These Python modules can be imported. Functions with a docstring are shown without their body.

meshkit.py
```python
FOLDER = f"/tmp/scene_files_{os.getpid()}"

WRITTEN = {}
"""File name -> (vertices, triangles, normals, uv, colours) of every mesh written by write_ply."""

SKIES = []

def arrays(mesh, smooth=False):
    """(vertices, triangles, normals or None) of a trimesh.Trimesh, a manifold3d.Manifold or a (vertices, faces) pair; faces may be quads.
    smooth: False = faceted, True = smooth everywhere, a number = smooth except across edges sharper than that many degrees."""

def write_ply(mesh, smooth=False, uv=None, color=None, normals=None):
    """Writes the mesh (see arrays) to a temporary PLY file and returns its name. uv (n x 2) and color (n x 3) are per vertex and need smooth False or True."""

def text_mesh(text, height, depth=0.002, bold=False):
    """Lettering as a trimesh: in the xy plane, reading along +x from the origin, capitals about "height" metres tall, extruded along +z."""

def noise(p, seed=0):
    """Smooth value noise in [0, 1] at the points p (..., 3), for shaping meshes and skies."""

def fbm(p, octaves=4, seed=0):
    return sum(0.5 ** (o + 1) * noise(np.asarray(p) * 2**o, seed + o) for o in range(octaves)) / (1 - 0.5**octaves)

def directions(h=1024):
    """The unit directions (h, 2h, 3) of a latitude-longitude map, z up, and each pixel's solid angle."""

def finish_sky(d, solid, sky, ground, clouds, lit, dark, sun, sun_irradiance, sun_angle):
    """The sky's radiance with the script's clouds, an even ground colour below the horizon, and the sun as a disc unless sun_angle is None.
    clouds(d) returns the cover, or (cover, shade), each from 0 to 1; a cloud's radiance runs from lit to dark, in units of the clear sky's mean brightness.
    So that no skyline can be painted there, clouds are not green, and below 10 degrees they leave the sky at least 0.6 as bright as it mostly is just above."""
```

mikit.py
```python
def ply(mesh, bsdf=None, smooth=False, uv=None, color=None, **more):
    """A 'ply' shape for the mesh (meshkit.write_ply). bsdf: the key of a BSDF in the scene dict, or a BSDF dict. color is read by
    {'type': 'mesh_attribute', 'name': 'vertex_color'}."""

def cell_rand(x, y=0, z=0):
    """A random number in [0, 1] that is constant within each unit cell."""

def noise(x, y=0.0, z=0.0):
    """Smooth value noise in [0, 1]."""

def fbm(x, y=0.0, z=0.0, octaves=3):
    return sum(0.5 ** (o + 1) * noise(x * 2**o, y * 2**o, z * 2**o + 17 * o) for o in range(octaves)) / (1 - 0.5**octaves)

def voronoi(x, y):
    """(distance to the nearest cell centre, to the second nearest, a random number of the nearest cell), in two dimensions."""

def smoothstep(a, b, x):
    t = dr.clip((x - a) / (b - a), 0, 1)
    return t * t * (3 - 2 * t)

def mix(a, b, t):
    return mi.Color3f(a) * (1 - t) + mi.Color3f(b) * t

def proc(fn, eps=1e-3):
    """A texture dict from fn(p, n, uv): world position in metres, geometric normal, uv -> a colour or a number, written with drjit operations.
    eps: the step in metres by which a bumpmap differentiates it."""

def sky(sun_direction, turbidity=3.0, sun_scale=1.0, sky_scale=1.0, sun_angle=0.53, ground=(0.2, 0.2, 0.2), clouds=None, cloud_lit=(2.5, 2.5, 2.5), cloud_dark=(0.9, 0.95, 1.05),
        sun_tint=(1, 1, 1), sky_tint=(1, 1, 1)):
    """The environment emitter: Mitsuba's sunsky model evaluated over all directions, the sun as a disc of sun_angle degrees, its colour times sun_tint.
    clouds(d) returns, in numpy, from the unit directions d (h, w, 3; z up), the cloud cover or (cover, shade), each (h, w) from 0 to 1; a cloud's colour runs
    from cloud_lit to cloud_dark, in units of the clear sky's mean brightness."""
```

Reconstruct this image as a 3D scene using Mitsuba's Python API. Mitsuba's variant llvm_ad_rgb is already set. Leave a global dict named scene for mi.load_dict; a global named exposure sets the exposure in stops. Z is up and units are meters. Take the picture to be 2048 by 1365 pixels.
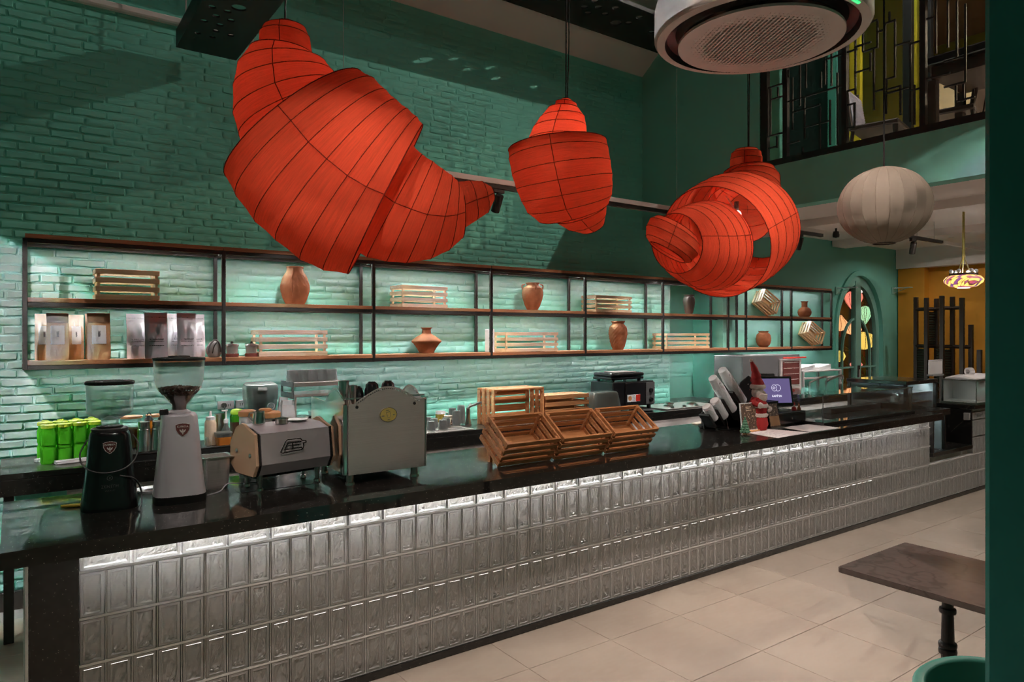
import math, random
import numpy as np
import trimesh
import drjit as dr
import mitsuba as mi
import mikit, meshkit
from shapely.geometry import Polygon, box as sbox, Point
from shapely import affinity
from shapely.ops import unary_union

T = mi.ScalarTransform4f
rng = np.random.default_rng(7)
random.seed(7)
scene, labels = {}, {}

# ------------------------------------------------------------------ camera
# x runs along the bar to the right, y towards the brick wall, z up; the camera stands at (0, 0, 1.8)
F, V0, H = 1385.0, 668.0, 1.8
FW = np.array([0.5822, 0.8131, 0.0]); RT = np.array([0.8131, -0.5822, 0.0]); UP = np.array([0, 0, 1.0])
CAM = np.array([0, 0, H])
scene['camera'] = {'type': 'perspective', 'fov': math.degrees(2 * math.atan(1024 / F)), 'fov_axis': 'x',
                   'to_world': T().look_at(origin=CAM.tolist(), target=(CAM + FW).tolist(), up=[0, 0, 1]),
                   'principal_point_offset_y': (682.5 - V0) / 1365.0, 'near_clip': 0.05, 'far_clip': 60.0}
exposure = 0.2


def spot(key, origin, target, power, cutoff, color=(1, 0.95, 0.88), beam=None):
    scene[key] = {'type': 'spot', 'to_world': T().look_at(origin=list(origin), target=list(target), up=[0.01, 0.02, 1]),
                  'intensity': {'type': 'rgb', 'value': [power * c for c in color]}, 'cutoff_angle': cutoff,
                  'beam_width': cutoff * 0.45 if beam is None else beam}


WARM, NEUT, COOL = (1.0, 0.84, 0.75), (1.0, 0.93, 0.86), (0.9, 1.0, 0.98)
# track spots on the rail in front of the shelves, each aimed at the wall
RAIL_Y, RAIL_Z = 4.35, 2.90
HEADS = [(-0.65, (-0.35, 5.58, 1.6), 150, 32), (1.6, (1.7, 5.5, 1.15), 14, 36), (2.98, (3.1, 5.5, 1.15), 14, 36), (4.0, (4.3, 5.5, 1.15), 13, 36), (5.5, (5.8, 5.5, 1.15), 14, 36), (7.0, (7.3, 5.1, 1.0), 11, 38)]
# spots on the rail above the guests' floor, behind the camera
FLOOR_HEADS = [(-0.4, (0.6, 2.2, 0), 9, 40), (1.0, (2.0, 2.0, 0), 9, 40), (2.2, (3.6, 1.9, 0), 10, 42), (3.2, (5.0, 2.3, 0), 13, 42)]
BAR_HEADS = [(0.3, (1.4, 3.9, 1.30), 22, 17), (2.0, (3.2, 3.9, 1.35), 12, 17), (3.5, (5.4, 4.3, 1.25), 16, 18), (5.0, (7.3, 4.95, 0.85), 34, 17)]  # unseen spots added to brighten the bar and its aisle


def light(rad, color):
    return {'type': 'area', 'radiance': {'type': 'rgb', 'value': [rad * c for c in color]}}


# ------------------------------------------------------------------ helpers
def ray(u, v):
    return FW * F + RT * (u - 1024.0) + UP * (V0 - v)


def at(u, v, x=None, y=None, z=None):
    d = ray(u, v)
    t = x / d[0] if x is not None else y / d[1] if y is not None else (z - H) / d[2]
    return CAM + d * t


def X(u, y):
    return at(u, V0, y=y)[0]


def Z(u, v, y):
    return at(u, v, y=y)[2]


def tm(v, f):
    return trimesh.Trimesh(np.asarray(v, float), np.asarray(f, int), process=False)


def cat(*ms):
    ms = [m for g in ms for m in (g if isinstance(g, (list, tuple)) else [g])]
    return trimesh.util.concatenate(ms)


def cbox(x0, x1, y0, y1, z0, z1, b=0.0):
    """a box, its edges chamfered by b"""
    x0, x1 = min(x0, x1), max(x0, x1); y0, y1 = min(y0, y1), max(y0, y1); z0, z1 = min(z0, z1), max(z0, z1)
    b = min(b, 0.49 * min(x1 - x0, y1 - y0, z1 - z0))
    if b <= 0:
        m = trimesh.creation.box((x1 - x0, y1 - y0, z1 - z0)); m.apply_translation(((x0 + x1) / 2, (y0 + y1) / 2, (z0 + z1) / 2)); return m
    pts = []
    for X_, sx in ((x0, 1), (x1, -1)):
        for Y_, sy in ((y0, 1), (y1, -1)):
            for Z_, sz in ((z0, 1), (z1, -1)):
                pts += [(X_ + sx * b, Y_ + sy * b, Z_), (X_ + sx * b, Y_, Z_ + sz * b), (X_, Y_ + sy * b, Z_ + sz * b)]
    return trimesh.convex.convex_hull(np.array(pts))


def lathe(profile, n=24, c=(0, 0, 0), closed=False):
    """a surface of revolution about z from (r, z) pairs"""
    p = np.array(profile, float); k = len(p)
    a = np.arange(n) * 2 * np.pi / n
    v = np.stack([p[:, None, 0] * np.cos(a), p[:, None, 0] * np.sin(a), np.broadcast_to(p[:, None, 1], (k, n))], -1).reshape(-1, 3)
    i, j = np.meshgrid(np.arange(k if closed else k - 1), np.arange(n), indexing='ij')
    i2, j2 = (i + 1) % k, (j + 1) % n
    q = np.stack([i * n + j, i * n + j2, i2 * n + j2, i2 * n + j], -1).reshape(-1, 4)
    f = np.vstack([q[:, [0, 1, 2]], q[:, [0, 2, 3]]])
    m = tm(v + np.array(c), f)
    m.merge_vertices(); m.update_faces(m.nondegenerate_faces()); m.remove_unreferenced_vertices()
    return m


def tube(pts, r, n=8, closed=False, cap=True):
    p = np.asarray(pts, float); k = len(p)
    tg = (np.roll(p, -1, 0) - np.roll(p, 1, 0)) if closed else np.gradient(p, axis=0)
    tg /= np.linalg.norm(tg, axis=1, keepdims=True) + 1e-12
    up = np.array([0, 0, 1.0]) if abs(tg[0, 2]) < 0.9 else np.array([1.0, 0, 0])
    a = np.zeros_like(p); a[0] = np.cross(tg[0], up); a[0] /= np.linalg.norm(a[0])
    for i in range(1, k):
        w = a[i - 1] - tg[i] * np.dot(a[i - 1], tg[i]); a[i] = w / (np.linalg.norm(w) + 1e-12)
    b = np.cross(tg, a)
    ang = np.arange(n) * 2 * np.pi / n
    rr = np.broadcast_to(r, (k,))[:, None, None]
    v = p[:, None] + rr * (np.cos(ang)[None, :, None] * a[:, None] + np.sin(ang)[None, :, None] * b[:, None])
    m = k if closed else k - 1
    i, j = np.meshgrid(np.arange(m), np.arange(n), indexing='ij')
    i2, j2 = (i + 1) % k, (j + 1) % n
    q = np.stack([i * n + j, i2 * n + j, i2 * n + j2, i * n + j2], -1).reshape(-1, 4)
    f = [q[:, [0, 2, 1]], q[:, [0, 3, 2]]]
    v = v.reshape(-1, 3)
    if cap and not closed:
        for e, s in ((0, 1), (k - 1, -1)):
            c = len(v); v = np.vstack([v, p[e]])
            ring = e * n + np.arange(n); nx = e * n + (np.arange(n) + 1) % n
            f.append(np.stack([np.full(n, c), nx if s > 0 else ring, ring if s > 0 else nx], 1))
    return tm(v, np.vstack(f))


def smooth_path(pts, n=24):
    """a Catmull-Rom curve through the points"""
    p = np.asarray(pts, float)
    q = np.vstack([2 * p[0] - p[1], p, 2 * p[-1] - p[-2]])
    out = []
    for i in range(1, len(q) - 2):
        for t in np.linspace(0, 1, max(2, n // (len(p) - 1)), endpoint=False):
            out.append(0.5 * (2 * q[i] + (q[i + 1] - q[i - 1]) * t + (2 * q[i - 1] - 5 * q[i] + 4 * q[i + 1] - q[i + 2]) * t ** 2 + (3 * q[i] - q[i - 1] - 3 * q[i + 1] + q[i + 2]) * t ** 3))
    return np.array(out + [p[-1]])


def extrude(poly, h):
    ps = getattr(poly, 'geoms', [poly])
    return cat([trimesh.creation.extrude_polygon(g, h, engine='earcut') for g in ps])


def xz(mesh, y=0.0):
    """a mesh drawn in the xy plane and extruded along z, stood up: drawing y becomes z, thickness runs towards +y from y"""
    m = mesh.copy(); v = m.vertices.copy()
    m.vertices = np.stack([v[:, 0], y + v[:, 2], v[:, 1]], -1); m.invert(); return m


def yz(mesh, x=0.0):
    """drawing x becomes y, drawing y becomes z, thickness runs towards +x from x"""
    m = mesh.copy(); v = m.vertices.copy()
    m.vertices = np.stack([x + v[:, 2], v[:, 0], v[:, 1]], -1); return m


def mv(mesh, t=(0, 0, 0), rz=0.0, s=1.0, M=None):
    m = mesh.copy()
    if M is not None:
        m.apply_transform(M)
    if s != 1.0:
        m.apply_scale(s)
    if rz:
        m.apply_transform(trimesh.transformations.rotation_matrix(math.radians(rz), [0, 0, 1]))
    m.apply_translation(t); return m


def rot(deg, axis, point=(0, 0, 0)):
    return trimesh.transformations.rotation_matrix(math.radians(deg), axis, point)


def free(key):
    if key not in USED:
        USED.add(key); return key
    n = 1
    while f'{key}_{n:03d}' in USED:
        n += 1
    USED.add(f'{key}_{n:03d}'); return f'{key}_{n:03d}'


USED = set()


def tag(key, label=None, category=None, group=None, kind=None):
    labels[key] = {k: v for k, v in dict(label=label, category=category, group=group, kind=kind).items() if v}


def put(key, mesh, mat, smooth=False, to_world=None, emit=None, label=None, **kw):
    """one entry of the scene under the next free number of key"""
    key = free(key)
    d = dict(mesh) if isinstance(mesh, dict) else mikit.ply(mesh, mat, smooth=smooth, **kw)
    if to_world is not None:
        d['to_world'] = T(to_world)
    if emit is not None:
        d['emitter'] = emit
    scene[key] = d
    if label:
        labels[key] = {'label': label}
    return key


def thing(name, label, category, group=None):
    key = free(name); tag(key, label, category, group); return key


def single(name, mesh, mat, label, category, group=None, **kw):
    key = put(name, mesh, mat, **kw); tag(key, label, category, group); return key


def struct(name, mesh, mat, label=None, **kw):
    key = put(name, mesh, mat, **kw); tag(key, label, None, None, 'structure'); return key


def rgb(c):
    return {'type': 'rgb', 'value': list(c)}


def mat(name, color=None, rough=0.5, metallic=0.0, spec=0.5, coat=0.0, bump=None, bump_scale=0.001, tex=None, eps=1e-3, **kw):
    b = {'type': 'principled', 'base_color': mikit.proc(tex) if tex else rgb(color), 'roughness': rough, 'metallic': metallic, 'specular': spec, **kw}
    if coat:
        b['clearcoat'] = coat; b['clearcoat_gloss'] = 0.9
    if bump:
        b = {'type': 'bumpmap', 'arbitrary': mikit.proc(bump, eps), 'scale': bump_scale, 'bsdf': b}
    scene[name] = {'type': 'twosided', 'bsdf': b}
    return name


def sh(r, g, b):
    """sRGB 0-255 -> linear"""
    return tuple((c / 255 / 12.92) if c <= 10 else ((c / 255 + 0.055) / 1.055) ** 2.4 for c in (r, g, b))

# ------------------------------------------------------------------ materials
fbm, noise, mix, smoothstep, voronoi = mikit.fbm, mikit.noise, mikit.mix, mikit.smoothstep, mikit.voronoi


def t_paint(p, n, uv):
    k = fbm(p.x * 3, p.y * 3, p.z * 3, 3)
    return mix((0.155, 0.52, 0.425), (0.20, 0.61, 0.505), k)


def t_granite(p, n, uv):
    a, b, r = voronoi((p.x + 0.37 * p.y) * 260 + p.z * 90, (p.y - 0.21 * p.x) * 260 + p.z * 240)
    s = dr.select((r > 0.985) & (a < 0.30), 1.0, 0.0)
    k = fbm(p.x * 40, p.y * 40, p.z * 40, 2)
    return mix(mix((0.004, 0.004, 0.004), (0.012, 0.011, 0.010), k), (0.34, 0.31, 0.24), s * r)


def t_floor(p, n, uv):
    k = fbm(p.x * 1.7, p.y * 2.6, 0, 4); j = noise(p.x * 14, p.y * 60, 3)
    return mix(mix((0.33, 0.27, 0.215), (0.44, 0.37, 0.305), k), (0.42, 0.37, 0.31), 0.25 * j)


def t_pine(p, n, uv):
    g = noise(p.x * 9 + 5 * noise(p.x * 3, p.y * 25, p.z * 25), p.y * 110, p.z * 110)
    return mix((0.62, 0.40, 0.21), (0.80, 0.58, 0.36), g)


def t_pine_amber(p, n, uv):
    g = noise(p.x * 9 + 5 * noise(p.x * 3, p.y * 25, p.z * 25), p.y * 110, p.z * 110)
    return mix((0.30, 0.115, 0.04), (0.50, 0.235, 0.095), g)


def t_shelfwood(p, n, uv):
    g = noise(p.x * 4, p.y * 60, p.z * 60)
    return mix((0.20, 0.075, 0.03), (0.33, 0.135, 0.06), g)


def t_terra(p, n, uv):
    k = fbm(p.x * 22, p.y * 22, p.z * 22, 3)
    return mix((0.12, 0.036, 0.015), (0.21, 0.070, 0.031), k)


def t_red(p, n, uv):
    k = noise(uv.x * 26, uv.y * 420); j = noise(uv.x * 90, uv.y * 1400, 4)
    return mix((0.56, 0.068, 0.032), (0.84, 0.125, 0.058), 0.55 * k + 0.45 * j)


def t_marble(p, n, uv):
    w = fbm(p.x * 5, p.y * 5, p.z * 5, 4)
    v = dr.abs(w - 0.5)
    return mix((0.075, 0.052, 0.047), (0.105, 0.076, 0.070), smoothstep(0.0, 0.03, v) * (0.6 + 0.4 * noise(p.x * 60, p.y * 60)))


def t_ochre(p, n, uv):
    return mix((0.42, 0.17, 0.012), (0.55, 0.24, 0.02), fbm(p.y * 4, p.z * 4, p.x, 3))


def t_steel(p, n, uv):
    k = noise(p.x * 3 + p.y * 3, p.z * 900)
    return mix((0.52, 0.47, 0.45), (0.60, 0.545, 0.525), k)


def t_card(p, n, uv):
    k = fbm(p.x * 90, p.y * 90, p.z * 70, 3)
    return mix((0.07, 0.042, 0.03), (0.42, 0.30, 0.21), smoothstep(0.55, 0.8, k))


def b_plaster(p, n, uv):
    return fbm(p.x * 35, p.y * 35, p.z * 35, 3)


mat('mat_paint', tex=t_paint, rough=0.6, spec=0.15, bump=b_plaster, bump_scale=0.006)
mat('mat_paint_smooth', color=(0.15, 0.43, 0.35), rough=0.6, spec=0.3)
mat('mat_pillar', color=(0.012, 0.14, 0.122), rough=0.6, spec=0.3)
mat('mat_white', color=(0.80, 0.72, 0.69), rough=0.7, spec=0.2)
mat('mat_granite', tex=t_granite, rough=0.02, spec=0.8)
mat('mat_granite_end', tex=t_granite, rough=0.2, spec=0.5)
mat('mat_floor', tex=t_floor, rough=0.42, spec=0.35)
mat('mat_grout', color=(0.30, 0.25, 0.205), rough=0.8)
mat('mat_joint', color=(0.80, 0.775, 0.745), rough=0.35)
mat('mat_backing', color=(0.78, 0.75, 0.71), rough=0.8)
mat('mat_black', color=(0.006, 0.006, 0.006), rough=0.45, spec=0.25)
mat('mat_black_gloss', color=(0.006, 0.006, 0.007), rough=0.12)
mat('mat_black_metal', color=(0.008, 0.0075, 0.0075), rough=0.4, spec=0.3)
mat('mat_dark_grey', color=(0.05, 0.05, 0.052), rough=0.4)
mat('mat_shelfwood', tex=t_shelfwood, rough=0.5)
mat('mat_pine', tex=t_pine, rough=0.55)
mat('mat_amber', tex=t_pine_amber, rough=0.5)
mat('mat_terra', tex=t_terra, rough=0.75, spec=0.2)
mat('mat_clay_dark', color=(0.05, 0.035, 0.03), rough=0.5)
mat('mat_marble', tex=t_marble, rough=0.18)
mat('mat_ochre', tex=t_ochre, rough=0.75)
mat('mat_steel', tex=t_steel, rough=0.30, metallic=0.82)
mat('mat_chrome', color=(0.72, 0.70, 0.68), rough=0.10, metallic=1.0)
mat('mat_grey_plastic', color=(0.33, 0.32, 0.35), rough=0.35)
mat('mat_silver_paint', color=(0.36, 0.35, 0.38), rough=0.28, metallic=0.35, coat=0.5)
mat('mat_machine_grey', color=(0.25, 0.24, 0.245), rough=0.4, metallic=0.4)
mat('mat_ac_white', color=(0.56, 0.50, 0.47), rough=0.5)
mat('mat_paper', color=(0.66, 0.62, 0.62), rough=0.7)
mat('mat_kraft', color=(0.44, 0.235, 0.11), rough=0.6)
mat('mat_kraft_dark', color=(0.17, 0.10, 0.055), rough=0.6)  # kraft darkened to paint shade on the tops of the front bags
mat('mat_foil', color=(0.56, 0.53, 0.60), rough=0.27, metallic=0.25)
mat('mat_print', color=(0.05, 0.05, 0.06), rough=0.6)
mat('mat_red', color=(0.26, 0.010, 0.010), rough=0.8)
mat('mat_red_print', color=(0.6, 0.03, 0.02), rough=0.5)
mat('mat_fur', color=(0.55, 0.47, 0.43), rough=0.9)
mat('mat_maroon', color=(0.055, 0.011, 0.010), rough=0.4)
mat('mat_gold', color=(0.45, 0.36, 0.10), rough=0.4, metallic=0.6)
mat('mat_wood_panel', color=(0.40, 0.26, 0.165), rough=0.45)
mat('mat_lidwood', color=(0.55, 0.27, 0.11), rough=0.5)
mat('mat_lime', color=(0.28, 0.55, 0.02), rough=0.4)
mat('mat_yellow', color=(0.55, 0.46, 0.02), rough=0.6)
mat('mat_pencil', color=(0.65, 0.42, 0.06), rough=0.5)
mat('mat_olive', color=(0.16, 0.12, 0.012), rough=0.7)
mat('mat_cream', color=(0.72, 0.56, 0.33), rough=0.7)
mat('mat_brown', color=(0.10, 0.045, 0.022), rough=0.7)
mat('mat_navy', color=(0.006, 0.012, 0.07), rough=0.7)
mat('mat_darkwood', color=(0.018, 0.010, 0.007), rough=0.5)
mat('mat_louvre', color=(0.02, 0.028, 0.018), rough=0.5)
mat('mat_teal_frame', color=(0.20, 0.42, 0.35), rough=0.5)
mat('mat_tealchair', color=(0.045, 0.20, 0.155), rough=0.5)
mat('mat_leaf', color=(0.07, 0.17, 0.02), rough=0.5)
mat('mat_pinegreen', color=(0.06, 0.15, 0.09), rough=0.9)
mat('mat_brickred', color=(0.22, 0.055, 0.03), rough=0.8)
mat('mat_juice', color=(0.60, 0.20, 0.01), rough=0.3)
mat('mat_caramel', color=(0.33, 0.11, 0.02), rough=0.3)
mat('mat_tea', color=(0.03, 0.012, 0.006), rough=0.2)
mat('mat_milk', color=(0.70, 0.58, 0.45), rough=0.4)
mat('mat_bean', color=(0.022, 0.010, 0.006), rough=0.35)
mat('mat_rattan', color=(0.50, 0.50, 0.62), rough=0.6)
mat('mat_alu', color=(0.50, 0.47, 0.46), rough=0.45, metallic=0.3)
mat('mat_cabinet', color=(0.68, 0.64, 0.64), rough=0.5)
mat('mat_card', tex=t_card, rough=0.5)
mat('mat_grey_fabric', color=(0.20, 0.19, 0.185), rough=0.9)
mat('mat_canvas', color=(0.50, 0.37, 0.25), rough=0.5)
mat('mat_acrylic', color=(0.75, 0.78, 0.80), rough=0.2)
scene['mat_glass'] = {'type': 'thindielectric', 'int_ior': 1.5}
scene['mat_clear'] = {'type': 'dielectric', 'int_ior': 1.45}
scene['mat_block'] = {'type': 'principled', 'base_color': rgb((0.72, 0.695, 0.665)), 'roughness': 0.07, 'spec_trans': 0.64, 'eta': 1.48}
scene['mat_lamp'] = {'type': 'principledthin', 'base_color': mikit.proc(t_red), 'roughness': 0.6, 'diff_trans': 0.75, 'eta': 1.3}
scene['mat_lantern'] = {'type': 'principledthin', 'base_color': rgb((0.28, 0.235, 0.19)), 'roughness': 0.8, 'diff_trans': 0.5, 'eta': 1.3}
scene['mat_plastic_clear'] = {'type': 'principledthin', 'base_color': rgb((0.86, 0.88, 0.88)), 'roughness': 0.12, 'spec_trans': 0.88, 'diff_trans': 1.0, 'eta': 1.3}
scene['mat_plastic_green'] = {'type': 'principledthin', 'base_color': rgb((0.07, 0.38, 0.02)), 'roughness': 0.25, 'spec_trans': 0.45, 'diff_trans': 1.1, 'eta': 1.4}
scene['mat_smoked'] = {'type': 'principledthin', 'base_color': rgb((0.55, 0.62, 0.60)), 'roughness': 0.05, 'spec_trans': 0.9, 'diff_trans': 0.5, 'eta': 1.5}
scene['mat_lampblack'] = {'type': 'diffuse', 'reflectance': rgb((0.10, 0.008, 0.005))}
scene['mat_lightbody'] = {'type': 'diffuse', 'reflectance': rgb((0.5, 0.5, 0.5))}
scene['mat_pane'] = {'type': 'thindielectric', 'int_ior': 1.5, 'specular_transmittance': rgb((0.93, 0.97, 0.96))}
mat('mat_cold', color=(0.42, 0.50, 0.52), rough=0.5)


def t_mosaic(p, n, uv):
    a, b, r = voronoi(p.x * 26 + p.z * 11, p.y * 26 + p.z * 26)
    c = dr.select(r < 0.62, 1.0, 0.0)
    return mix(mix((0.55, 0.06, 0.16), (0.10, 0.04, 0.30), r * 3 - 2), (1.5, 0.85, 0.20), c) * (0.12 + 0.88 * smoothstep(0.03, 0.14, b - a))


mat('mat_mosaic', color=(0.4, 0.25, 0.1), rough=0.3)
mat('mat_film', color=(0.045, 0.044, 0.047), rough=0.45)

# ------------------------------------------------------------------ large lights: LED profiles (strips under shelves and counter)
WALL_Y, SH_Y, SHELF_X0, SHELF_X1 = 5.58, 5.29, 0.035, 9.30
CF, SLAB0, SLAB1, CTOP = 3.35, 3.17, 4.13, 0.99
LEDS = [('top', 2.385, SH_Y + 0.095, 5.4), ('middle', 1.985, SH_Y + 0.095, 4.4), ('lower', 1.585, SH_Y + 0.095, 6.0)]

# ------------------------------------------------------------------ structure: floor
fl = struct('floor', cbox(-5, 16, -4.5, 9.0, -0.1, -0.003), 'mat_grout')
tile_v = []
for v in range(1):
    tile_v.append(mikit.ply(cbox(0.0015, 0.5985, 0.0015, 0.5985, -0.01, 0.0, 0.0015), 'mat_floor'))
for i in range(-9, 13):
    for j in range(-6, 6):
        x0, y0 = 4.04 + 0.6 * i, 2.37 + 0.6 * j
        if x0 > 9.7 and y0 > 3.4:
            continue
        key = free(fl + '__tile')
        scene[key] = {**tile_v[0], 'to_world': T().translate([x0, y0, 0.0])}

# ------------------------------------------------------------------ brick wall: bricks proud of the mortar
BX0, BX1, BZ0, BZ1, COURSE, BL = -0.75, 6.28, 0.13, 4.74, 0.0575, 0.195


def brick(x0, x1, z0, z1, r, proud):
    nx, nz = 7, 4
    xs = np.array([0, 0.035, 0.2, 0.5, 0.8, 0.965, 1.0]); zs = np.array([0, 0.16, 0.84, 1.0])
    gx, gz = np.meshgrid(xs, zs, indexing='ij')
    px = x0 + gx * (x1 - x0); pz = z0 + gz * (z1 - z0)
    edge = (np.minimum(np.minimum(gx, 1 - gx) / 0.035, 1)) * (np.minimum(np.minimum(gz, 1 - gz) / 0.16, 1))
    px = px + (r.random(px.shape) - 0.5) * 0.007; pz = pz + (r.random(px.shape) - 0.5) * 0.0065
    d = proud * np.clip(edge, 0, 1) + (r.random(px.shape) - 0.5) * 0.004 * np.clip(edge, 0.2, 1) - 0.004 * (1 - np.clip(edge, 0, 1))
    v = np.stack([px, WALL_Y - d, pz], -1).reshape(-1, 3)
    i, j = np.meshgrid(np.arange(nx - 1), np.arange(nz - 1), indexing='ij')
    q = np.stack([i * nz + j, i * nz + j + 1, (i + 1) * nz + j + 1, (i + 1) * nz + j], -1).reshape(-1, 4)
    return v, np.vstack([q[:, [0, 2, 1]], q[:, [0, 3, 2]]])


wb = struct('wall_back', cbox(-4.5, 6.30, WALL_Y, WALL_Y + 0.2, 0, 7.5), 'mat_paint', 'mint-green painted rough brick wall behind the bar shelves')
bricks = []
r_ = np.random.default_rng(11)
nc = int((BZ1 - BZ0) / COURSE)
for c in range(nc):
    z0 = BZ0 + c * COURSE
    x = BX0 - (0.5 * BL if c % 2 else 0) + (r_.random() - 0.5) * 0.05
    while x < BX1 - 0.03:
        L = BL * (0.93 + 0.14 * r_.random())
        xe = min(x + L - 0.0055, BX1)
        wob = (r_.random() - 0.5) * 0.004
        rough = 1.0 if x < 0.5 else 0.42
        bricks.append((brick(max(x, BX0), xe, z0 + wob, z0 + COURSE - 0.005 + wob, r_, (0.008 + 0.006 * r_.random()) * rough), (x + xe) / 2, z0))
        x += L
vis = [b for b in bricks if b[1] > -0.1 and b[2] > 0.95 and b[0][0][:, 0].max() - b[0][0][:, 0].min() > 0.1]
vis.sort(key=lambda b: b[1] ** 2 + 0.55 * (b[2] - 2.0) ** 2)
near = set(id(b) for b in vis[:300])
for b in vis[:300]:
    put(wb + '__brick', tm(*b[0]), 'mat_paint', smooth=50)
rest = [tm(*b[0]) for b in bricks if id(b) not in near]
k = put(wb + '__brick_field', cat(rest), 'mat_paint', smooth=50); tag(k, 'the many farther painted bricks of the wall', None, None, 'stuff')

# ledge on the wall, high on the left
struct('trim_1', cbox(-4.0, 1.5, WALL_Y - 0.06, WALL_Y, 4.06, 4.11, 0.01), 'mat_white', 'narrow pale ledge high on the brick wall at left')
struct('baseboard_back', cbox(-4.5, 6.3, WALL_Y - 0.03, WALL_Y, 0.0, 0.12, 0.004), 'mat_black')

# other walls
RX0, RX1, RECY = 6.30, 7.14, 5.94
RW = 5.47
xM = 5.83
struct('wall_recess', cat(cbox(RX0 - 0.02, RX1 + 0.05, RECY, RECY + 0.1, 0, 3.2), cbox(RX0 - 0.1, RX0, WALL_Y, RECY, 0, 3.2)), 'mat_paint_smooth', 'smooth teal wall of the recess behind the shelves')
DX0, DX1 = 9.75, 11.05
arch = [(DX0, 0.0), (DX0, 1.75)] + [(0.5 * (DX0 + DX1) - 0.65 * math.cos(a), 1.75 + 0.93 * math.sin(a) ** 0.92) for a in np.linspace(0.02, math.pi - 0.02, 28)] + [(DX1, 1.75), (DX1, 0.0)]
wall_poly = sbox(RX1, 0, 11.62, 3.2).difference(Polygon(arch))
struct('wall_right_side', xz(extrude(wall_poly, 0.14), RW), 'mat_paint_smooth', 'smooth mint wall with the arched doorway')
struct('wall_recess_side', cbox(RX1, RX1 + 0.02, RW + 0.1, RECY, 0, 3.2), 'mat_paint_smooth')
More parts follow.
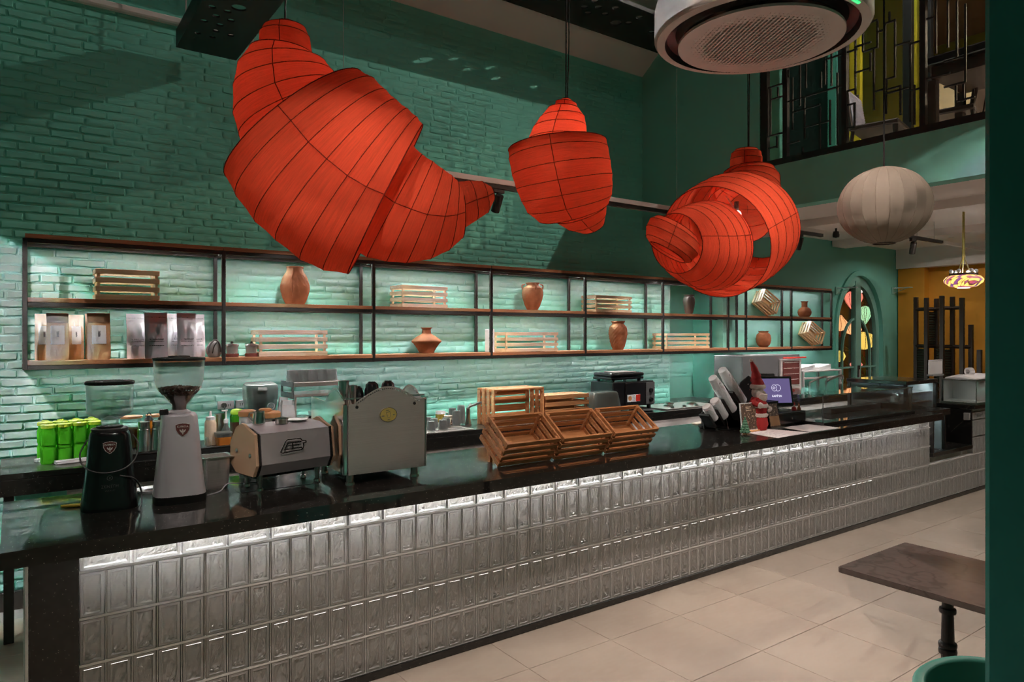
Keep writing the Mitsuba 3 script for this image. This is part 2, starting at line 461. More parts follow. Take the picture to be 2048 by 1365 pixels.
# mezzanine: edge beam, floor and the wall above the brick wall's end
MZ0, MZ1, MYL = 2.985, 3.39, 4.04
struct('wall_mezzanine', cat(cbox(xM, xM + 0.16, -4.2, WALL_Y, MZ0, MZ1), cbox(xM, xM + 0.16, MYL, WALL_Y, MZ1 - 0.01, 7.4)), 'mat_paint_smooth', 'smooth green wall and edge beam of the mezzanine')
struct('floor_mezzanine', cbox(xM + 0.16, 15, -4.2, RECY, 3.15, 3.36), 'mat_white', 'white underside of the mezzanine floor')
struct('trim_2', cat(cbox(xM + 0.16, xM + 0.5, -4.2, 5.4, 2.985, 3.15), cbox(7.6, 7.95, -4.2, 5.45, 3.06, 3.15), cbox(9.6, 9.95, -4.2, 5.45, 3.06, 3.15)), 'mat_white', 'white ceiling beams under the mezzanine')
struct('wall_far', cat(cbox(11.7, 11.9, 2.9, 5.45, 0, 2.84), cbox(11.55, 11.7, 5.05, 5.45, 0, 2.84)), 'mat_ochre', 'ochre yellow end wall')
struct('wall_far_side', cbox(11.75, 11.9, -4.2, 2.895, 0, 2.84), 'mat_brown', 'dark brown end wall beside the ochre one')
struct('trim_3', cbox(11.5, 11.9, -4.2, 5.46, 2.84, 3.15), 'mat_white', 'white beam above the ochre wall')
# roof: slope rising from the brick wall, then flat
sl = tm([(-5, WALL_Y, 4.74), (xM, WALL_Y, 4.74), (xM, 3.1, 6.6), (-5, 3.1, 6.6), (-5, WALL_Y, 4.84), (xM, WALL_Y, 4.84), (xM, 3.1, 6.7), (-5, 3.1, 6.7)],
        [(0, 2, 1), (0, 3, 2), (4, 5, 6), (4, 6, 7), (0, 1, 5), (0, 5, 4), (1, 2, 6), (1, 6, 5), (2, 3, 7), (2, 7, 6), (3, 0, 4), (3, 4, 7)])
struct('ceiling_slope', sl, 'mat_white', 'grey white sloping ceiling above the brick wall')
struct('ceiling', cat(cbox(-5, 15, -4.5, 3.1, 6.6, 6.7), cbox(xM + 0.16, 15, 3.1, 6.0, 6.6, 6.7)), 'mat_brown', 'dark brown upper ceiling')
struct('wall_left', cbox(-4.6, -4.4, -4.5, WALL_Y, 0, 7.5), 'mat_paint_smooth')
struct('wall_front', cbox(-4.6, 15, -4.5, -4.3, 0, 7.5), 'mat_paint_smooth')
struct('wall_upper_far', cbox(12.5, 12.7, -4.5, 6, 3.3, 7.5), 'mat_olive', 'olive wall at the back of the mezzanine')
struct('wall_upper_back', cbox(xM + 0.1, 12.6, 5.6, 5.7, 3.2, 7.5), 'mat_paint_smooth')

# pillar close to the camera at right
struct('wall_pillar', cbox(1.885, 2.16, 0.22, 0.693, 0, 6.6, 0.014), 'mat_pillar', 'dark teal pillar at the right edge')

# ------------------------------------------------------------------ wall shelf
sh_ = thing('wall_shelf', 'long black metal and wood shelf unit with two open rows on the mint brick wall', 'shelf')
POSTX = [0.045, 1.22, 2.387, 3.55, 4.70, 5.85, 7.0, 7.35, 8.32, 9.29]
SZ = [1.60, 2.0, 2.40]       # undersides of the wooden boards
for x0, x1 in zip(POSTX[:-1], POSTX[1:]):
    for z in SZ:
        put(sh_ + '__board', cbox(x0, x1 - 0.003, SH_Y - 0.012, WALL_Y - 0.03 if x1 < 6.3 else RW - 0.02 if x0 > 7.1 else WALL_Y - 0.03, z, z + 0.028, 0.002), 'mat_shelfwood')
for z in SZ:
    put(sh_ + '__rail', cbox(SHELF_X0, 9.30, SH_Y - 0.01, SH_Y + 0.015, z - 0.028, z - 0.001, 0.002), 'mat_black_metal')
    put(sh_ + '__rail', cbox(SHELF_X0, 7.12, WALL_Y - 0.047, WALL_Y - 0.022, z - 0.028, z - 0.001, 0.002), 'mat_black_metal')
for i, x in enumerate(POSTX):
    put(sh_ + '__post', cbox(x - 0.0125, x + 0.0125, SH_Y - 0.014, SH_Y + 0.011, 1.572, 2.40, 0.002), 'mat_black_metal')
    yb = RW - 0.045 if x > 7.1 else WALL_Y - 0.035
    put(sh_ + '__post', cbox(x - 0.0125, x + 0.0125, yb - 0.0125, yb + 0.0125, 1.572, 2.40, 0.002), 'mat_black_metal')
    for z in SZ:
        put(sh_ + '__bracket', cbox(x - 0.01, x + 0.01, SH_Y + 0.011, yb - 0.0125, z - 0.024, z - 0.002), 'mat_black_metal')
for nm, z, y, rad in LEDS:
    for xa, xb, yy, k_ in ((SHELF_X0 + 0.02, 7.12, y, 50), (7.38, 9.27, SH_Y + 0.055, 20)):
        body = put(sh_ + '__led_profile', cbox(xa, xb, yy - 0.009, yy + 0.012, z + 0.0075, z + 0.0148), 'mat_alu')
        v = np.array([(xa, yy - 0.008, z + 0.007), (xb, yy - 0.008, z + 0.007), (xb, yy + 0.010, z + 0.007), (xa, yy + 0.010, z + 0.007)])
        put(body + '__diffuser', tm(v, [(0, 2, 1), (0, 3, 2)]), 'mat_lightbody', emit=light(rad * (9 if k_ == 20 and nm == 'lower' else k_), (1.0, 0.985, 0.94)), label='lit white strip')

# ------------------------------------------------------------------ front counter
fc = thing('bar_counter', 'long bar counter faced with glass blocks under a black granite top', 'bar counter')
put(fc + '__countertop', mv(extrude(Polygon([(-0.05, SLAB0), (7.68, SLAB0), (7.68, CF - 0.01), (8.24, CF - 0.01), (8.24, SLAB1), (-0.05, SLAB1)]), CTOP - 0.925), (0, 0, 0.925)), 'mat_granite', label='polished black granite top with sparkling flecks')
put(fc + '__end_panel', cbox(0.04, 0.21, CF, 4.05, 0.0, 0.924, 0.002), 'mat_granite_end', label='black granite end panel')
put(fc + '__edge_strip', cbox(0.028, 0.039, CF, 4.05, 0.0, 0.924, 0.001), 'mat_joint', label='pale edge strip')
put(fc + '__kick', cbox(0.211, 9.6, CF - 0.012, CF + 0.06, 0.0, 0.042, 0.003), 'mat_granite_end')
put(fc + '__backing', cat(cbox(0.211, 7.83, CF + 0.115, CF + 0.13, 0.043, 0.924), cbox(7.831, 9.6, CF + 0.115, CF + 0.13, 0.043, 0.52), cbox(8.80, 9.6, CF + 0.115, CF + 0.13, 0.52, 0.94)), 'mat_backing', label='pale board behind the glass blocks')
put(fc + '__carcass', cbox(0.22, 7.5, CF + 0.14, 4.05, 0.05, 0.924), 'mat_black')
RP, BW = 0.194, 0.097


def glass_block(w, h, d, seed):
    r = np.random.default_rng(seed)
    def lines(s, n):
        return np.concatenate([[0, 0.002, 0.0105, 0.0125, 0.0145, 0.0165], np.linspace(0.0205, s - 0.0205, n), [s - 0.0165, s - 0.0145, s - 0.0125, s - 0.0105, s - 0.002, s]])
    xs, zs = lines(w, 11 if w < h else 36), lines(h, 28 if w < h else 9)
    gx, gz = np.meshgrid(xs, zs, indexing='ij')
    e = np.minimum(np.minimum(gx, w - gx), np.minimum(gz, h - gz))
    y = np.interp(e, [0, 0.002, 0.0105, 0.0125, 0.0145, 0.0165, 0.03, 0.045], [0.009, 0.0025, 0.0022, 0.0, 0.0022, 0.006, 0.0045, 0.004])
    warp = meshkit.noise(np.stack([gx * 30 + seed, gz * 30, gx * 0 + 3], -1)) * 0.02
    rip = meshkit.fbm(np.stack([(gx + warp) * 105 + seed * 9.1, gz * 38, gx * 0 + seed], -1), 2, seed) - 0.5
    rip = rip + 0.8 * np.exp(-((gz - 0.030) / 0.016) ** 2) * (meshkit.noise(np.stack([gx * 170, gz * 190, gx * 0 + seed + 5], -1)) - 0.45)
    y = y + np.where(e > 0.0168, rip * 0.013, 0)
    nx, nz = gx.shape
    fr = np.stack([gx, y, gz], -1).reshape(-1, 3)
    bk = np.stack([gx, np.full_like(gx, d), gz], -1).reshape(-1, 3)
    i, j = np.meshgrid(np.arange(nx - 1), np.arange(nz - 1), indexing='ij')
    q = np.stack([i * nz + j, (i + 1) * nz + j, (i + 1) * nz + j + 1, i * nz + j + 1], -1).reshape(-1, 4)
    loop = [(a, 0) for a in range(nx)] + [(nx - 1, b) for b in range(1, nz)] + [(a, nz - 1) for a in range(nx - 2, -1, -1)] + [(0, b) for b in range(nz - 2, 0, -1)]
    li = np.array([a * nz + b for a, b in loop]); ln = np.roll(li, -1); N = nx * nz
    # flat back as a fan
    c = 2 * N
    sides = np.vstack([np.stack([li, li + N, ln + N], 1), np.stack([li, ln + N, ln], 1)])
    back = np.stack([np.full(len(li), c), ln + N, li + N], 1)
    m = tm(np.vstack([fr, bk, [[w / 2, d, h / 2]]]), np.vstack([q[:, [0, 1, 2]], q[:, [0, 2, 3]], sides, back]))
    m.remove_unreferenced_vertices(); m.fix_normals()
    return m


GB = [glass_block(BW - 0.0085, RP - 0.012, 0.06, s) for s in range(4)]
GH = [glass_block(2 * BW - 0.0085, 0.082, 0.06, s) for s in (11, 12)]
gbp = [mikit.ply(m, 'mat_block', smooth=40) for m in GB]; ghp = [mikit.ply(m, 'mat_block', smooth=40) for m in GH]
rest, cnt = [], 0
spots_b = []
for i in range(97):
    x0 = 0.213 + i * BW
    for rr in range(4):
        z0 = 0.045 + rr * RP
        if x0 + BW > 7.84 and rr >= 3 and x0 < 8.78:
            continue
        if x0 + BW > 7.84 and rr == 2 and x0 < 8.78:
            continue
        spots_b.append((x0, z0, 'v', (i * 7 + rr * 3) % 4))
for i in range(49):
    x0 = 0.213 + i * 2 * BW
    if x0 + 2 * BW > 7.84 and x0 < 8.7:
        continue
    spots_b.append((x0, 0.045 + 4 * RP, 'h', i % 2))
spots_b.sort(key=lambda s: s[0])
for x0, z0, kd, v in spots_b:
    if cnt < 298:
        key = free(fc + '__glass_block'); scene[key] = {**(gbp[v] if kd == 'v' else ghp[v]), 'to_world': T().translate([x0, CF, z0])}; cnt += 1
    else:
        rest.append(mv(GB[v] if kd == 'v' else GH[v], (x0, CF, z0)))
k = put(fc + '__glass_block_field', cat(rest), 'mat_block', smooth=40); tag(k, 'the farther glass blocks', None, None, 'stuff')
for rr in range(5):
    xe = 7.795 if rr > 2 else 9.6
    put(fc + '__joint', cbox(0.211, xe, CF + 0.001, CF + 0.05, 0.045 + rr * RP - 0.0105, 0.045 + rr * RP - 0.0005), 'mat_joint')
put(fc + '__joint', cat([cbox(0.213 + i * BW - 0.0054, 0.213 + i * BW - 0.0030, CF + 0.001, CF + 0.03, 0.045, 0.82 if 0.213 + i * BW < 7.84 else 0.42) for i in range(1, 97)]), 'mat_joint')
# LED strips: one under the overhang, one added behind the blocks to light them
for y, z, w, x0, x1, rad, nm in ((CF - 0.162, 0.9235, 0.008, 0.06, 7.60, 42.0, 'led_strip'), (CF + 0.092, 0.923, 0.012, 0.22, 7.80, 150.0, 'led_strip')):
    v = np.array([(x0, y - w, z), (x1, y - w, z), (x1, y + w, z), (x0, y + w, z)])
    put(fc + '__' + nm, tm(v, [(0, 2, 1), (0, 3, 2)]), 'mat_lightbody', emit=light(rad, (1.0, 0.92, 0.86)), label='lit strip under the granite top')

# ------------------------------------------------------------------ back counter
BF, BT = 4.93, 0.99
bc = thing('back_counter', 'black topped work counter with pale cabinet fronts along the brick wall', 'counter')
put(bc + '__countertop', cat(cbox(-0.08, 6.28, BF, WALL_Y - 0.02, 0.955, BT, 0.002), cbox(6.28, 9.4, BF, RW - 0.01, 0.955, BT, 0.002), cbox(6.34, 7.1, RW, 5.9, 0.955, BT, 0.002)), 'mat_granite', label='black granite worktop')
put(bc + '__apron', cbox(-0.08, 4.4, BF, BF + 0.02, 0.86, 0.954, 0.001), 'mat_granite_end')
put(bc + '__apron', cbox(4.401, 9.4, BF, BF + 0.02, 0.905, 0.954, 0.001), 'mat_granite_end')
put(bc + '__cabinet_rail', cbox(4.401, 9.4, BF + 0.01, BF + 0.024, 0.785, 0.904, 0.001), 'mat_cabinet', label='pale rail under the worktop')
put(bc + '__beam', cbox(0.25, 9.4, BF + 0.025, BF + 0.06, 0.78, 0.858, 0.002), 'mat_alu', label='grey metal beam')
for x in (-0.06, 1.2, 2.6):
    put(bc + '__leg', cbox(x, x + 0.05, BF + 0.03, BF + 0.09, 0, 0.857, 0.002), 'mat_black_metal')
for i in range(11):
    x0 = 3.0 + i * 0.58
    d = put(bc + '__door', cbox(x0 + 0.045, x0 + 0.535, BF + 0.05, BF + 0.06, 0.14, 0.73, 0.001), 'mat_cabinet')
    fr = sbox(x0, 0.09, x0 + 0.575, 0.77).difference(sbox(x0 + 0.05, 0.14, x0 + 0.525, 0.725))
    put(d + '__frame', xz(extrude(fr, 0.02), BF + 0.03), 'mat_alu')

# ------------------------------------------------------------------ croissant lamps
class Frame:
    """the upright plane through a lamp's middle, square to the sight line; px() gives points in it"""

    def __init__(self, u, v, D):
        self.k = D / F
        self.p = CAM + ray(u, v) * self.k
        h = ray(u, V0); h /= np.linalg.norm(h)
        self.t = -h; self.r = np.array([-self.t[1], self.t[0], 0]) * 1.0
        if np.dot(self.r, RT) < 0:
            self.r = -self.r

    def px(self, u, v, off=0.0):
        """the point seen at (u, v) in the plane moved by off metres towards the camera"""
        d = ray(u, v); q = self.p + self.t * off
        return CAM + d * (np.dot(q - CAM, self.t) / np.dot(d, self.t))


def shell(lamp, rings, ribs=True, wires=(1.45, 3.4, 5.3), n=44):
    """fabric stretched over wire rings: rings = [(centre, radius, axis e, axis f), ...]"""
    a = np.arange(n + 1) * 2 * np.pi / n
    circ = [c + R * (np.cos(a)[:, None] * e + np.sin(a)[:, None] * f) for c, R, e, f in rings]
    V, Fc, UV, o = [], [], [], 0
    s = 0.0
    for k in range(len(circ) - 1):
        A, B = circ[k], circ[k + 1]
        ds = np.mean(np.linalg.norm(B - A, axis=1))
        rows = [A, A * 0.5 + B * 0.5, B]
        mid = rows[1]; cm = mid[:-1].mean(0); rows[1] = cm + (mid - cm) * 0.992
        for i, rw in enumerate(rows):
            V.append(rw); UV.append(np.stack([a / 6.283, np.full(n + 1, s + ds * i / 2)], 1))
        for i in range(2):
            j = np.arange(n)
            p0, p1 = o + i * (n + 1) + j, o + (i + 1) * (n + 1) + j
            Fc += [np.stack([p0, p0 + 1, p1 + 1], 1), np.stack([p0, p1 + 1, p1], 1)]
        o += 3 * (n + 1); s += ds
    m = tm(np.vstack(V), np.vstack(Fc))
    key = put(lamp + '__shade', m, 'mat_lamp', smooth=True, uv=np.vstack(UV))
    for k, c in enumerate(circ):
        put(key + '__rib', tube(c[:-1], 0.0017 if 0 < k < len(circ) - 1 else 0.0026, 5, closed=True), 'mat_lampblack')
    for w in wires:
        i = int(w / 6.283 * n) % n
        put(key + '__wire', tube([c[i] for c in circ], 0.0017, 5), 'mat_lampblack')
    return key


def pair(fr, o, i, off=0.0, scale=None, tilt=0.0):
    """a ring whose plane stands square to the frame: o, i = pixels of its two ends, in a crop's scale"""
    sc, ox, oy = scale
    a = fr.px(ox + o[0] * sc, oy + o[1] * sc, off); b = fr.px(ox + i[0] * sc, oy + i[1] * sc, off)
    c, R = (a + b) / 2, np.linalg.norm(a - b) / 2
    e = (a - b) / (2 * R); f = fr.t * math.cos(tilt) + np.cross(e, fr.t) * math.sin(tilt)
    return c, R, e, f


def bulb(lamp, p, rad, r=0.035):
    m = trimesh.creation.icosphere(2, r); m.apply_translation(p)
    k = put(lamp + '__bulb', m, 'mat_lightbody', smooth=True, emit=light(rad * 0.42, (1.0, 0.60, 0.52)), label='glowing bulb')
    put(lamp + '__socket', mv(lathe([(0.0, 0.10), (0.016, 0.10), (0.018, 0.03), (0.0, 0.03)], 12), p), 'mat_black')


def cable(lamp, p, ztop, two=False):
    p = np.array(p)
    pts = [p, p + [0.004, 0.003, 0.4 * (ztop - p[2])], [p[0], p[1], ztop]]
    put(lamp + '__cable', tube(smooth_path(pts, 16), 0.0045, 6), 'mat_black')
    if two:
        q = smooth_path([p + [0.012, 0, 0], p + [0.035, 0.01, 0.35 * (ztop - p[2])], [p[0] + 0.01, p[1], ztop]], 16)
        put(lamp + '__cable', tube(q, 0.004, 6), 'mat_black')


CR = 'croissant lamps of red orange cloth'
# the largest, seen from its side
L1 = thing('croissant_lamp', 'largest red orange cloth croissant lamp, hanging at left over the grinders and espresso machines', 'pendant lamp', CR)
f1 = Frame(690, 320, 3.45); S1 = (0.4394, 400, 0)
R1 = lambda *l: [pair(f1, o, i, scale=S1) for o, i in l]
shell(L1, R1(((330, 108), (430, 106)), ((288, 122), (482, 135)), ((270, 150), (500, 175)), ((266, 214), (513, 258))))
shell(L1, R1(((225, 222), (520, 262)), ((172, 300), (575, 292)), ((152, 400), (612, 338)), ((152, 525), (640, 385)), ((178, 620), (680, 430)), ((212, 720), (740, 500))))
M1 = shell(L1, R1(((115, 800), (740, 352)), ((165, 895), (800, 386)), ((250, 1010), (852, 438)), ((345, 1095), (897, 480)), ((455, 1183), (945, 518)), ((560, 1230), (985, 552)), ((672, 1246), (1010, 585))))
shell(L1, R1(((655, 1110), (960, 665)), ((760, 1170), (1008, 712)), ((850, 1190), (1055, 742)), ((940, 1198), (1100, 775)), ((1050, 1180), (1140, 802)), ((1135, 1140), (1165, 825)), ((1195, 1085), (1182, 852))))
shell(L1, R1(((1196, 1045), (1166, 830)), ((1260, 1003), (1222, 824)), ((1312, 968), (1278, 826)), ((1340, 910), (1322, 850))))
bulb(L1, f1.px(630, 285), 260)
bulb(L1, f1.px(560, 175), 120, 0.03)
cable(L1, f1.px(570, 48), 3.838)
put(L1 + '__chain', tube([f1.px(568, 48) + [0.006, 0, 0], f1.px(568, 48) + [0.006, 0, 0.47]], 0.003, 5), 'mat_steel')

# the middle one, seen from behind its bend
L2 = thing('croissant_lamp', 'smallest red orange cloth croissant lamp, hanging in the middle over the wooden crates', 'pendant lamp', CR)
f2 = Frame(1122, 320, 4.66); S2 = (0.3443, 960, 150)


def R2(*l):
    return [pair(f2, o, i, off, S2, tl) for o, i, off, tl in l]


shell(L2, R2(((475, 141), (523, 141), -0.02, 0), ((440, 155), (562, 172), -0.02, 0), ((432, 190), (572, 205), -0.02, 0)))
shell(L2, R2(((395, 195), (575, 200), 0, 0), ((345, 255), (608, 245), 0, 0), ((308, 310), (618, 300), 0.0, 0), ((275, 385), (624, 370), 0.0, 0), ((262, 460), (635, 425), 0.0, 0)))
shell(L2, R2(((165, 442), (735, 383), 0.03, -0.02), ((168, 492), (745, 425), 0.02, -0.05), ((186, 585), (758, 500), 0.0, -0.10), ((210, 665), (768, 575), -0.03, -0.16), ((240, 735), (770, 640), -0.06, -0.22), ((275, 800), (765, 690), -0.10, -0.30), ((340, 850), (745, 735), -0.15, -0.38)))
shell(L2, R2(((430, 850), (735, 735), -0.20, -0.45), ((505, 893), (728, 790), -0.24, -0.55), ((580, 912), (718, 845), -0.28, -0.62)))
bulb(L2, f2.px(1112, 300), 330)
bulb(L2, f2.px(1118, 258), 130, 0.03)
cable(L2, f2.px(1132, 200), 4.95, two=True)

# the right one, its end towards the camera
L3 = thing('croissant_lamp', 'red orange cloth croissant lamp at right, its open end turned to show the bulb', 'pendant lamp', CR)
f3 = Frame(1450, 470, 5.36); K3 = 5.36 / F


def ring3(cu, cv, off, Rpx, nrm):
    """a ring by its centre in the crop, distance in front of the frame, radius in crop pixels and facing (right, up, towards the camera)"""
    c = f3.px(1280 + cu * 0.2418, 280 + cv * 0.2418, off)
    g = f3.r * nrm[0] + UP * nrm[1] + f3.t * nrm[2]; g /= np.linalg.norm(g)
    e = np.cross(g, UP); e /= np.linalg.norm(e)
    return c, Rpx * 0.2418 * K3, e, np.cross(g, e)


NF = (-0.42, -0.40, 0.82)
shell(L3, [ring3(878, 78, -0.12, 85, (0, 1, 0.02)), ring3(878, 105, -0.12, 118, (0, 1, 0.02)), ring3(878, 160, -0.12, 130, (0, 1, 0.02)), ring3(878, 240, -0.12, 132, (0, 1, 0.02))])
shell(L3, [ring3(900, 262, -0.14, 205, (0.05, -1, 0.15)), ring3(910, 330, -0.14, 238, (0.0, -1, 0.3)), ring3(890, 420, -0.12, 265, (-0.1, -1, 0.5)), ring3(860, 510, -0.08, 285, (-0.2, -0.9, 0.7)), ring3(815, 620, -0.02, 275, (-0.3, -0.7, 0.8))])
shell(L3, [ring3(975, 700, -0.24, 300, NF), ring3(935, 705, -0.18, 385, NF), ring3(885, 712, -0.11, 440, NF), ring3(835, 728, -0.04, 468, NF), ring3(780, 755, 0.03, 480, NF), ring3(720, 790, 0.10, 480, NF), ring3(663, 823, 0.16, 474, NF), ring3(610, 856, 0.22, 462, NF)])
NB = (-0.50, -0.22, 0.80)
shell(L3, [ring3(600, 875, 0.22, 352, NB), ring3(580, 878, 0.27, 356, NB), ring3(540, 882, 0.33, 352, NB), ring3(490, 884, 0.39, 338, NB), ring3(440, 880, 0.44, 315, NB), ring3(385, 872, 0.49, 285, NB), ring3(300, 858, 0.55, 230, NB)])
NC = (-0.50, -0.84, 0.12)
shell(L3, [ring3(300, 728, 0.56, 178, NC), ring3(286, 768, 0.58, 214, NC), ring3(262, 835, 0.60, 222, NC), ring3(236, 900, 0.62, 196, NC), ring3(224, 930, 0.63, 150, NC)])
bulb(L3, f3.px(1473, 430, 0.06), 700)
put(L3 + '__holder', tube([f3.px(1473, 424, 0.06), f3.px(1452, 392, -0.05)], 0.006, 6), 'mat_acrylic')
cable(L3, f3.px(1496, 300, -0.12), 6.2, two=True)

# white globe lantern
GC = at(1768, 412, y=2.2)
gl = thing('globe_lantern', 'off-white ribbed cloth globe lantern, unlit, hanging under the mezzanine edge', 'lantern')
R, Hh = 0.272, 0.242
n = 22
prof = [(max(0.06, R * math.cos(a)), Hh * math.sin(a)) for a in np.linspace(-1.42, 1.42, 23)]
gm = lathe(prof, n * 4)
v = gm.vertices.copy(); ang = np.arctan2(v[:, 1], v[:, 0]); q = 1 - 0.022 * (1 - np.abs(np.cos(ang * n / 2)) ** 0.6)
v[:, :2] *= q[:, None]; gm.vertices = v; gm.apply_translation(GC)
put(gl + '__shade', gm, 'mat_lantern', smooth=40)
for k in range(n):
    a = (k + 0.0) * 2 * math.pi / n
    put(gl + '__rib', tube([GC + [r * math.cos(a) * 0.998, r * math.sin(a) * 0.998, z] for r, z in prof], 0.0022, 4), 'mat_lantern')
put(gl + '__end_ring', tube([GC + [0.062 * math.cos(a), 0.062 * math.sin(a), -Hh * 0.988] for a in np.linspace(0, 6.283, 20)[:-1]], 0.004, 5, closed=True), 'mat_darkwood', label='dark ring at the bottom')
put(gl + '__cord', tube([GC + [0, 0, Hh * 0.98], [GC[0], GC[1], 6.6]], 0.006, 6), 'mat_black')

# ------------------------------------------------------------------ round ceiling air conditioner
AC = at(1518, 76, z=3.2); AC[2] = 3.2
ac = thing('air_conditioner', 'round white ceiling air conditioner with perforated grille and black ring, hung at top right', 'air conditioner')
AR = 0.485
put(ac + '__body', mv(lathe([(AR - 0.05, 0.0), (AR - 0.012, 0.004), (AR, 0.02), (AR, 0.15), (AR - 0.03, 0.26), (AR - 0.09, 0.30), (0.0, 0.30)], 72), AC), 'mat_ac_white', smooth=40)
put(ac + '__air_ring', mv(lathe([(AR - 0.05, 0.0), (AR - 0.06, 0.03), (AR - 0.1, 0.045), (AR - 0.125, 0.01)], 72), AC), 'mat_black', smooth=30, label='black air outlet ring')
holes = []
gr = Point(0, 0).buffer(AR - 0.112, 64)
for i in range(-16, 17):
    for j in range(-12, 13):
        x, y = i * 0.0195, j * 0.0245
        d = math.hypot(x, y) / 0.315
        if d < 1:
            s = 1.0 if d < 0.8 else 0.55 if d < 0.9 else 0.32
            holes.append(sbox(x - 0.0058 * s, y - 0.0098 * s, x + 0.0058 * s, y + 0.0098 * s))
gp = gr.difference(unary_union(holes))
az = -28
panel = mv(extrude(gp, 0.012), (AC[0], AC[1], AC[2] - 0.022), rz=az)
pk = put(ac + '__grille', panel, 'mat_ac_white', label='perforated white grille')
put(pk + '__filter', mv(lathe([(0.345, 0.0), (0.0, 0.0)], 40), AC + [0, 0, -0.004]), 'mat_dark_grey')
ga = math.atan2(*(at(1696, 8, z=3.2) - AC)[[1, 0]])
put(ac + '__indicator', mv(cbox(-0.03, 0.03, -0.008, 0.008, -0.004, 0.004, 0.003), AC + [math.cos(ga) * (AR - 0.028), math.sin(ga) * (AR - 0.028), 0.0], rz=math.degrees(ga) + 90), 'mat_lightbody', emit=light(0.9, (0.02, 0.9, 0.25)), label='green status light')
for a in (0.6, 2.2, 3.8, 5.3):
    put(ac + '__hanger', tube([AC + [0.3 * math.cos(a), 0.3 * math.sin(a), 0.29], AC + [0.3 * math.cos(a), 0.3 * math.sin(a), 3.4]], 0.005, 6), 'mat_black')
put(ac + '__pipe', tube(smooth_path([AC + [-0.2, 0.1, 0.29], AC + [-0.2, 0.1, 0.7], AC + [-0.25, 0.12, 3.3]], 12), 0.045, 10), 'mat_black')

# ------------------------------------------------------------------ perforated black boxes under the roof
def perforated(name, x0, x1, y0, y1, z, h, holes, label):
    p = sbox(x0, y0, x1, y1)
    for hx, hy, r in holes:
        p = p.difference(Point(hx, hy).buffer(r, 12))
    t = thing(name, label, 'ceiling panel')
    put(t + '__face', mv(extrude(p, 0.012), (0, 0, z)), 'mat_black', label='black face with round holes')
    put(t + '__side', cat(cbox(x0, x0 + 0.012, y0, y1, z + 0.012, z + h), cbox(x1 - 0.012, x1, y0, y1, z + 0.012, z + h), cbox(x0 + 0.012, x1 - 0.012, y0, y0 + 0.012, z + 0.012, z + h), cbox(x0 + 0.012, x1 - 0.012, y1 - 0.012, y1, z + 0.012, z + h)), 'mat_black')
    return t


hl = []
for u, v, r in ((424, 14, 0.024), (455, 23, 0.024), (478, 16, 0.045), (432, 32, 0.024), (408, 42, 0.024), (462, 41, 0.024), (440, 50, 0.024), (432, 62, 0.022), (462, 71, 0.022), (395, 66, 0.02), (425, 74, 0.02)):
    q = at(u, v, z=3.84); hl.append((q[0], q[1], r))
t = perforated('perforated_box', 0.925, 1.335, 2.6, 5.40, 3.84, 0.125, hl, 'black hanging box with round holes at the top left, running towards the brick wall')
put(t + '__rod', tube([(0.98, 5.34, 3.96), (0.98, 5.34, 4.91)], 0.006, 6), 'mat_white')
put(t + '__rod', tube([(1.28, 3.3, 3.96), (1.28, 3.3, 6.42)], 0.006, 6), 'mat_white')
hl = []
for u, v, r in ((1169, 14, 0.033), (1190, 2, 0.033), (1197, 14, 0.033), (1231, 16, 0.033), (1176, 26, 0.033), (1210, 28, 0.033), (1278, 35, 0.033), (1232, 46, 0.058), (1257, 46, 0.033), (1303, 64, 0.033), (1150, -4, 0.033), (1140, -20, 0.05)):
    q = at(u, v, z=4.9); hl.append((q[0], q[1], r))
perforated('perforated_box', -2.0, 5.75, 4.66, 5.28, 4.9, 0.04, hl, 'long black ceiling panel with round holes along the sloping roof, top middle')
struct('trim_4', cbox(-3, xM, 4.3, 4.55, 5.35, 5.5), 'mat_navy', 'dark blue roof beam')

# ------------------------------------------------------------------ track rails and spots
def track_head(name, p, target, label, cat_='spotlight', group=None, lit=True):
    """a black cylinder head on an adapter, aimed at target; its lens glows"""
    t = thing(name, label, cat_, group)
    p = np.array(p, float); d = np.array(target, float) - p; d /= np.linalg.norm(d)
    a = np.array([0, 0, 1.0]); M = trimesh.geometry.align_vectors([0, 0, -1], d)
    c = p + np.array([0, 0, -0.10])
    put(t + '__adapter', cat(cbox(p[0] - 0.055, p[0] + 0.055, p[1] - 0.017, p[1] + 0.017, p[2] - 0.03, p[2], 0.003), tube([p + [0, 0, -0.03], c], 0.007)), 'mat_black_metal')
    body = mv(lathe([(0.0, 0.06), (0.03, 0.06), (0.033, 0.055), (0.033, -0.075), (0.029, -0.075), (0.029, -0.06), (0.0, -0.06)], 20), M=M); body.apply_translation(c)
    put(t + '__body', body, 'mat_black_metal', smooth=35)
    lens = mv(lathe([(0.028, -0.066), (0.0, -0.066)], 20), M=M); lens.apply_translation(c)
    put(t + '__lens', lens, 'mat_lightbody', emit=light(14.0, NEUT) if lit else None, label='glowing lens')
    return c + d * 0.09


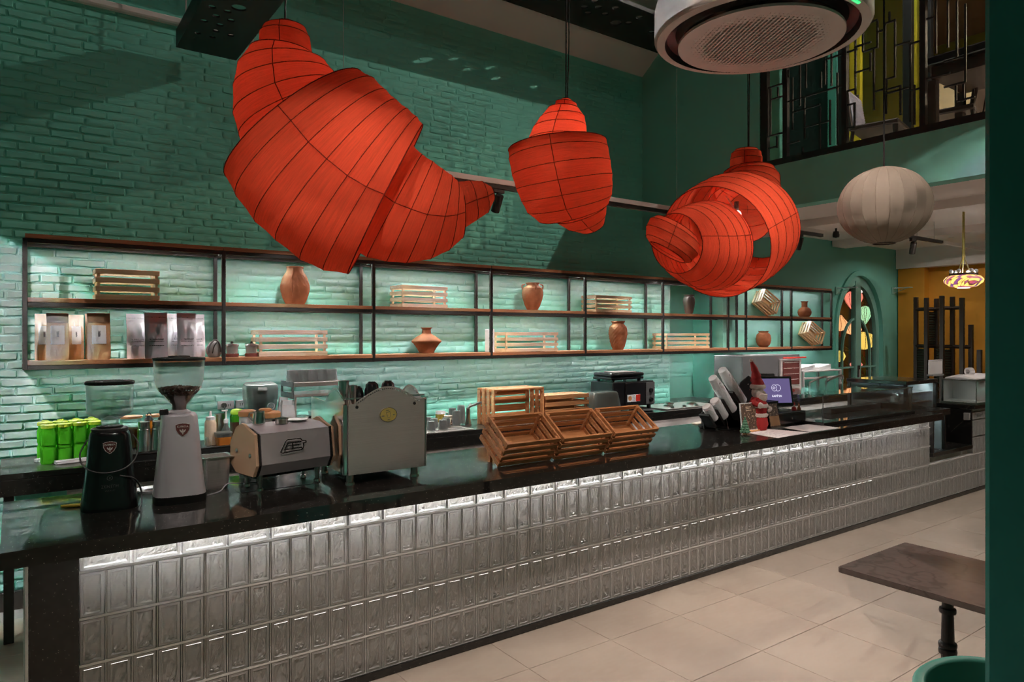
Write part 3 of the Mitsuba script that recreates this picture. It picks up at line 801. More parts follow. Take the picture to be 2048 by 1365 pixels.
rail = thing('track_rail', 'long black and white track light rail hung in front of the shelves', 'light rail')
put(rail + '__profile', cbox(1.4, 7.45, RAIL_Y - 0.018, RAIL_Y + 0.018, RAIL_Z, RAIL_Z + 0.035, 0.002), 'mat_black_metal')
put(rail + '__cover', cbox(1.4, 7.45, RAIL_Y - 0.024, RAIL_Y + 0.024, RAIL_Z + 0.035, RAIL_Z + 0.075, 0.002), 'mat_white', label='pale top cover')
for x in (1.75, 5.0):
    put(rail + '__wire', tube([(x, RAIL_Y, RAIL_Z + 0.07), (x, RAIL_Y, 5.66)], 0.0016, 6), 'mat_alu')
rail0 = thing('track_rail', 'short track light rail left of the view, in front of the shelves', 'light rail')
put(rail0 + '__profile', cbox(-2.0, -0.35, RAIL_Y - 0.018, RAIL_Y + 0.018, RAIL_Z, RAIL_Z + 0.035, 0.002), 'mat_black_metal')
put(rail0 + '__wire', tube([(-1.2, RAIL_Y, RAIL_Z + 0.0355), (-1.2, RAIL_Y, 5.66)], 0.0025, 6), 'mat_black_metal')
names = ['black track spotlight above the counter at the far left, aimed at the brick wall', 'black track spotlight on the front rail, hidden behind the largest croissant lamp', 'black track spotlight on the front rail beside the tip of the largest croissant lamp',
         'black track spotlight on the front rail, behind the middle croissant lamp', 'black track spotlight on the front rail, behind the right croissant lamp', 'black track spotlight right of the right croissant lamp, at the end of the front rail']
for i, (x, tg, pw, cut) in enumerate(HEADS):
    q = track_head('track_spotlight', (x, RAIL_Y, RAIL_Z), tg, names[i], group='track spotlights', lit=i in (2, 5))
    spot(f'spot_wall_{i}', q, tg, pw, cut, NEUT)
for nm, yr, x0, x1, heads, lb, cl in (('floor', 2.35, -0.9, 3.5, FLOOR_HEADS, 'black track light rail high over the guest floor', WARM), ('bar', 0.798, -0.5, 5.4, BAR_HEADS, 'black track light rail over the viewer, its spots aimed at the bar', WARM)):
    frail = thing('track_rail', lb, 'light rail')
    put(frail + '__profile', cbox(x0, x1, yr - 0.018, yr + 0.018, 3.9, 3.935, 0.002), 'mat_black_metal')
    for x in (x0 + 0.4, x1 - 0.5):
        put(frail + '__wire', tube([(x, yr, 3.9355), (x, yr, 6.6)], 0.0025, 6), 'mat_black_metal')
    for i, (x, tg, pw, cut) in enumerate(heads):
        q = track_head('track_spotlight', (x, yr, 3.90), tg, 'black track spotlight high above the guest floor' if nm == 'floor' else 'black track spotlight over the viewer, aimed at the bar', group=f'spotlights of the {nm} rail', lit=False)
        spot(f'spot_{nm}_{i}', q, tg, pw, cut, cl)

# ------------------------------------------------------------------ things on the wall shelf
S_MID, S_LOW, YS = 2.0285, 1.6285, 5.40


def crate(L, W, Hc, n, M, label, category='crate', group='wooden crates', m='mat_pine', nb=4, th=0.010):
    """a slatted box, opening up: L along x, W along y; M = its place"""
    t = thing('wooden_crate', label, category, group)
    hs = Hc / n * 0.66
    gap = (Hc - n * hs) / max(n - 1, 1)
    def go(part, mesh):
        put(t + '__' + part, mesh, m, to_world=M)
    long_ = mikit.ply(cbox(-L / 2, L / 2, -th / 2, th / 2, 0, hs, 0.0015), m)
    short = mikit.ply(cbox(-th / 2, th / 2, -W / 2 + th, W / 2 - th, 0, hs, 0.0015), m)
    post = mikit.ply(cbox(-0.009, 0.009, -0.009, 0.009, 0.002, Hc - 0.003, 0.001), m)
    bw = (W - 2 * th) / nb
    base = mikit.ply(cbox(-L / 2 + th, L / 2 - th, -bw * 0.40, bw * 0.40, 0, 0.009, 0.001), m)
    M = np.array(M, float)
    def go2(part, d, off):
        go(part, {**d, 'to_world': 0}) if False else None
        key = free(t + '__' + part); scene[key] = {**d, 'to_world': T(M @ trimesh.transformations.translation_matrix(off))}
    for i in range(n):
        z = i * (hs + gap)
        for s in (-1, 1):
            go2('slat', long_, (0, s * (W / 2 - th / 2), z)); go2('slat', short, (s * (L / 2 - th / 2), 0, z))
    for sx in (-1, 1):
        for sy in (-1, 1):
            go2('corner_post', post, (sx * (L / 2 - th - 0.009), sy * (W / 2 - th - 0.009), 0))
    for i in range(nb):
        go2('bottom_slat', base, (0, -W / 2 + th + bw * (i + 0.5), 0.0))
    return t


def place(x, y, z, rz=0, rx=0, ry=0):
    M = trimesh.transformations.translation_matrix((x, y, z)) @ rot(rz, (0, 0, 1))
    return M @ rot(ry, (0, 1, 0)) @ rot(rx, (1, 0, 0))


CG = 'slatted pine crates on the wall shelf'
# upper row: closed crates seen from the side
for u0, u1, vt, rz, lb in ((187, 322, 540, 0, 'low slatted pine crate on the upper shelf, first bay from the left'),
                           (800, 899, 572, 10, 'low slatted pine crate on the upper shelf right of the largest croissant lamp'),
                           (1188, 1270, 592, 14, 'low slatted pine crate on the upper shelf between the handled jar and the dark vase')):
    x0, x1 = X(u0, YS - 0.08), X(u1, YS - 0.08)
    h = Z((u0 + u1) / 2, vt, YS - 0.08) - S_MID
    crate(x1 - x0 - 0.02, 0.21, h, 4, place((x0 + x1) / 2, 5.415 + 0.002 * rz, S_MID, rz * 0.4), lb, group=CG)
for u0, u1, vt, lb in ((512, 654, 661, 'long slatted pine crate on the lower shelf right of the two steel drip filters'),
                       (1005, 1113, 665, 'long slatted pine crate on the lower shelf right of the white candle'),
                       (1327, 1415, 667, 'long slatted pine crate on the lower shelf before the wall recess')):
    x0, x1 = X(u0, YS - 0.05), X(u1, YS - 0.05)
    h = Z((u0 + u1) / 2, vt, YS - 0.05) - S_LOW
    crate(x1 - x0 - 0.02, 0.22, h, 4, place((x0 + x1) / 2, 5.42, S_LOW), lb, group=CG)
# two crates set up on a corner, open to the room
for u0, u1, v0, v1, zb, lb in ((1495, 1563, 587, 634, S_MID, 'pine crate tipped on its corner on the upper shelf at right'),
                               (1588, 1652, 650, 696, S_LOW, 'pine crate tipped on its corner on the lower shelf at right')):
    x0, x1 = X(u0, 5.38), X(u1, 5.38)
    Lc, Wc, Hc = 0.30, 0.20, 0.17
    M = rot(-14, (0, 0, 1)) @ rot(33, (0, 1, 0)) @ rot(78, (1, 0, 0))
    c = np.array([[sx * Lc / 2, sy * Wc / 2, h_] for sx in (-1, 1) for sy in (-1, 1) for h_ in (0, Hc)])
    cz = (c @ M[:3, :3].T)
    M = trimesh.transformations.translation_matrix(((x0 + x1) / 2 - cz[:, 0].mean(), 5.36 - cz[:, 1].mean(), zb - cz[:, 2].min())) @ M
    crate(Lc, Wc, Hc, 4, M, lb, group=CG)


def pot(name, prof, u, z0, label, m='mat_terra', y=5.40, group=None, handles=0, n=36, cat_='vase', seams=(), dimples=False):
    """a turned pot from its profile (radius, height), with a wall and an inside"""
    x = X(u, y)
    t = thing(name, label, cat_, group)
    p = np.array(prof, float)
    zs = np.linspace(0, p[-1, 1], 34)
    from scipy.interpolate import PchipInterpolator
    r = PchipInterpolator(p[:, 1], p[:, 0])(zs)
    inner = [(max(0.002, a - 0.008), b) for a, b in zip(r[::-1], zs[::-1])][:12]
    body = lathe([(0.0, 0.0)] + list(zip(r, zs)) + inner + [(0.0, inner[-1][1])], n)
    if dimples:
        v = body.vertices.copy(); a = np.arctan2(v[:, 1], v[:, 0]); k = 1 + 0.035 * np.cos(a * 16) * np.cos(v[:, 2] * 150) * (v[:, 2] > 0.03)
        v[:, :2] *= k[:, None]; body.vertices = v
    put(t + '__body', mv(body, (x, y, z0)), m, smooth=45)
    put(t + '__rim', mv(lathe([(p[-1, 0] - 0.006, p[-1, 1] - 0.004), (p[-1, 0] + 0.005, p[-1, 1] - 0.004), (p[-1, 0] + 0.006, p[-1, 1] + 0.006), (p[-1, 0] - 0.006, p[-1, 1] + 0.006)], n, closed=True), (x, y, z0)), m, smooth=40)
    for k in range(handles):
        a = -1.9 + k * 6.283 / max(handles, 1)
        zh = p[-1, 1] * 0.86; rh = float(np.interp(zh, zs, r))
        d = np.array([math.cos(a), math.sin(a), 0])
        pts = [np.array([x, y, z0 + zh + 0.028]) + d * (rh - 0.004), np.array([x, y, z0 + zh + 0.02]) + d * (rh + 0.022), np.array([x, y, z0 + zh - 0.012]) + d * (rh + 0.022), np.array([x, y, z0 + zh - 0.028]) + d * (rh + 0.004)]
        put(t + '__handle', tube(smooth_path(pts, 12), 0.006, 7), m, smooth=50)
    for a in seams:
        put(t + '__seam', tube([(x + (rr + 0.001) * math.cos(a), y + (rr + 0.001) * math.sin(a), z0 + zz) for rr, zz in zip(r[2:-2], zs[2:-2])], 0.004, 6), m, smooth=50)
    return t


k = 5.40 / 1462.0 * 1.0


def scale_pot(u, wpx, hpx, shape, y=5.40):
    """profile in metres for a pot of that pixel width and height seen at u: shape = [(radius fraction, height fraction)]"""
    s = y / ray(u, V0)[1]
    return [(a * wpx * s / 2, b * hpx * s) for a, b in shape]


pot('vase', scale_pot(590, 57, 74, [(0.62, 0), (0.86, 0.2), (1.0, 0.46), (0.84, 0.72), (0.56, 0.93), (0.54, 1.0)]), 590, S_MID, 'terracotta vase with a vertical seam on the upper shelf below the largest croissant lamp', seams=(-2.1, 0.2, 2.4))
pot('vase', scale_pot(1065, 43, 54, [(0.46, 0), (0.78, 0.25), (1.0, 0.62), (0.9, 0.82), (0.56, 0.94), (0.58, 1.0)]), 1065, S_MID, 'terracotta jar with small loop handles on the upper shelf, middle bay', handles=4)
pot('vase', scale_pot(1378, 24, 38, [(0.56, 0), (0.85, 0.35), (1.0, 0.72), (0.9, 0.9), (0.72, 0.95), (0.8, 1.0)]), 1378, S_MID, 'small dark brown vase on the upper shelf before the wall recess', m='mat_clay_dark')
pot('jug', scale_pot(1609, 26, 30, [(0.6, 0), (0.95, 0.18), (1.0, 0.32), (0.72, 0.56), (0.42, 0.66), (0.42, 0.95), (0.46, 1.0)]), 1609, S_MID, 'small terracotta bottle with a narrow neck on the upper shelf at the far right', y=5.34)
pot('vase', scale_pot(853, 60, 50, [(0.48, 0), (0.86, 0.38), (1.0, 0.47), (0.66, 0.66), (0.30, 0.80), (0.28, 0.95), (0.32, 1.0)]), 853, S_LOW, 'squat angular terracotta vase with a short neck on the lower shelf')
pot('vase', scale_pot(1236, 37, 56, [(0.56, 0), (0.86, 0.3), (1.0, 0.62), (0.92, 0.8), (0.62, 0.93), (0.7, 1.0)]), 1236, S_LOW, 'tall terracotta jar with dimpled sides on the lower shelf', dimples=True, n=96)
pot('vase', scale_pot(1527, 29, 31, [(0.5, 0), (0.86, 0.2), (1.0, 0.5), (0.88, 0.8), (0.6, 0.95), (0.62, 1.0)]), 1527, S_LOW, 'small round terracotta jar on the lower shelf at right', y=5.34)
# white candle
x = X(981, 5.35)
cn = thing('candle', 'tall white square candle on the lower shelf behind a black post', 'candle')
put(cn + '__body', cbox(x - 0.034, x + 0.034, 5.33, 5.398, S_LOW, S_LOW + 0.215, 0.006), 'mat_paper')
put(cn + '__wick', tube([(x, 5.364, S_LOW + 0.214), (x + 0.002, 5.364, S_LOW + 0.226)], 0.0015, 5), 'mat_black')


# coffee bags
def bag(u0, u1, vt, vb, y, m, label, group, band=None, lab=True, lines=False, seed=0, depth=0.075):
    """a stand-up pouch: flat sealed top, full belly, creased front"""
    x0, x1 = X(u0, y), X(u1, y); um = (u0 + u1) / 2
    h = Z(um, vt, y) - S_LOW; w = x1 - x0; xc = (x0 + x1) / 2
    nx, nz = 15, 19
    g, zz = np.meshgrid(np.linspace(-1, 1, nx), np.linspace(0, 1, nz), indexing='ij')
    belly = np.interp(zz, [0, 0.03, 0.35, 0.62, 0.78, 0.84, 1.0], [0.42, 0.5, 0.5, 0.34, 0.12, 0.035, 0.03])
    r = np.random.default_rng(seed)
    ns = meshkit.fbm(np.stack([g * 2.2 + seed * 3.7, zz * 5, g * 0 + seed], -1), 3) - 0.5
    yy = -depth * belly * (1 - 0.55 * np.abs(g) ** 3) + ns * 0.030 * np.interp(zz, [0, 0.1, 0.75, 0.85, 1], [0.2, 0.8, 1, 0.15, 0.05]) * (1 - g ** 6)
    wx = np.interp(zz, [0, 0.05, 0.5, 0.8, 1], [0.95, 1.0, 0.98, 0.97, 0.99]) + ns * 0.05 * (np.abs(g) > 0.9)
    lean = 0.02 * zz
    A = np.stack([xc + g * wx * w / 2, y + yy + lean, S_LOW + zz * h], -1)
    B = np.stack([xc + g * wx * w / 2, y - yy * 0.8 + lean, S_LOW + zz * h], -1); B[[0, -1]] = A[[0, -1]] + [0, 0.004, 0]
    i, j = np.meshgrid(np.arange(nx - 1), np.arange(nz - 1), indexing='ij')
    q = np.stack([i * nz + j, (i + 1) * nz + j, (i + 1) * nz + j + 1, i * nz + j + 1], -1).reshape(-1, 4)
    f1_, f2_ = np.vstack([q[:, [0, 1, 2]], q[:, [0, 2, 3]]]), np.vstack([q[:, [0, 2, 1]], q[:, [0, 3, 2]]]) + nx * nz
    # close the base and the top
    bl = np.arange(nx) * nz; tl = bl + nz - 1; N = nx * nz; extra = []
    for a, b in zip(bl[:-1], bl[1:]):
        extra += [(a, a + N, b + N), (a, b + N, b)]
    for a, b in zip(tl[:-1], tl[1:]):
        extra += [(a, b + N, a + N), (a, b, b + N)]
    m_ = tm(np.vstack([A.reshape(-1, 3), B.reshape(-1, 3)]), np.vstack([f1_, f2_, extra]))
    t = thing('coffee_bag', label, 'bag', group)
    put(t + '__pouch', m_, m, smooth=35)

    def patch(x_a, x_b, z_a, z_b, mm, part, lbl=None, off=0.0035, parent=t):
        gx, gz = np.meshgrid(np.linspace(x_a, x_b, 7), np.linspace(z_a, z_b, 7), indexing='ij')
        from scipy.ndimage import map_coordinates
        ci = (gx + 1) / 2 * (nx - 1); cj = gz * (nz - 1)
        P = np.stack([map_coordinates(A[..., k], [ci, cj], order=1) for k in range(3)], -1); P[..., 1] -= off
        i, j = np.meshgrid(np.arange(6), np.arange(6), indexing='ij')
        q = np.stack([i * 7 + j, (i + 1) * 7 + j, (i + 1) * 7 + j + 1, i * 7 + j + 1], -1).reshape(-1, 4)
        P2 = P.copy(); P2[..., 1] += 0.0015
        return put(parent + '__' + part, tm(np.vstack([P.reshape(-1, 3)]), np.vstack([q[:, [0, 1, 2]], q[:, [0, 2, 3]]])), mm, label=lbl, smooth=True)
    if band:  # shade on the upper front, put on as a darker patch
        patch(-0.99, 0.99, 0.80, 0.995, band, 'top_fold', 'brown folded top')
    if lab:
        k = patch(-0.62, 0.62, 0.34, 0.74, 'mat_paper', 'paper_label', 'white paper label')
        patch(-0.10, 0.10, 0.50, 0.60, 'mat_print', 'cup_mark', off=0.0055, parent=k)
        patch(-0.13, 0.13, 0.605, 0.615, 'mat_print', 'cup_mark', off=0.0055, parent=k)
    if lines:
        patch(-0.9, 0.9, 0.90, 0.906, 'mat_print', 'seal_line')
        for za, w_ in ((0.37, 0.66), (0.28, 0.66)):
            patch(-w_, w_, za, za + 0.010, 'mat_print', 'printed_line', off=0.0045)
        for xa in np.linspace(-0.35, 0.55, 9):
            patch(xa, xa + 0.07, 0.41, 0.437, 'mat_print', 'printed_letter', off=0.0045)
        patch(-0.6, -0.52, 0.415, 0.435, 'mat_print', 'printed_letter', off=0.0045)
    return t


KG, SG = 'kraft paper coffee bags', 'silver coffee bags'
bag(69, 108, 628, 714, 5.43, 'mat_kraft', 'kraft coffee bag with a white label, leftmost, half behind another', KG, seed=1)
bag(137, 168, 630, 712, 5.45, 'mat_kraft', 'kraft coffee bag with a white label, standing in the back row between two brown-topped bags', KG, seed=2)
bag(170, 198, 628, 712, 5.505, 'mat_kraft', 'kraft coffee bag at the back, mostly hidden behind the right brown-topped bag', KG, lab=False, seed=3)
bag(92, 138, 627, 717, 5.335, 'mat_kraft', 'brown-topped kraft coffee bag with a white label, left one of the front pair', KG, band='mat_kraft_dark', seed=4)
bag(174, 221, 627, 716, 5.335, 'mat_kraft', 'brown-topped kraft coffee bag with a white label, right one of the front pair', KG, band='mat_kraft_dark', seed=5)
bag(253, 298, 628, 713, 5.43, 'mat_foil', 'silver coffee bag, leftmost in the back row', SG, lab=False, lines=True, seed=6)
bag(335, 372, 628, 712, 5.45, 'mat_foil', 'silver coffee bag in the back row between the two front ones', SG, lab=False, lines=True, seed=7)
bag(376, 410, 629, 712, 5.44, 'mat_foil', 'silver coffee bag, rightmost in the back row', SG, lab=False, lines=True, seed=8)
bag(289, 335, 626, 714, 5.338, 'mat_foil', 'silver coffee bag with deep creases, left one of the front pair', SG, lab=False, lines=True, seed=9)
bag(354, 393, 627, 715, 5.332, 'mat_foil', 'silver coffee bag, right one of the front pair', SG, lab=False, lines=True, seed=10)

# grey pouch and steel drip filters
x = X(428, 5.36)
gp_ = thing('grey_pouch', 'small grey cloth pouch with a strap on the lower shelf beside the first inner post', 'pouch')
bm = trimesh.creation.icosphere(3, 1.0); v = bm.vertices.copy()
v = np.stack([v[:, 0] * 0.056 * (1 - 0.28 * (v[:, 2] > 0) * v[:, 2]), v[:, 1] * 0.045, np.maximum(v[:, 2], -0.85) * 0.066 + 0.056], -1); bm.vertices = v
put(gp_ + '__body', mv(bm, (x, 5.36, S_LOW)), 'mat_grey_fabric', smooth=60)
put(gp_ + '__strap', tube(smooth_path([(x - 0.045, 5.33, S_LOW + 0.03), (x - 0.035, 5.32, S_LOW + 0.09), (x, 5.33, S_LOW + 0.128), (x + 0.03, 5.33, S_LOW + 0.10), (x + 0.04, 5.325, S_LOW + 0.04)], 24), 0.006, 6), 'mat_dark_grey')
put(gp_ + '__zip', tube(smooth_path([(x - 0.02, 5.313, S_LOW + 0.03), (x - 0.012, 5.308, S_LOW + 0.075), (x + 0.01, 5.318, S_LOW + 0.11)], 12), 0.003, 5), 'mat_black')
for u, lb in ((464, 'steel drip coffee filter with a black lid knob, left of two on the lower shelf'), (503, 'steel drip coffee filter with a black lid knob, right of two on the lower shelf')):
    x = X(u, 5.36); t = thing('drip_filter', lb, 'coffee filter', 'steel drip filters')
    put(t + '__saucer', mv(lathe([(0.0, 0.0), (0.044, 0.0), (0.048, 0.022), (0.040, 0.026), (0.0, 0.026)], 28), (x, 5.36, S_LOW)), 'mat_maroon', smooth=35)
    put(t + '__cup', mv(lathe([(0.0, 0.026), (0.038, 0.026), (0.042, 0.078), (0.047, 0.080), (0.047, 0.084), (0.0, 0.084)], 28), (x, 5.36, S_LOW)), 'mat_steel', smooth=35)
    put(t + '__lid', mv(lathe([(0.047, 0.0845), (0.044, 0.094), (0.01, 0.099), (0.0, 0.099)], 28), (x, 5.36, S_LOW)), 'mat_chrome', smooth=35)
    put(t + '__knob', mv(lathe([(0.006, 0.099), (0.010, 0.112), (0.0, 0.116)], 14), (x, 5.36, S_LOW)), 'mat_black', smooth=35)

# ------------------------------------------------------------------ on the front counter
def on(u, v, z=CTOP):
    return at(u, v, z=z)


def face_rz(p):
    """the turn about z that makes -y face the camera from p"""
    return math.degrees(math.atan2(p[1], p[0])) - 90


def prism_stack(levels, n=40, e=4.0):
    """a body of rounded-square sections: levels = [(z, half width, half depth, y shift)]"""
    a = np.arange(n) * 2 * np.pi / n
    c, s = np.cos(a), np.sin(a)
    sx, sy = np.sign(c) * np.abs(c) ** (2 / e), np.sign(s) * np.abs(s) ** (2 / e)
    V, Fc = [], []
    for z, hw, hd, ys in levels:
        V.append(np.stack([sx * hw, sy * hd + ys, np.full(n, z)], 1))
    k = len(levels); j = np.arange(n); j2 = (j + 1) % n
    for i in range(k - 1):
        Fc += [np.stack([i * n + j, i * n + j2, (i + 1) * n + j2], 1), np.stack([i * n + j, (i + 1) * n + j2, (i + 1) * n + j], 1)]
    V = np.vstack(V + [[[0, levels[0][3], levels[0][0]]], [[0, levels[-1][3], levels[-1][0]]]])
    Fc += [np.stack([np.full(n, k * n), j2, j], 1), np.stack([np.full(n, k * n + 1), (k - 1) * n + j, (k - 1) * n + j2], 1)]
    return tm(V, np.vstack(Fc))


def glass_wall(p, th=0.003, n=56):
    return lathe(list(p) + [(r - th, z) for r, z in reversed(p)], n, closed=True)


def shield(w, h):
    return Polygon([(-w / 2, h * 0.42), (-w * 0.25, h * 0.5), (0, h * 0.53), (w * 0.25, h * 0.5), (w / 2, h * 0.42), (w * 0.47, 0.05 * h), (w * 0.3, -h * 0.27), (0, -h * 0.5), (-w * 0.3, -h * 0.27), (-w * 0.47, 0.05 * h)])


def text(s, h, depth=0.0015, bold=False):
    m = meshkit.text_mesh(s, h, depth, bold); b = m.bounds
    m.apply_translation((-(b[0][0] + b[1][0]) / 2, -(b[0][1] + b[1][1]) / 2, 0)); return m


def badge(t, M, w, h, frame_mat='mat_alu'):
    """a shield badge with a lily and a word on it, drawn in the xz plane facing -y"""
    s = shield(w, h)
    def pl(mesh, y0):
        return mv(xz(mesh, y0), M=M)
    k = put(t + '__badge', pl(extrude(s, 0.003), -0.003), frame_mat, label='shield shaped badge')
    put(k + '__field', pl(extrude(s.buffer(-0.0022), 0.001), -0.0042), 'mat_maroon')
    put(k + '__lettering', pl(mv(extrude(unary_union([]), 1), (0, 0, 0)) if False else mv(text('EUREKA', h * 0.14, 0.001, True), (0, h * 0.27, 0)), -0.0054), 'mat_alu')
    petals = [affinity.translate(affinity.scale(Point(0, 0).buffer(1, 8), w * 0.055, h * 0.17), 0, -h * 0.06)]
    for sgn in (-1, 1):
        petals.append(affinity.translate(affinity.rotate(affinity.scale(Point(0, 0).buffer(1, 8), w * 0.05, h * 0.13), -32 * sgn), sgn * w * 0.13, -h * 0.06))
    petals.append(sbox(-w * 0.15, -h * 0.16, w * 0.15, -h * 0.13)); petals.append(affinity.translate(affinity.scale(Point(0, 0).buffer(1, 8), w * 0.05, h * 0.08), 0, -h * 0.24))
    put(k + '__lily', pl(extrude(unary_union(petals), 0.001), -0.0054), 'mat_alu')


# black grinder
pg = on(225, 1022); pg[1] += 0.11
g1 = thing('coffee_grinder', 'black coffee grinder with an empty clear hopper on the bar counter, far left', 'coffee grinder')
RG = rot(face_rz(pg), (0, 0, 1)); MG = trimesh.transformations.translation_matrix(pg) @ RG @ np.diag([1, 1, 0.955, 1])
W = lambda m: mv(m, M=MG)
put(g1 + '__body', W(prism_stack([(0.0, 0.118, 0.125, 0), (0.02, 0.120, 0.127, 0), (0.06, 0.113, 0.12, 0), (0.19, 0.098, 0.105, 0), (0.30, 0.090, 0.098, 0), (0.355, 0.084, 0.09, 0), (0.372, 0.075, 0.08, 0)], e=3.4)), 'mat_black_gloss', smooth=40)
put(g1 + '__collar', W(lathe([(0.052, 0.372), (0.055, 0.395), (0.0, 0.395)], 32)), 'mat_black', smooth=40)
put(g1 + '__dial', W(lathe([(0.0, 0.372), (0.074, 0.372), (0.078, 0.384), (0.07, 0.388), (0.0, 0.388)], 36)), 'mat_dark_grey', smooth=40)
hp = put(g1 + '__hopper', W(glass_wall([(0.034, 0.3955), (0.040, 0.428), (0.088, 0.455), (0.097, 0.462), (0.100, 0.600)])), 'mat_glass', smooth=40, label='clear empty hopper')
put(hp + '__cone', W(lathe([(0.0, 0.448), (0.036, 0.43), (0.036, 0.427)], 28)), 'mat_plastic_clear', smooth=40)
put(g1 + '__lid', W(lathe([(0.0, 0.600), (0.101, 0.600), (0.103, 0.604), (0.103, 0.612), (0.098, 0.616), (0.0, 0.618)], 48)), 'mat_black', smooth=40)
badge(g1, MG @ trimesh.transformations.translation_matrix((0, -0.0995, 0.30)) @ rot(-6, (1, 0, 0)), 0.055, 0.058)
put(g1 + '__lettering', mv(xz(text('ZENITH', 0.0135, 0.001)), M=MG @ trimesh.transformations.translation_matrix((0, -0.1145, 0.118)) @ rot(-6.5, (1, 0, 0))), 'mat_dark_grey')
put(g1 + '__lettering', mv(xz(text('SPECIALITY', 0.005, 0.001)), M=MG @ trimesh.transformations.translation_matrix((0, -0.117, 0.098)) @ rot(-6.5, (1, 0, 0))), 'mat_dark_grey')
put(g1 + '__emblem', mv(xz(extrude(Point(0, 0).buffer(0.012).difference(Point(0, 0).buffer(0.009)).union(Point(0, 0).buffer(0.004)), 0.001)), M=MG @ trimesh.transformations.translation_matrix((0, -0.111, 0.158)) @ rot(-6.5, (1, 0, 0))), 'mat_dark_grey')
put(g1 + '__cord', W(tube(smooth_path([(-0.09, -0.02, 0.335), (-0.118, -0.05, 0.27), (-0.098, -0.10, 0.215), (-0.03, -0.116, 0.185), (0.05, -0.114, 0.195), (0.10, -0.09, 0.235), (0.117, -0.04, 0.30), (0.095, 0.0, 0.345)], 48), 0.0035, 7)), 'mat_dark_grey', smooth=60)
put(g1 + '__power_cord', W(tube(smooth_path([(0.04, -0.112, 0.165), (0.10, -0.09, 0.14), (0.128, -0.03, 0.07), (0.13, -0.06, 0.012), (0.115, -0.15, 0.005), (0.118, -0.2, 0.005)], 40), 0.004, 7)), 'mat_dark_grey', smooth=60)

# grey grinder
pg = on(367, 1008); pg[1] += 0.105
g2 = thing('coffee_grinder', 'silver grey coffee grinder with dark beans in its tall clear hopper', 'coffee grinder')
MG = trimesh.transformations.translation_matrix(pg) @ rot(face_rz(pg) + 4, (0, 0, 1)) @ np.diag([1, 1, 0.965, 1]); W = lambda m: mv(m, M=MG)
put(g2 + '__base', W(prism_stack([(0.0, 0.116, 0.115, 0), (0.038, 0.118, 0.118, 0)], e=4)), 'mat_black', smooth=40)
put(g2 + '__body', W(prism_stack([(0.0385, 0.117, 0.117, 0), (0.09, 0.110, 0.11, 0), (0.22, 0.097, 0.10, 0), (0.34, 0.087, 0.092, 0), (0.425, 0.079, 0.085, 0), (0.436, 0.072, 0.078, 0)], e=3.6)), 'mat_silver_paint', smooth=40)
put(g2 + '__collar', W(lathe([(0.05, 0.436), (0.052, 0.446), (0.036, 0.456), (0.0, 0.456)], 32)), 'mat_silver_paint', smooth=40)
hp = put(g2 + '__hopper', W(glass_wall([(0.033, 0.4565), (0.036, 0.48), (0.072, 0.53), (0.100, 0.565), (0.110, 0.60), (0.114, 0.66), (0.116, 0.705)])), 'mat_glass', smooth=40, label='clear hopper')
bean = trimesh.creation.icosphere(1, 1.0); bean.apply_scale((0.0065, 0.0045, 0.0035))
rb = np.random.default_rng(5); beans = [lathe([(0.0, 0.452), (0.029, 0.452), (0.031, 0.482), (0.062, 0.524), (0.078, 0.542), (0.0, 0.556)], 30)]
for i in range(420):
    r = 0.088 * math.sqrt(rb.random()); a = rb.random() * 6.283
    z = 0.558 + 0.012 * (1 - r / 0.088) + rb.random() * 0.008 if i < 300 else 0.535 + 0.02 * rb.random()
    if i >= 300:
        r = 0.066 + 0.02 * (z - 0.525) / 0.03
    M = trimesh.transformations.random_rotation_matrix(rb.random(3)); M[:3, 3] = (r * math.cos(a), r * math.sin(a), z)
    beans.append(mv(bean, M=M))
k = put(hp + '__beans', W(cat(beans)), 'mat_bean', smooth=True); tag(k, 'heap of dark roasted coffee beans', None, None, 'stuff')
put(g2 + '__lid', W(lathe([(0.0, 0.705), (0.117, 0.705), (0.118, 0.716), (0.11, 0.719), (0.05, 0.720), (0.048, 0.728), (0.0, 0.730)], 48)), 'mat_black', smooth=40)
badge(g2, MG @ trimesh.transformations.translation_matrix((0.008, -0.0915, 0.362)) @ rot(-4.5, (1, 0, 0)), 0.066, 0.066)
put(g2 + '__switch', W(cbox(-0.088, -0.05, -0.05, -0.02, 0.436, 0.462, 0.003)), 'mat_black')
pc = on(415, 993)
single('grey_cable', cat(tube(smooth_path([pc + [0, 0, 0.004], on(440, 985) + [0, 0, 0.004], on(455, 976) + [0, 0, 0.02], on(478, 972) + [0, 0, 0.012], on(520, 966) + [0, 0, 0.004]], 30), 0.004, 7)), 'mat_grey_plastic', 'grey power cord from the silver grinder to the espresso machine', 'cord', smooth=60)

# small steel pan, ring dish, brush, cup beside the grinders
pp = on(428, 980); pp[1] += 0.06; pp[0] += 0.02
sp = thing('steel_pan', 'deep stainless steel food pan standing right behind the silver grinder', 'pan')
MP = trimesh.transformations.translation_matrix(pp); W = lambda m: mv(m, M=MP)
put(sp + '__body', W(prism_stack([(0.0, 0.052, 0.05, 0), (0.02, 0.058, 0.056, 0), (0.165, 0.066, 0.064, 0), (0.166, 0.063, 0.061, 0), (0.02, 0.054, 0.052, 0)], e=6)), 'mat_steel', smooth=40)
put(sp + '__rim', W(cat(cbox(-0.078, 0.078, -0.076, -0.062, 0.163, 0.168), cbox(-0.078, 0.078, 0.062, 0.076, 0.163, 0.168), cbox(-0.078, -0.062, -0.062, 0.062, 0.163, 0.168), cbox(0.062, 0.078, -0.062, 0.062, 0.163, 0.168))), 'mat_chrome')
pr = on(302, 982)
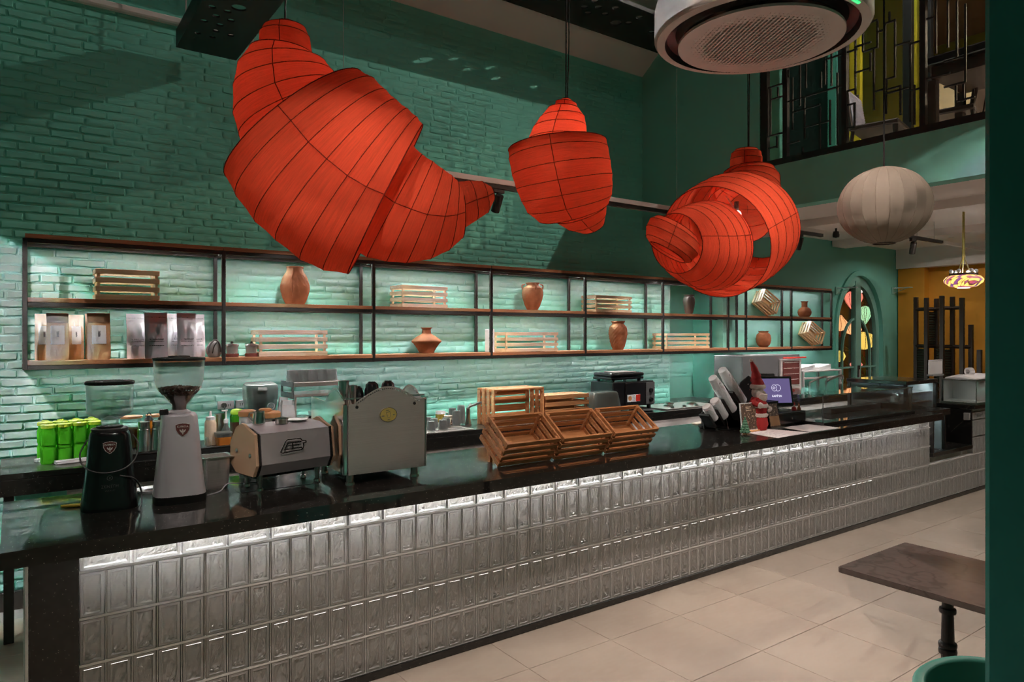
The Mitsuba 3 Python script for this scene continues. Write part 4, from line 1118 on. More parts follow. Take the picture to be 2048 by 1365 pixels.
single('ring_dish', mv(lathe([(0.035, 0.0), (0.066, 0.0), (0.074, 0.012), (0.071, 0.013), (0.048, 0.005), (0.035, 0.005)], 40, closed=True), pr), 'mat_acrylic', 'flat white ring dish lying between the two grinders', 'dish', smooth=40)
a, b = on(122, 1017) + [0, 0, 0.008], on(176, 1013) + [0, 0, 0.008]
br = thing('brush', 'yellow handled brush lying on the counter at the left of the black grinder', 'brush')
put(br + '__handle', tube([a, a * 0.5 + b * 0.5, b], [0.006, 0.0085, 0.007], 10), 'mat_pencil', smooth=50)
put(br + '__bristles', tube([b, b + (b - a) * 0.25], [0.007, 0.012], 10), 'mat_black', smooth=50)
pcup = on(176, 992); cu = thing('cup', 'tiny white cup peeking out behind the left edge of the black grinder', 'cup')
put(cu + '__body', mv(lathe([(0.0, 0.0), (0.02, 0.0), (0.028, 0.03), (0.026, 0.03), (0.018, 0.004), (0.0, 0.004)], 24), pcup + [0.01, 0.08, 0]), 'mat_acrylic', smooth=40)

# ------------------------------------------------------------------ wood sided espresso machine
A = on(519, 985); B = on(641, 962)
ang = math.degrees(math.atan2(B[1] - A[1], B[0] - A[0]))
em = thing('espresso_machine', 'compact grey espresso machine with light wooden side panels, its back to the viewer', 'espresso machine')
ME = trimesh.transformations.translation_matrix((A + B) / 2) @ rot(ang * 0.75, (0, 0, 1)); W = lambda m: mv(m, M=ME)
hw = np.linalg.norm(B - A) / 2 + 0.028
# side profile (y, z): the back panel leans over its waist
prof = [(-0.03, 0.085), (-0.065, 0.145), (-0.045, 0.30), (0.04, 0.325), (0.07, 0.34), (0.10, 0.345), (0.16, 0.32), (0.225, 0.235), (0.225, 0.13), (0.16, 0.085)]
inner = Polygon([(-0.03, 0.088), (-0.060, 0.145), (-0.044, 0.294), (0.04, 0.314), (0.16, 0.314), (0.22, 0.235), (0.22, 0.13), (0.16, 0.088)])
put(em + '__body', W(yz(extrude(inner, 2 * hw - 0.006), -hw + 0.003)), 'mat_dark_grey')
bp = [(-0.034, 0.088), (-0.069, 0.145), (-0.049, 0.301)]
put(em + '__back_panel', W(yz(extrude(Polygon(bp + [(y + 0.003, z) for y, z in bp[::-1]]), 2 * hw - 0.03), -hw + 0.015)), 'mat_machine_grey', label='grey back panel')
put(em + '__top', W(yz(extrude(Polygon([(-0.046, 0.302), (0.04, 0.3255), (0.17, 0.331), (0.17, 0.321), (0.04, 0.32), (-0.04, 0.295)]), 2 * hw - 0.03), -hw + 0.015)), 'mat_grey_plastic')
for s in (-1, 1):
    x0 = -hw - 0.016 if s < 0 else hw
    put(em + '__side_panel', W(yz(extrude(Polygon([(y * 1.02, z) for y, z in prof]), 0.016), x0)), 'mat_wood_panel', label='light wooden side panel')
    put(em + '__edge_trim', W(yz(extrude(Polygon([(-0.034, 0.083), (-0.071, 0.145), (-0.05, 0.304), (-0.036, 0.301), (-0.056, 0.145), (-0.02, 0.086)]), 0.008), -hw + 0.001 if s < 0 else hw - 0.009)), 'mat_black')
    for y, z in ((0.0, 0.19), (0.15, 0.20)):
        m = lathe([(0.0, 0.006), (0.009, 0.005), (0.011, 0.0)], 16); m.apply_transform(rot(90 * s, (0, 1, 0)))
        put(em + '__screw', W(mv(m, (x0 if s < 0 else x0 + 0.016, y, z))), 'mat_chrome', smooth=40)
    for y in (0.02, 0.17):
        put(em + '__foot', W(mv(lathe([(0.0, 0.0), (0.018, 0.0), (0.016, 0.012), (0.010, 0.016), (0.010, 0.05), (0.014, 0.052), (0.014, 0.09), (0.0, 0.09)], 18), (s * (hw - 0.045), y, 0))), 'mat_chrome', smooth=40)
put(em + '__drip_tray', W(cbox(-hw + 0.02, hw - 0.02, 0.03, 0.21, 0.062, 0.084, 0.004)), 'mat_black')
MB = ME @ trimesh.transformations.translation_matrix((-hw * 0.15, -0.0605, 0.232)) @ rot(-7.4, (1, 0, 0))
ol = Polygon([(-0.085, -0.038), (-0.05, 0.02), (-0.035, 0.034), (0.055, 0.034), (0.065, 0.02), (0.095, 0.012), (0.09, 0.0), (0.075, 0.0), (0.075, -0.02), (0.06, -0.04), (-0.07, -0.048)])
lg = ol.difference(ol.buffer(-0.005)).union(Polygon([(-0.06, -0.028), (-0.035, 0.014), (0.06, 0.014), (0.055, 0.007), (-0.03, 0.007), (-0.05, -0.022), (0.06, -0.022), (0.06, -0.028)])).union(sbox(-0.005, -0.022, 0.004, 0.01)).union(Polygon([(0.0, -0.01), (0.04, -0.01), (0.04, -0.004), (0.0, -0.004)]))
put(em + '__logo', mv(xz(mv(extrude(lg, 0.002), s=0.85), -0.0155), M=MB), 'mat_black', label='black outlined monogram')
# things lying on top of the machine (top at 0.37)
tops = [((-hw * 0.55, 0.10), 'jug'), ((-hw * 0.15, 0.08), 'basket'), ((hw * 0.25, 0.10), 'plate')]


def top_at(x, y):
    return (ME @ np.array([x, y, 0.3325, 1.0]))[:3]


q = top_at(-hw * 0.60, 0.11); k = thing('milk_jug', 'small steel milk jug standing on the wood sided espresso machine', 'jug')
put(k + '__body', mv(lathe([(0.0, 0.0), (0.030, 0.0), (0.032, 0.006), (0.030, 0.035), (0.027, 0.064), (0.029, 0.068), (0.027, 0.068), (0.025, 0.063), (0.028, 0.035), (0.028, 0.006), (0.0, 0.004)], 30), q), 'mat_chrome', smooth=40)
put(k + '__handle', tube(smooth_path([q + [-0.027, 0, 0.06], q + [-0.047, -0.004, 0.06], q + [-0.05, -0.004, 0.034], q + [-0.03, 0, 0.013]], 14), 0.004, 7), 'mat_chrome', smooth=60)
q = top_at(-hw * 0.12, 0.06); k = thing('filter_basket', 'shallow round steel filter basket on top of the wood sided espresso machine', 'filter basket')
put(k + '__body', mv(lathe([(0.0, 0.0), (0.033, 0.0), (0.034, 0.022), (0.037, 0.024), (0.037, 0.027), (0.031, 0.027), (0.030, 0.006), (0.0, 0.006)], 30), q), 'mat_chrome', smooth=40)
put(k + '__handle', tube([q + [-0.034, 0, 0.018], q + [-0.05, -0.002, 0.018]], 0.006, 8), 'mat_black')
q = top_at(hw * 0.42, 0.10)
single('saucer', mv(lathe([(0.0, 0.0), (0.03, 0.0), (0.058, 0.007), (0.058, 0.009), (0.03, 0.003), (0.0, 0.003)], 36), q), 'mat_acrylic', 'white saucer on top of the wood sided espresso machine', 'saucer', smooth=40)
# tall stack behind it: canister with a wooden lid
q = on(560, 905); 
cn = thing('canister', 'white canister with a round wooden lid and knob, behind the wood sided espresso machine', 'canister')
q = at(532, 855, y=4.02); q[2] = CTOP
put(cn + '__body', mv(lathe([(0.0, 0.0), (0.072, 0.0), (0.074, 0.305), (0.0, 0.305)], 36), q), 'mat_acrylic', smooth=40)
put(cn + '__band', mv(lathe([(0.0745, 0.335), (0.066, 0.335), (0.066, 0.305), (0.0745, 0.305)], 36), q), 'mat_steel', smooth=40)
put(cn + '__lid', mv(lathe([(0.0, 0.335), (0.078, 0.335), (0.080, 0.341), (0.080, 0.36), (0.074, 0.367), (0.0, 0.369)], 36), q), 'mat_lidwood', smooth=40, label='orange brown wooden lid')
put(cn + '__knob', mv(lathe([(0.0, 0.369), (0.034, 0.371), (0.036, 0.379), (0.030, 0.385), (0.0, 0.386)], 24), q + [-0.004, 0, 0]), 'mat_lidwood', smooth=40)
q2 = on(503, 880); q2 = at(499, 850, y=4.06); q2[2] = CTOP
cn = thing('canister', 'smaller canister with a wooden lid, half hidden left of the larger one', 'canister')
put(cn + '__body', mv(lathe([(0.0, 0.0), (0.045, 0.0), (0.046, 0.345), (0.0, 0.345)], 30), q2 + [-0.01, 0.0, 0]), 'mat_acrylic', smooth=40)
put(cn + '__lid', mv(lathe([(0.0, 0.345), (0.05, 0.345), (0.05, 0.37), (0.03, 0.38), (0.0, 0.381)], 30), q2 + [-0.01, 0.0, 0]), 'mat_lidwood', smooth=40)

# ------------------------------------------------------------------ large stainless espresso machine
X0, X1, Y0, Y1 = X(697, 3.50), X(849, 3.50), 3.50, 4.02
zb, zt = 1.045, 1.435
sm = thing('espresso_machine', 'large stainless steel espresso machine with a wavy top and oval gold badge, seen from behind', 'espresso machine')
top = [(X0 + (X1 - X0) * t, zt + 0.075 * math.sin(math.pi * min(1, max(0, (t - 0.10) / 0.80))) ** 1.1 - 0.012 * (t < 0.1)) for t in np.linspace(0, 1, 40)]
pan = Polygon([(X0, zb), *top, (X1, zb)])
dots = [Point(x, z - 0.012).buffer(0.0042, 6) for x, z in [top[i] for i in range(3, 37, 1)]]
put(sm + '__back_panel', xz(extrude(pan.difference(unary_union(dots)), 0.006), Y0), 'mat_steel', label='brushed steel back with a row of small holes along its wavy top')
put(sm + '__corner_post', cbox(X0 - 0.028, X0 - 0.004, Y0, Y0 + 0.02, zb, zt - 0.01, 0.005), 'mat_chrome'); put(sm + '__corner_post', cbox(X1 + 0.002, X1 + 0.016, Y0, Y0 + 0.03, zb, zt, 0.005), 'mat_chrome')
put(sm + '__corner_strip', cbox(X0 - 0.02, X0 + 0.0, Y0 + 0.021, Y0 + 0.028, zb, zt - 0.02), 'mat_black')
put(sm + '__body', cbox(X0 + 0.01, X1 - 0.01, Y0 + 0.03, Y1 - 0.06, zb + 0.005, zt - 0.05, 0.006), 'mat_machine_grey')
# curved side shields
def side(xs):
    ys = np.linspace(0, 1, 34)
    out = [(Y0 + 0.03, zb), (Y0 + 0.03, zt - 0.02)]
    for t in np.linspace(0.05, 1, 24):
        out.append((Y0 + 0.03 + 0.30 * t, zt - 0.02 + 0.085 * math.sin(math.pi * t) ** 0.9))
    out += [(Y1 + 0.04, zt - 0.01), (Y1 + 0.04, zt - 0.15)]
    for t in np.linspace(0, 1, 12):
        out.append((Y1 - 0.08 - 0.10 * math.sin(math.pi * t * 0.5), zt - 0.16 - 0.13 * t))
    out += [(Y1 - 0.14, zb)]
    return Polygon(out).buffer(0)
ps = side(0)
for s, x in ((-1, X0 - 0.004), (1, X1 + 0.0)):
    dd = [Point(Y0 + 0.03 + 0.30 * t, zt - 0.032 + 0.085 * math.sin(math.pi * t) ** 0.9).buffer(0.004, 6) for t in np.linspace(0.12, 0.9, 16)]
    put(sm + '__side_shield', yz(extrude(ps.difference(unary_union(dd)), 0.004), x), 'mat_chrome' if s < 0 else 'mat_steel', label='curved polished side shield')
for x in (X0 + 0.02, X1 - 0.05):
    for y in (Y0 + 0.03, Y1 - 0.1):
        put(sm + '__leg', mv(lathe([(0.0, 0.0), (0.026, 0.0), (0.024, 0.012), (0.020, 0.014), (0.020, zb - CTOP - 0.001), (0.0, zb - CTOP - 0.001)], 20), (x, y, CTOP)), 'mat_chrome', smooth=40)
put(sm + '__tray', cbox(X0 + 0.02, X1 - 0.02, Y0 + 0.22, Y1 + 0.02, zb - 0.012, zb + 0.004), 'mat_black')
xb = X(778, 3.49); zb_ = Z(778, 830, 3.49)
e1 = affinity.scale(Point(0, 0).buffer(1, 24), 0.052, 0.040)
k = put(sm + '__badge', mv(xz(extrude(e1, 0.004), Y0 - 0.004), (xb, 0, zb_)), 'mat_gold', label='oval gold badge')
put(k + '__rim', mv(xz(extrude(e1.difference(e1.buffer(-0.0025)), 0.002), Y0 - 0.006), (xb, 0, zb_)), 'mat_print')
cup = Polygon([(-0.014, 0.012), (0.006, 0.018), (0.015, 0.012), (0.012, -0.010), (0.004, -0.018), (-0.006, -0.016), (-0.008, -0.004)])
put(k + '__figure', mv(xz(extrude(cup.difference(cup.buffer(-0.0018)).union(Polygon([(-0.016, 0.02), (0.0, 0.022), (0.002, 0.026), (-0.012, 0.026)])), 0.001), Y0 - 0.0055), (xb, 0, zb_)), 'mat_print')
for w_, dx, dz in ((0.016, -0.033, -0.006), (0.010, 0.032, -0.002), (0.016, 0.002, -0.029)):
    put(k + '__word', mv(xz(extrude(sbox(-w_ / 2, -0.0025, w_ / 2, 0.0025), 0.001), Y0 - 0.0055), (xb + dx, 0, zb_ + dz)), 'mat_print')
for u, v in ((714, 815), (829, 807)):
    m = lathe([(0.0, -0.006), (0.007, -0.005), (0.009, 0.0)], 16); m.apply_transform(rot(-90, (1, 0, 0)))
    put(sm + '__screw', mv(m, (X(u, Y0), Y0, Z(u, v, Y0))), 'mat_black', smooth=40)
put(sm + '__rail', cbox(X0 - 0.01, X1 + 0.01, Y0 + 0.02, Y0 + 0.024, zt + 0.012, zt + 0.02), 'mat_chrome')
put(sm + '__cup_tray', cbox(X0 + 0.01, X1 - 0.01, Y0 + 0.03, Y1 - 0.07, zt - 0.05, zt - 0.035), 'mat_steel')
put(sm + '__steam_wand', tube(smooth_path([(X0 - 0.03, Y1 - 0.02, zt - 0.12), (X0 - 0.07, Y1 + 0.0, zt - 0.19), (X0 - 0.09, Y1 + 0.01, zt - 0.24)], 12), 0.006, 8), 'mat_black', smooth=60)
CUPZ = zt - 0.0345
for i, (tx, ty, r, hh, mm, lb) in enumerate(((0.07, 0.10, 0.030, 0.135, 'mat_chrome', 'tall chrome shaker cup on top of the steel espresso machine'), (0.30, 0.16, 0.038, 0.095, 'mat_black_gloss', 'dark upturned cup on the steel espresso machine, second from its left end'),
                                    (0.46, 0.12, 0.042, 0.12, 'mat_black_gloss', 'black upturned cup on the steel espresso machine below the top of its curve'), (0.68, 0.12, 0.042, 0.122, 'mat_black_gloss', 'black upturned cup on the steel espresso machine right of the top of its curve'),
                                    (0.20, 0.12, 0.028, 0.105, 'mat_chrome', 'steel knock cup on the steel espresso machine beside the shaker cup'))):
    q = (X0 + (X1 - X0) * tx, Y0 + ty + 0.05, CUPZ); t = thing('cup', lb, 'cup', 'cups on the steel espresso machine')
    put(t + '__body', mv(lathe([(0.0, 0.0), (r, 0.0), (r * 1.0, hh * 0.6), (r * 0.8, hh * 0.93), (r * 0.6, hh), (0.0, hh)] if mm != 'mat_chrome' else [(0.0, 0.0), (r * 0.86, 0.0), (r, hh), (r * 0.92, hh), (r * 0.8, 0.01), (0.0, 0.01)], 24), q), mm, smooth=40)
    if mm != 'mat_chrome':
        put(t + '__foot_ring', mv(lathe([(r * 0.5, hh), (r * 0.5, hh + 0.006), (r * 0.4, hh + 0.006), (r * 0.4, hh)], 20, closed=True), q), mm, smooth=40)
    else:
        put(t + '__lip', mv(lathe([(r * 0.9, hh), (r * 1.06, hh), (r * 1.06, hh + 0.005), (r * 0.9, hh + 0.005)], 24, closed=True), q), mm, smooth=40)
# black tray under the machines
single('counter_mat', cbox(X(480, 3.42), X0 - 0.06, 3.40, 4.08, CTOP, CTOP + 0.003) if False else cbox(0.92, 1.34, 3.66, 3.76, CTOP, CTOP + 0.002, 0.001), 'mat_black_gloss', 'black glossy mat under the wood sided espresso machine', 'mat')

# ------------------------------------------------------------------ tilted display crates
TG = 'amber pine display crates on the bar counter'
th = 36.0
for i, (ua, ub, lb) in enumerate(((994, 1101, 'amber pine crate tilted to the front of the bar counter, leftmost of three'), (1104, 1192, 'amber pine crate tilted to the front of the bar counter, middle of three'), (1197, 1281, 'amber pine crate tilted to the front of the bar counter, rightmost of three'))):
    yb = 3.47 - 0.02 * i
    xa, xb2 = 2.375 + 0.425 * i, 2.375 + 0.425 * i + 0.415
    Lc, Wc, Hc = 0.415, 0.255, 0.185
    M = trimesh.transformations.translation_matrix(((xa + xb2) / 2, yb, CTOP + 0.001)) @ rot(th, (1, 0, 0)) @ trimesh.transformations.translation_matrix((0, Wc / 2, 0))
    t = crate(Lc, Wc, Hc, 4, M, lb, m='mat_amber', group=TG, th=0.014, nb=3)
    yw, zw = yb + Wc * math.cos(math.radians(th)) - 0.02, CTOP + Wc * math.sin(math.radians(th))
    [put(t + '__prop', cbox(xp, xp + 0.02, yw - 0.03, yw, CTOP, zw - 0.045), 'mat_amber', label='short wooden prop under the raised back edge') for xp in (xa + 0.05, xb2 - 0.07)]

# ------------------------------------------------------------------ on the back counter
def glassware(prof, n=28, th=0.0025):
    """a thin-walled vessel of glass from its outer profile"""
    p = list(prof)
    return lathe(p + [(max(0.0005, r - th), z + (th if i == 0 else 0)) for i, (r, z) in reversed(list(enumerate(p)))], n, closed=True)


def bk(u, y, z=BT):
    return np.array([X(u, y), y, z])


# green water bottles, front row and back row
GB_ = 'green water bottles with lime lids'
names_b = ['green water bottle with a lime lid on the back counter, leftmost of the front row', 'green water bottle with a lime lid, second from the left in the front row', 'green water bottle with a lime lid, third from the left in the front row', 'green water bottle with a lime lid, half hidden behind the black grinder hopper']
spots_ = [(97, 5.20, names_b[0]), (128, 5.215, names_b[1]), (159, 5.23, names_b[2]), (190, 5.245, names_b[3]),
          (90, 5.36, 'green water bottle with a lime lid in the back row, behind the leftmost front bottle'), (121, 5.37, 'green water bottle with a lime lid in the back row, second from the left'), (152, 5.38, 'green water bottle with a lime lid in the back row, third from the left'), (183, 5.39, 'green water bottle with a lime lid in the back row, rightmost')]
bb = prism_stack([(0.0, 0.039, 0.039, 0), (0.012, 0.043, 0.043, 0), (0.085, 0.043, 0.043, 0), (0.092, 0.038, 0.038, 0), (0.110, 0.038, 0.038, 0), (0.118, 0.043, 0.043, 0), (0.19, 0.043, 0.043, 0), (0.205, 0.036, 0.036, 0), (0.222, 0.036, 0.036, 0)], 32, 4)
bply = mikit.ply(bb, 'mat_plastic_green', smooth=40)
bl = mikit.ply(lathe([(0.0, 0.222), (0.042, 0.222), (0.043, 0.240), (0.038, 0.245), (0.016, 0.247), (0.014, 0.255), (0.0, 0.256)], 28), 'mat_lime', smooth=40)
lug = mikit.ply(cbox(-0.02, 0.02, -0.008, 0.008, 0.2465, 0.253, 0.002), 'mat_lime')
for u, y, lb in spots_:
    t = thing('water_bottle', lb, 'bottle', GB_); M = T().translate(bk(u, y).tolist())
    for part, d in (('body', bply), ('lid', bl), ('lug', lug)):
        key = free(t + '__' + part); scene[key] = {**d, 'to_world': M}
# two pale flat pieces lying on the counter edge
for (ua, va), (ub, vb), w, lb in (((72, 927), (128, 917), 0.045, 'small pale knife block lid lying on the back counter, left of two'), ((110, 931), (178, 923), 0.055, 'long pale flat box lying on the back counter behind the black grinder')):
    a, b = at(ua, va, z=BT), at(ub, vb, z=BT); L = np.linalg.norm(b - a)
    m = cbox(-L / 2, L / 2, -w / 2, w / 2, 0.0, 0.022, 0.004)
    single('flat_box', mv(m, (a + b) / 2 + [0, 0.02, 0], rz=math.degrees(math.atan2(b[1] - a[1], b[0] - a[0]))), 'mat_paper', lb, 'box')
# raised black shelf strip behind the grinders
bt = thing('bar_tray', 'black raised tray along the back counter holding cups and syrups', 'tray')
tx0, tx1 = X(262, 5.0), X(480, 5.0)
put(bt + '__top', cbox(tx0, tx1, 4.97, 5.32, BT + 0.035, BT + 0.047, 0.003), 'mat_black')
put(bt + '__front', cbox(tx0, tx1, 4.97, 4.982, BT, BT + 0.0345), 'mat_black')
TZ = BT + 0.0475
# steel shaker cups
for u, lb in ((288, 'polished steel shaker tin with a smaller one in it, left of two'), (316, 'polished steel shaker tin with a smaller one in it, right of two')):
    p = bk(u, 5.06, TZ); t = thing('shaker', lb, 'shaker', 'steel shaker tins')
    put(t + '__tin', mv(lathe([(0.0, 0.0), (0.044, 0.0), (0.038, 0.13), (0.034, 0.155), (0.032, 0.155), (0.0, 0.002)], 30), p), 'mat_chrome', smooth=40)
    put(t + '__inner_tin', mv(lathe([(0.0, 0.156), (0.033, 0.156), (0.035, 0.19), (0.032, 0.192), (0.0, 0.192)], 30), p), 'mat_chrome', smooth=40)
    put(t + '__band', mv(lathe([(0.0375, 0.135), (0.040, 0.137), (0.040, 0.141), (0.0372, 0.143)], 30), p), 'mat_chrome', smooth=40)
# glass jars with wooden lids
for u, y, lb, fill in ((262, 5.24, 'jar of dark tea with a flat wooden lid behind the shaker tins, left of two', 'mat_tea'), (314, 5.25, 'glass jar with a flat wooden lid behind the shaker tins, right of two', 'mat_leaf')):
    p = bk(u, y, TZ); t = thing('glass_jar', lb, 'jar', 'glass jars with wooden lids')
    put(t + '__jar', mv(glassware([(0.0, 0.0), (0.062, 0.0), (0.066, 0.01), (0.066, 0.185), (0.060, 0.2)]), p), 'mat_glass', smooth=40)
    put(t + '__contents', mv(lathe([(0.0, 0.006), (0.058, 0.006), (0.058, 0.13), (0.0, 0.14)], 26), p), fill, smooth=40)
    put(t + '__lid', mv(lathe([(0.0, 0.2), (0.068, 0.2), (0.069, 0.213), (0.0, 0.215)], 32), p), 'mat_lidwood', smooth=40, label='flat wooden lid')
# juice bottles with black spout caps between the tins
for u, lb in ((298, 'orange syrup bottle with a black cap behind the left shaker tin'), (325, 'orange syrup bottle with a black cap behind the right shaker tin')):
    p = bk(u, 5.14, TZ); t = thing('syrup_bottle', lb, 'bottle', 'orange syrup bottles')
    put(t + '__body', mv(lathe([(0.0, 0.0), (0.026, 0.0), (0.028, 0.15), (0.022, 0.19), (0.0, 0.19)], 24), p), 'mat_juice', smooth=40)
    put(t + '__cap', mv(lathe([(0.0, 0.19), (0.030, 0.19), (0.014, 0.215), (0.010, 0.218), (0.0, 0.218)], 24), p), 'mat_black', smooth=40)
    put(t + '__ring', mv(tube([(0.011 * math.cos(a), 0, 0.222 + 0.014 * math.sin(a)) for a in np.linspace(0, 3.14, 10)], 0.003, 6), p), 'mat_black')
# squeeze bottle
p = bk(421, 5.08, TZ); t = thing('squeeze_bottle', 'clear squeeze bottle of pale cream with a pointed white cap', 'bottle')
put(t + '__body', mv(lathe([(0.0, 0.0), (0.036, 0.0), (0.038, 0.01), (0.038, 0.15), (0.03, 0.17), (0.0, 0.17)], 26), p), 'mat_milk', smooth=40)
put(t + '__cap', mv(lathe([(0.0, 0.17), (0.031, 0.17), (0.031, 0.19), (0.010, 0.196), (0.006, 0.23), (0.003, 0.23), (0.0, 0.23)], 24), p), 'mat_acrylic', smooth=40)
# steel tumbler and pump bottle
p = bk(440, 5.24, TZ); t = thing('steel_tumbler', 'tall steel tumbler behind the pump bottle', 'cup')
put(t + '__body', mv(glassware([(0.0, 0.0), (0.032, 0.0), (0.040, 0.19)], 26), p), 'mat_chrome', smooth=40)
p = bk(452, 5.10, TZ); t = thing('pump_bottle', 'small clear pump bottle with a white pump', 'bottle')
put(t + '__body', mv(glassware([(0.0, 0.0), (0.026, 0.0), (0.028, 0.008), (0.028, 0.09), (0.014, 0.12), (0.013, 0.14)], 22), p), 'mat_plastic_clear', smooth=40)
put(t + '__pump', mv(cat(lathe([(0.0, 0.14), (0.016, 0.14), (0.016, 0.165), (0.006, 0.168), (0.006, 0.225), (0.0, 0.225)], 18), cbox(-0.03, 0.012, -0.007, 0.007, 0.22, 0.232, 0.003)), p), 'mat_acrylic', smooth=40)
# tea jug with a green lid
p = bk(474, 5.16, TZ); t = thing('tea_jug', 'green topped clear jug of dark tea beside the pump bottle', 'jug')
put(t + '__body', mv(prism_stack([(0.0, 0.042, 0.042, 0), (0.13, 0.044, 0.044, 0), (0.135, 0.044, 0.044, 0)], 32, 4), p), 'mat_tea', smooth=40)
put(t + '__upper', mv(prism_stack([(0.136, 0.044, 0.044, 0), (0.175, 0.044, 0.044, 0), (0.19, 0.036, 0.036, 0)], 32, 4), p), 'mat_plastic_green', smooth=40)
put(t + '__lid', mv(lathe([(0.0, 0.19), (0.044, 0.19), (0.046, 0.205), (0.036, 0.222), (0.018, 0.228), (0.0, 0.229)], 28), p), 'mat_lime', smooth=40)
# plastic tub and small glass
p = bk(446, 5.03, TZ); t = thing('plastic_tub', 'small clear plastic tub of caramel sauce at the tray edge', 'tub')
put(t + '__tub', mv(prism_stack([(0.0, 0.042, 0.040, 0), (0.055, 0.050, 0.046, 0)], 28, 5), p), 'mat_caramel', smooth=40)
put(t + '__upper', mv(prism_stack([(0.0555, 0.050, 0.046, 0), (0.078, 0.052, 0.048, 0)], 28, 5), p), 'mat_plastic_clear', smooth=40)
put(t + '__lid', mv(prism_stack([(0.078, 0.056, 0.052, 0), (0.088, 0.055, 0.051, 0)], 28, 5), p), 'mat_plastic_clear', smooth=40)
p = bk(417, 5.03, TZ); t = thing('small_glass', 'small square glass left of the caramel tub', 'glass')
put(t + '__body', mv(glassware([(0.0, 0.0), (0.024, 0.0), (0.026, 0.06)], 4), p, rz=45), 'mat_glass')
# sockets
for u0, u1, lb, plug in ((436, 468, 'white wall socket plate with a black plug', True), (472.5, 492, 'white wall socket plate beside the blender', False)):
    y = WALL_Y - 0.022; x0, x1 = X(u0, y), X(u1, y); z0, z1 = Z(450, 819, y), Z(450, 803, y)
    t = thing('wall_socket', lb, 'socket', 'wall sockets')
    put(t + '__plate', cbox(x0, x1, y, y + 0.022, z0, z1, 0.002), 'mat_acrylic')
    put(t + '__hole', cat(cbox(x1 - 0.045, x1 - 0.041, y - 0.001, y, z0 + 0.02, z0 + 0.04), cbox(x1 - 0.03, x1 - 0.026, y - 0.001, y, z0 + 0.02, z0 + 0.04)), 'mat_black')
    if plug:
        put(t + '__plug', mv(lathe([(0.0, 0.0), (0.018, 0.0), (0.018, 0.03), (0.0, 0.03)], 16), M=trimesh.transformations.translation_matrix((x0 + 0.04, y, (z0 + z1) / 2)) @ rot(90, (1, 0, 0))), 'mat_black', smooth=40)
        put(t + '__cord', tube(smooth_path([(x0 + 0.04, y - 0.028, (z0 + z1) / 2), (x0 + 0.042, y - 0.034, z0 - 0.04), (x0 + 0.05, y - 0.02, TZ + 0.01)], 14), 0.004, 6), 'mat_black')
# blender in a clear sound cover
p = bk(520, 5.16); t = thing('blender', 'blender under a clear smoked sound cover on the back counter', 'blender')
M = trimesh.transformations.translation_matrix(p) @ rot(face_rz(p) * 0.5, (0, 0, 1)); W = lambda m: mv(m, M=M)
W2 = lambda m: mv(mv(m, (0, 0, 0.118)), M=M)
put(t + '__base', W(prism_stack([(0.0, 0.10, 0.11, 0), (0.19, 0.098, 0.105, 0), (0.21, 0.09, 0.095, 0)], 32, 5)), 'mat_black_gloss', smooth=40)
cov = [(0.096, 0.082, 0.09, 0.01), (0.15, 0.100, 0.11, 0.0), (0.22, 0.110, 0.125, -0.005), (0.29, 0.113, 0.13, -0.008), (0.325, 0.108, 0.125, -0.008), (0.338, 0.09, 0.105, -0.008)]
put(t + '__cover', W2(prism_stack(cov, 40, 6)), 'mat_smoked', smooth=40, label='clear smoked sound cover')
put(t + '__jar', W2(prism_stack([(0.10, 0.04, 0.04, 0.02), (0.29, 0.056, 0.056, 0.02)], 24, 4)), 'mat_dark_grey', smooth=40)
put(t + '__handle', W2(cbox(-0.035, 0.03, -0.148, -0.135, 0.285, 0.312, 0.006)), 'mat_acrylic')
ring = lathe([(0.020, 0.0), (0.026, 0.0), (0.026, 0.004), (0.020, 0.004)], 28, closed=True); ring.apply_transform(rot(90, (1, 0, 0)))
put(t + '__round_mark', W2(mv(ring, (0.058, -0.128, 0.175))), 'mat_acrylic', smooth=40)
put(t + '__round_mark', W2(mv(xz(extrude(sbox(-0.010, -0.009, 0.010, 0.009).difference(sbox(-0.007, -0.006, 0.007, 0.006)), 0.002)), (0.058, -0.13, 0.175))), 'mat_acrylic')
# rack with upturned plastic cups
rx0, rx1, ry0, ry1 = X(588, 5.0), X(690, 5.0), 5.0, 5.28
rz1 = Z(600, 766, 5.0)
t = thing('cup_rack', 'steel rack on the back counter carrying a row of clear plastic cups', 'rack')
put(t + '__shelf', cbox(rx0, rx1, ry0, ry1, rz1 - 0.03, rz1, 0.002), 'mat_steel')
put(t + '__shelf', cbox(rx0, rx1, ry0, ry1, rz1 - 0.105, rz1 - 0.085, 0.002), 'mat_steel')
fr = sbox(ry0, rz1 - 0.115, ry1, rz1 + 0.005).difference(sbox(ry0 + 0.03, rz1 - 0.078, ry1 - 0.02, rz1 - 0.035))
put(t + '__end_plate', yz(extrude(fr, 0.008), rx0 - 0.009), 'mat_dark_grey', label='dark end plate')
for x in (rx0 + 0.01, rx1 - 0.02):
    for y in (ry0 + 0.01, ry1 - 0.02):
        put(t + '__leg', cbox(x, x + 0.012, y, y + 0.012, BT, rz1 - 0.1055), 'mat_steel')
for i in range(5):
    p = bk(585 + 19.5 * i, 5.12, rz1 + 0.0005)
    k = single('plastic_cup', mv(glassware([(0.046, 0.0), (0.047, 0.006), (0.044, 0.008), (0.037, 0.085), (0.0, 0.086)], 26, 0.0015), p), 'mat_plastic_clear', 'clear upturned plastic cup on the steel cup rack, ' + ('leftmost of five', 'second from the left', 'middle of five', 'second from the right', 'rightmost of five')[i], 'cup', 'clear plastic cups on the rack', smooth=40)
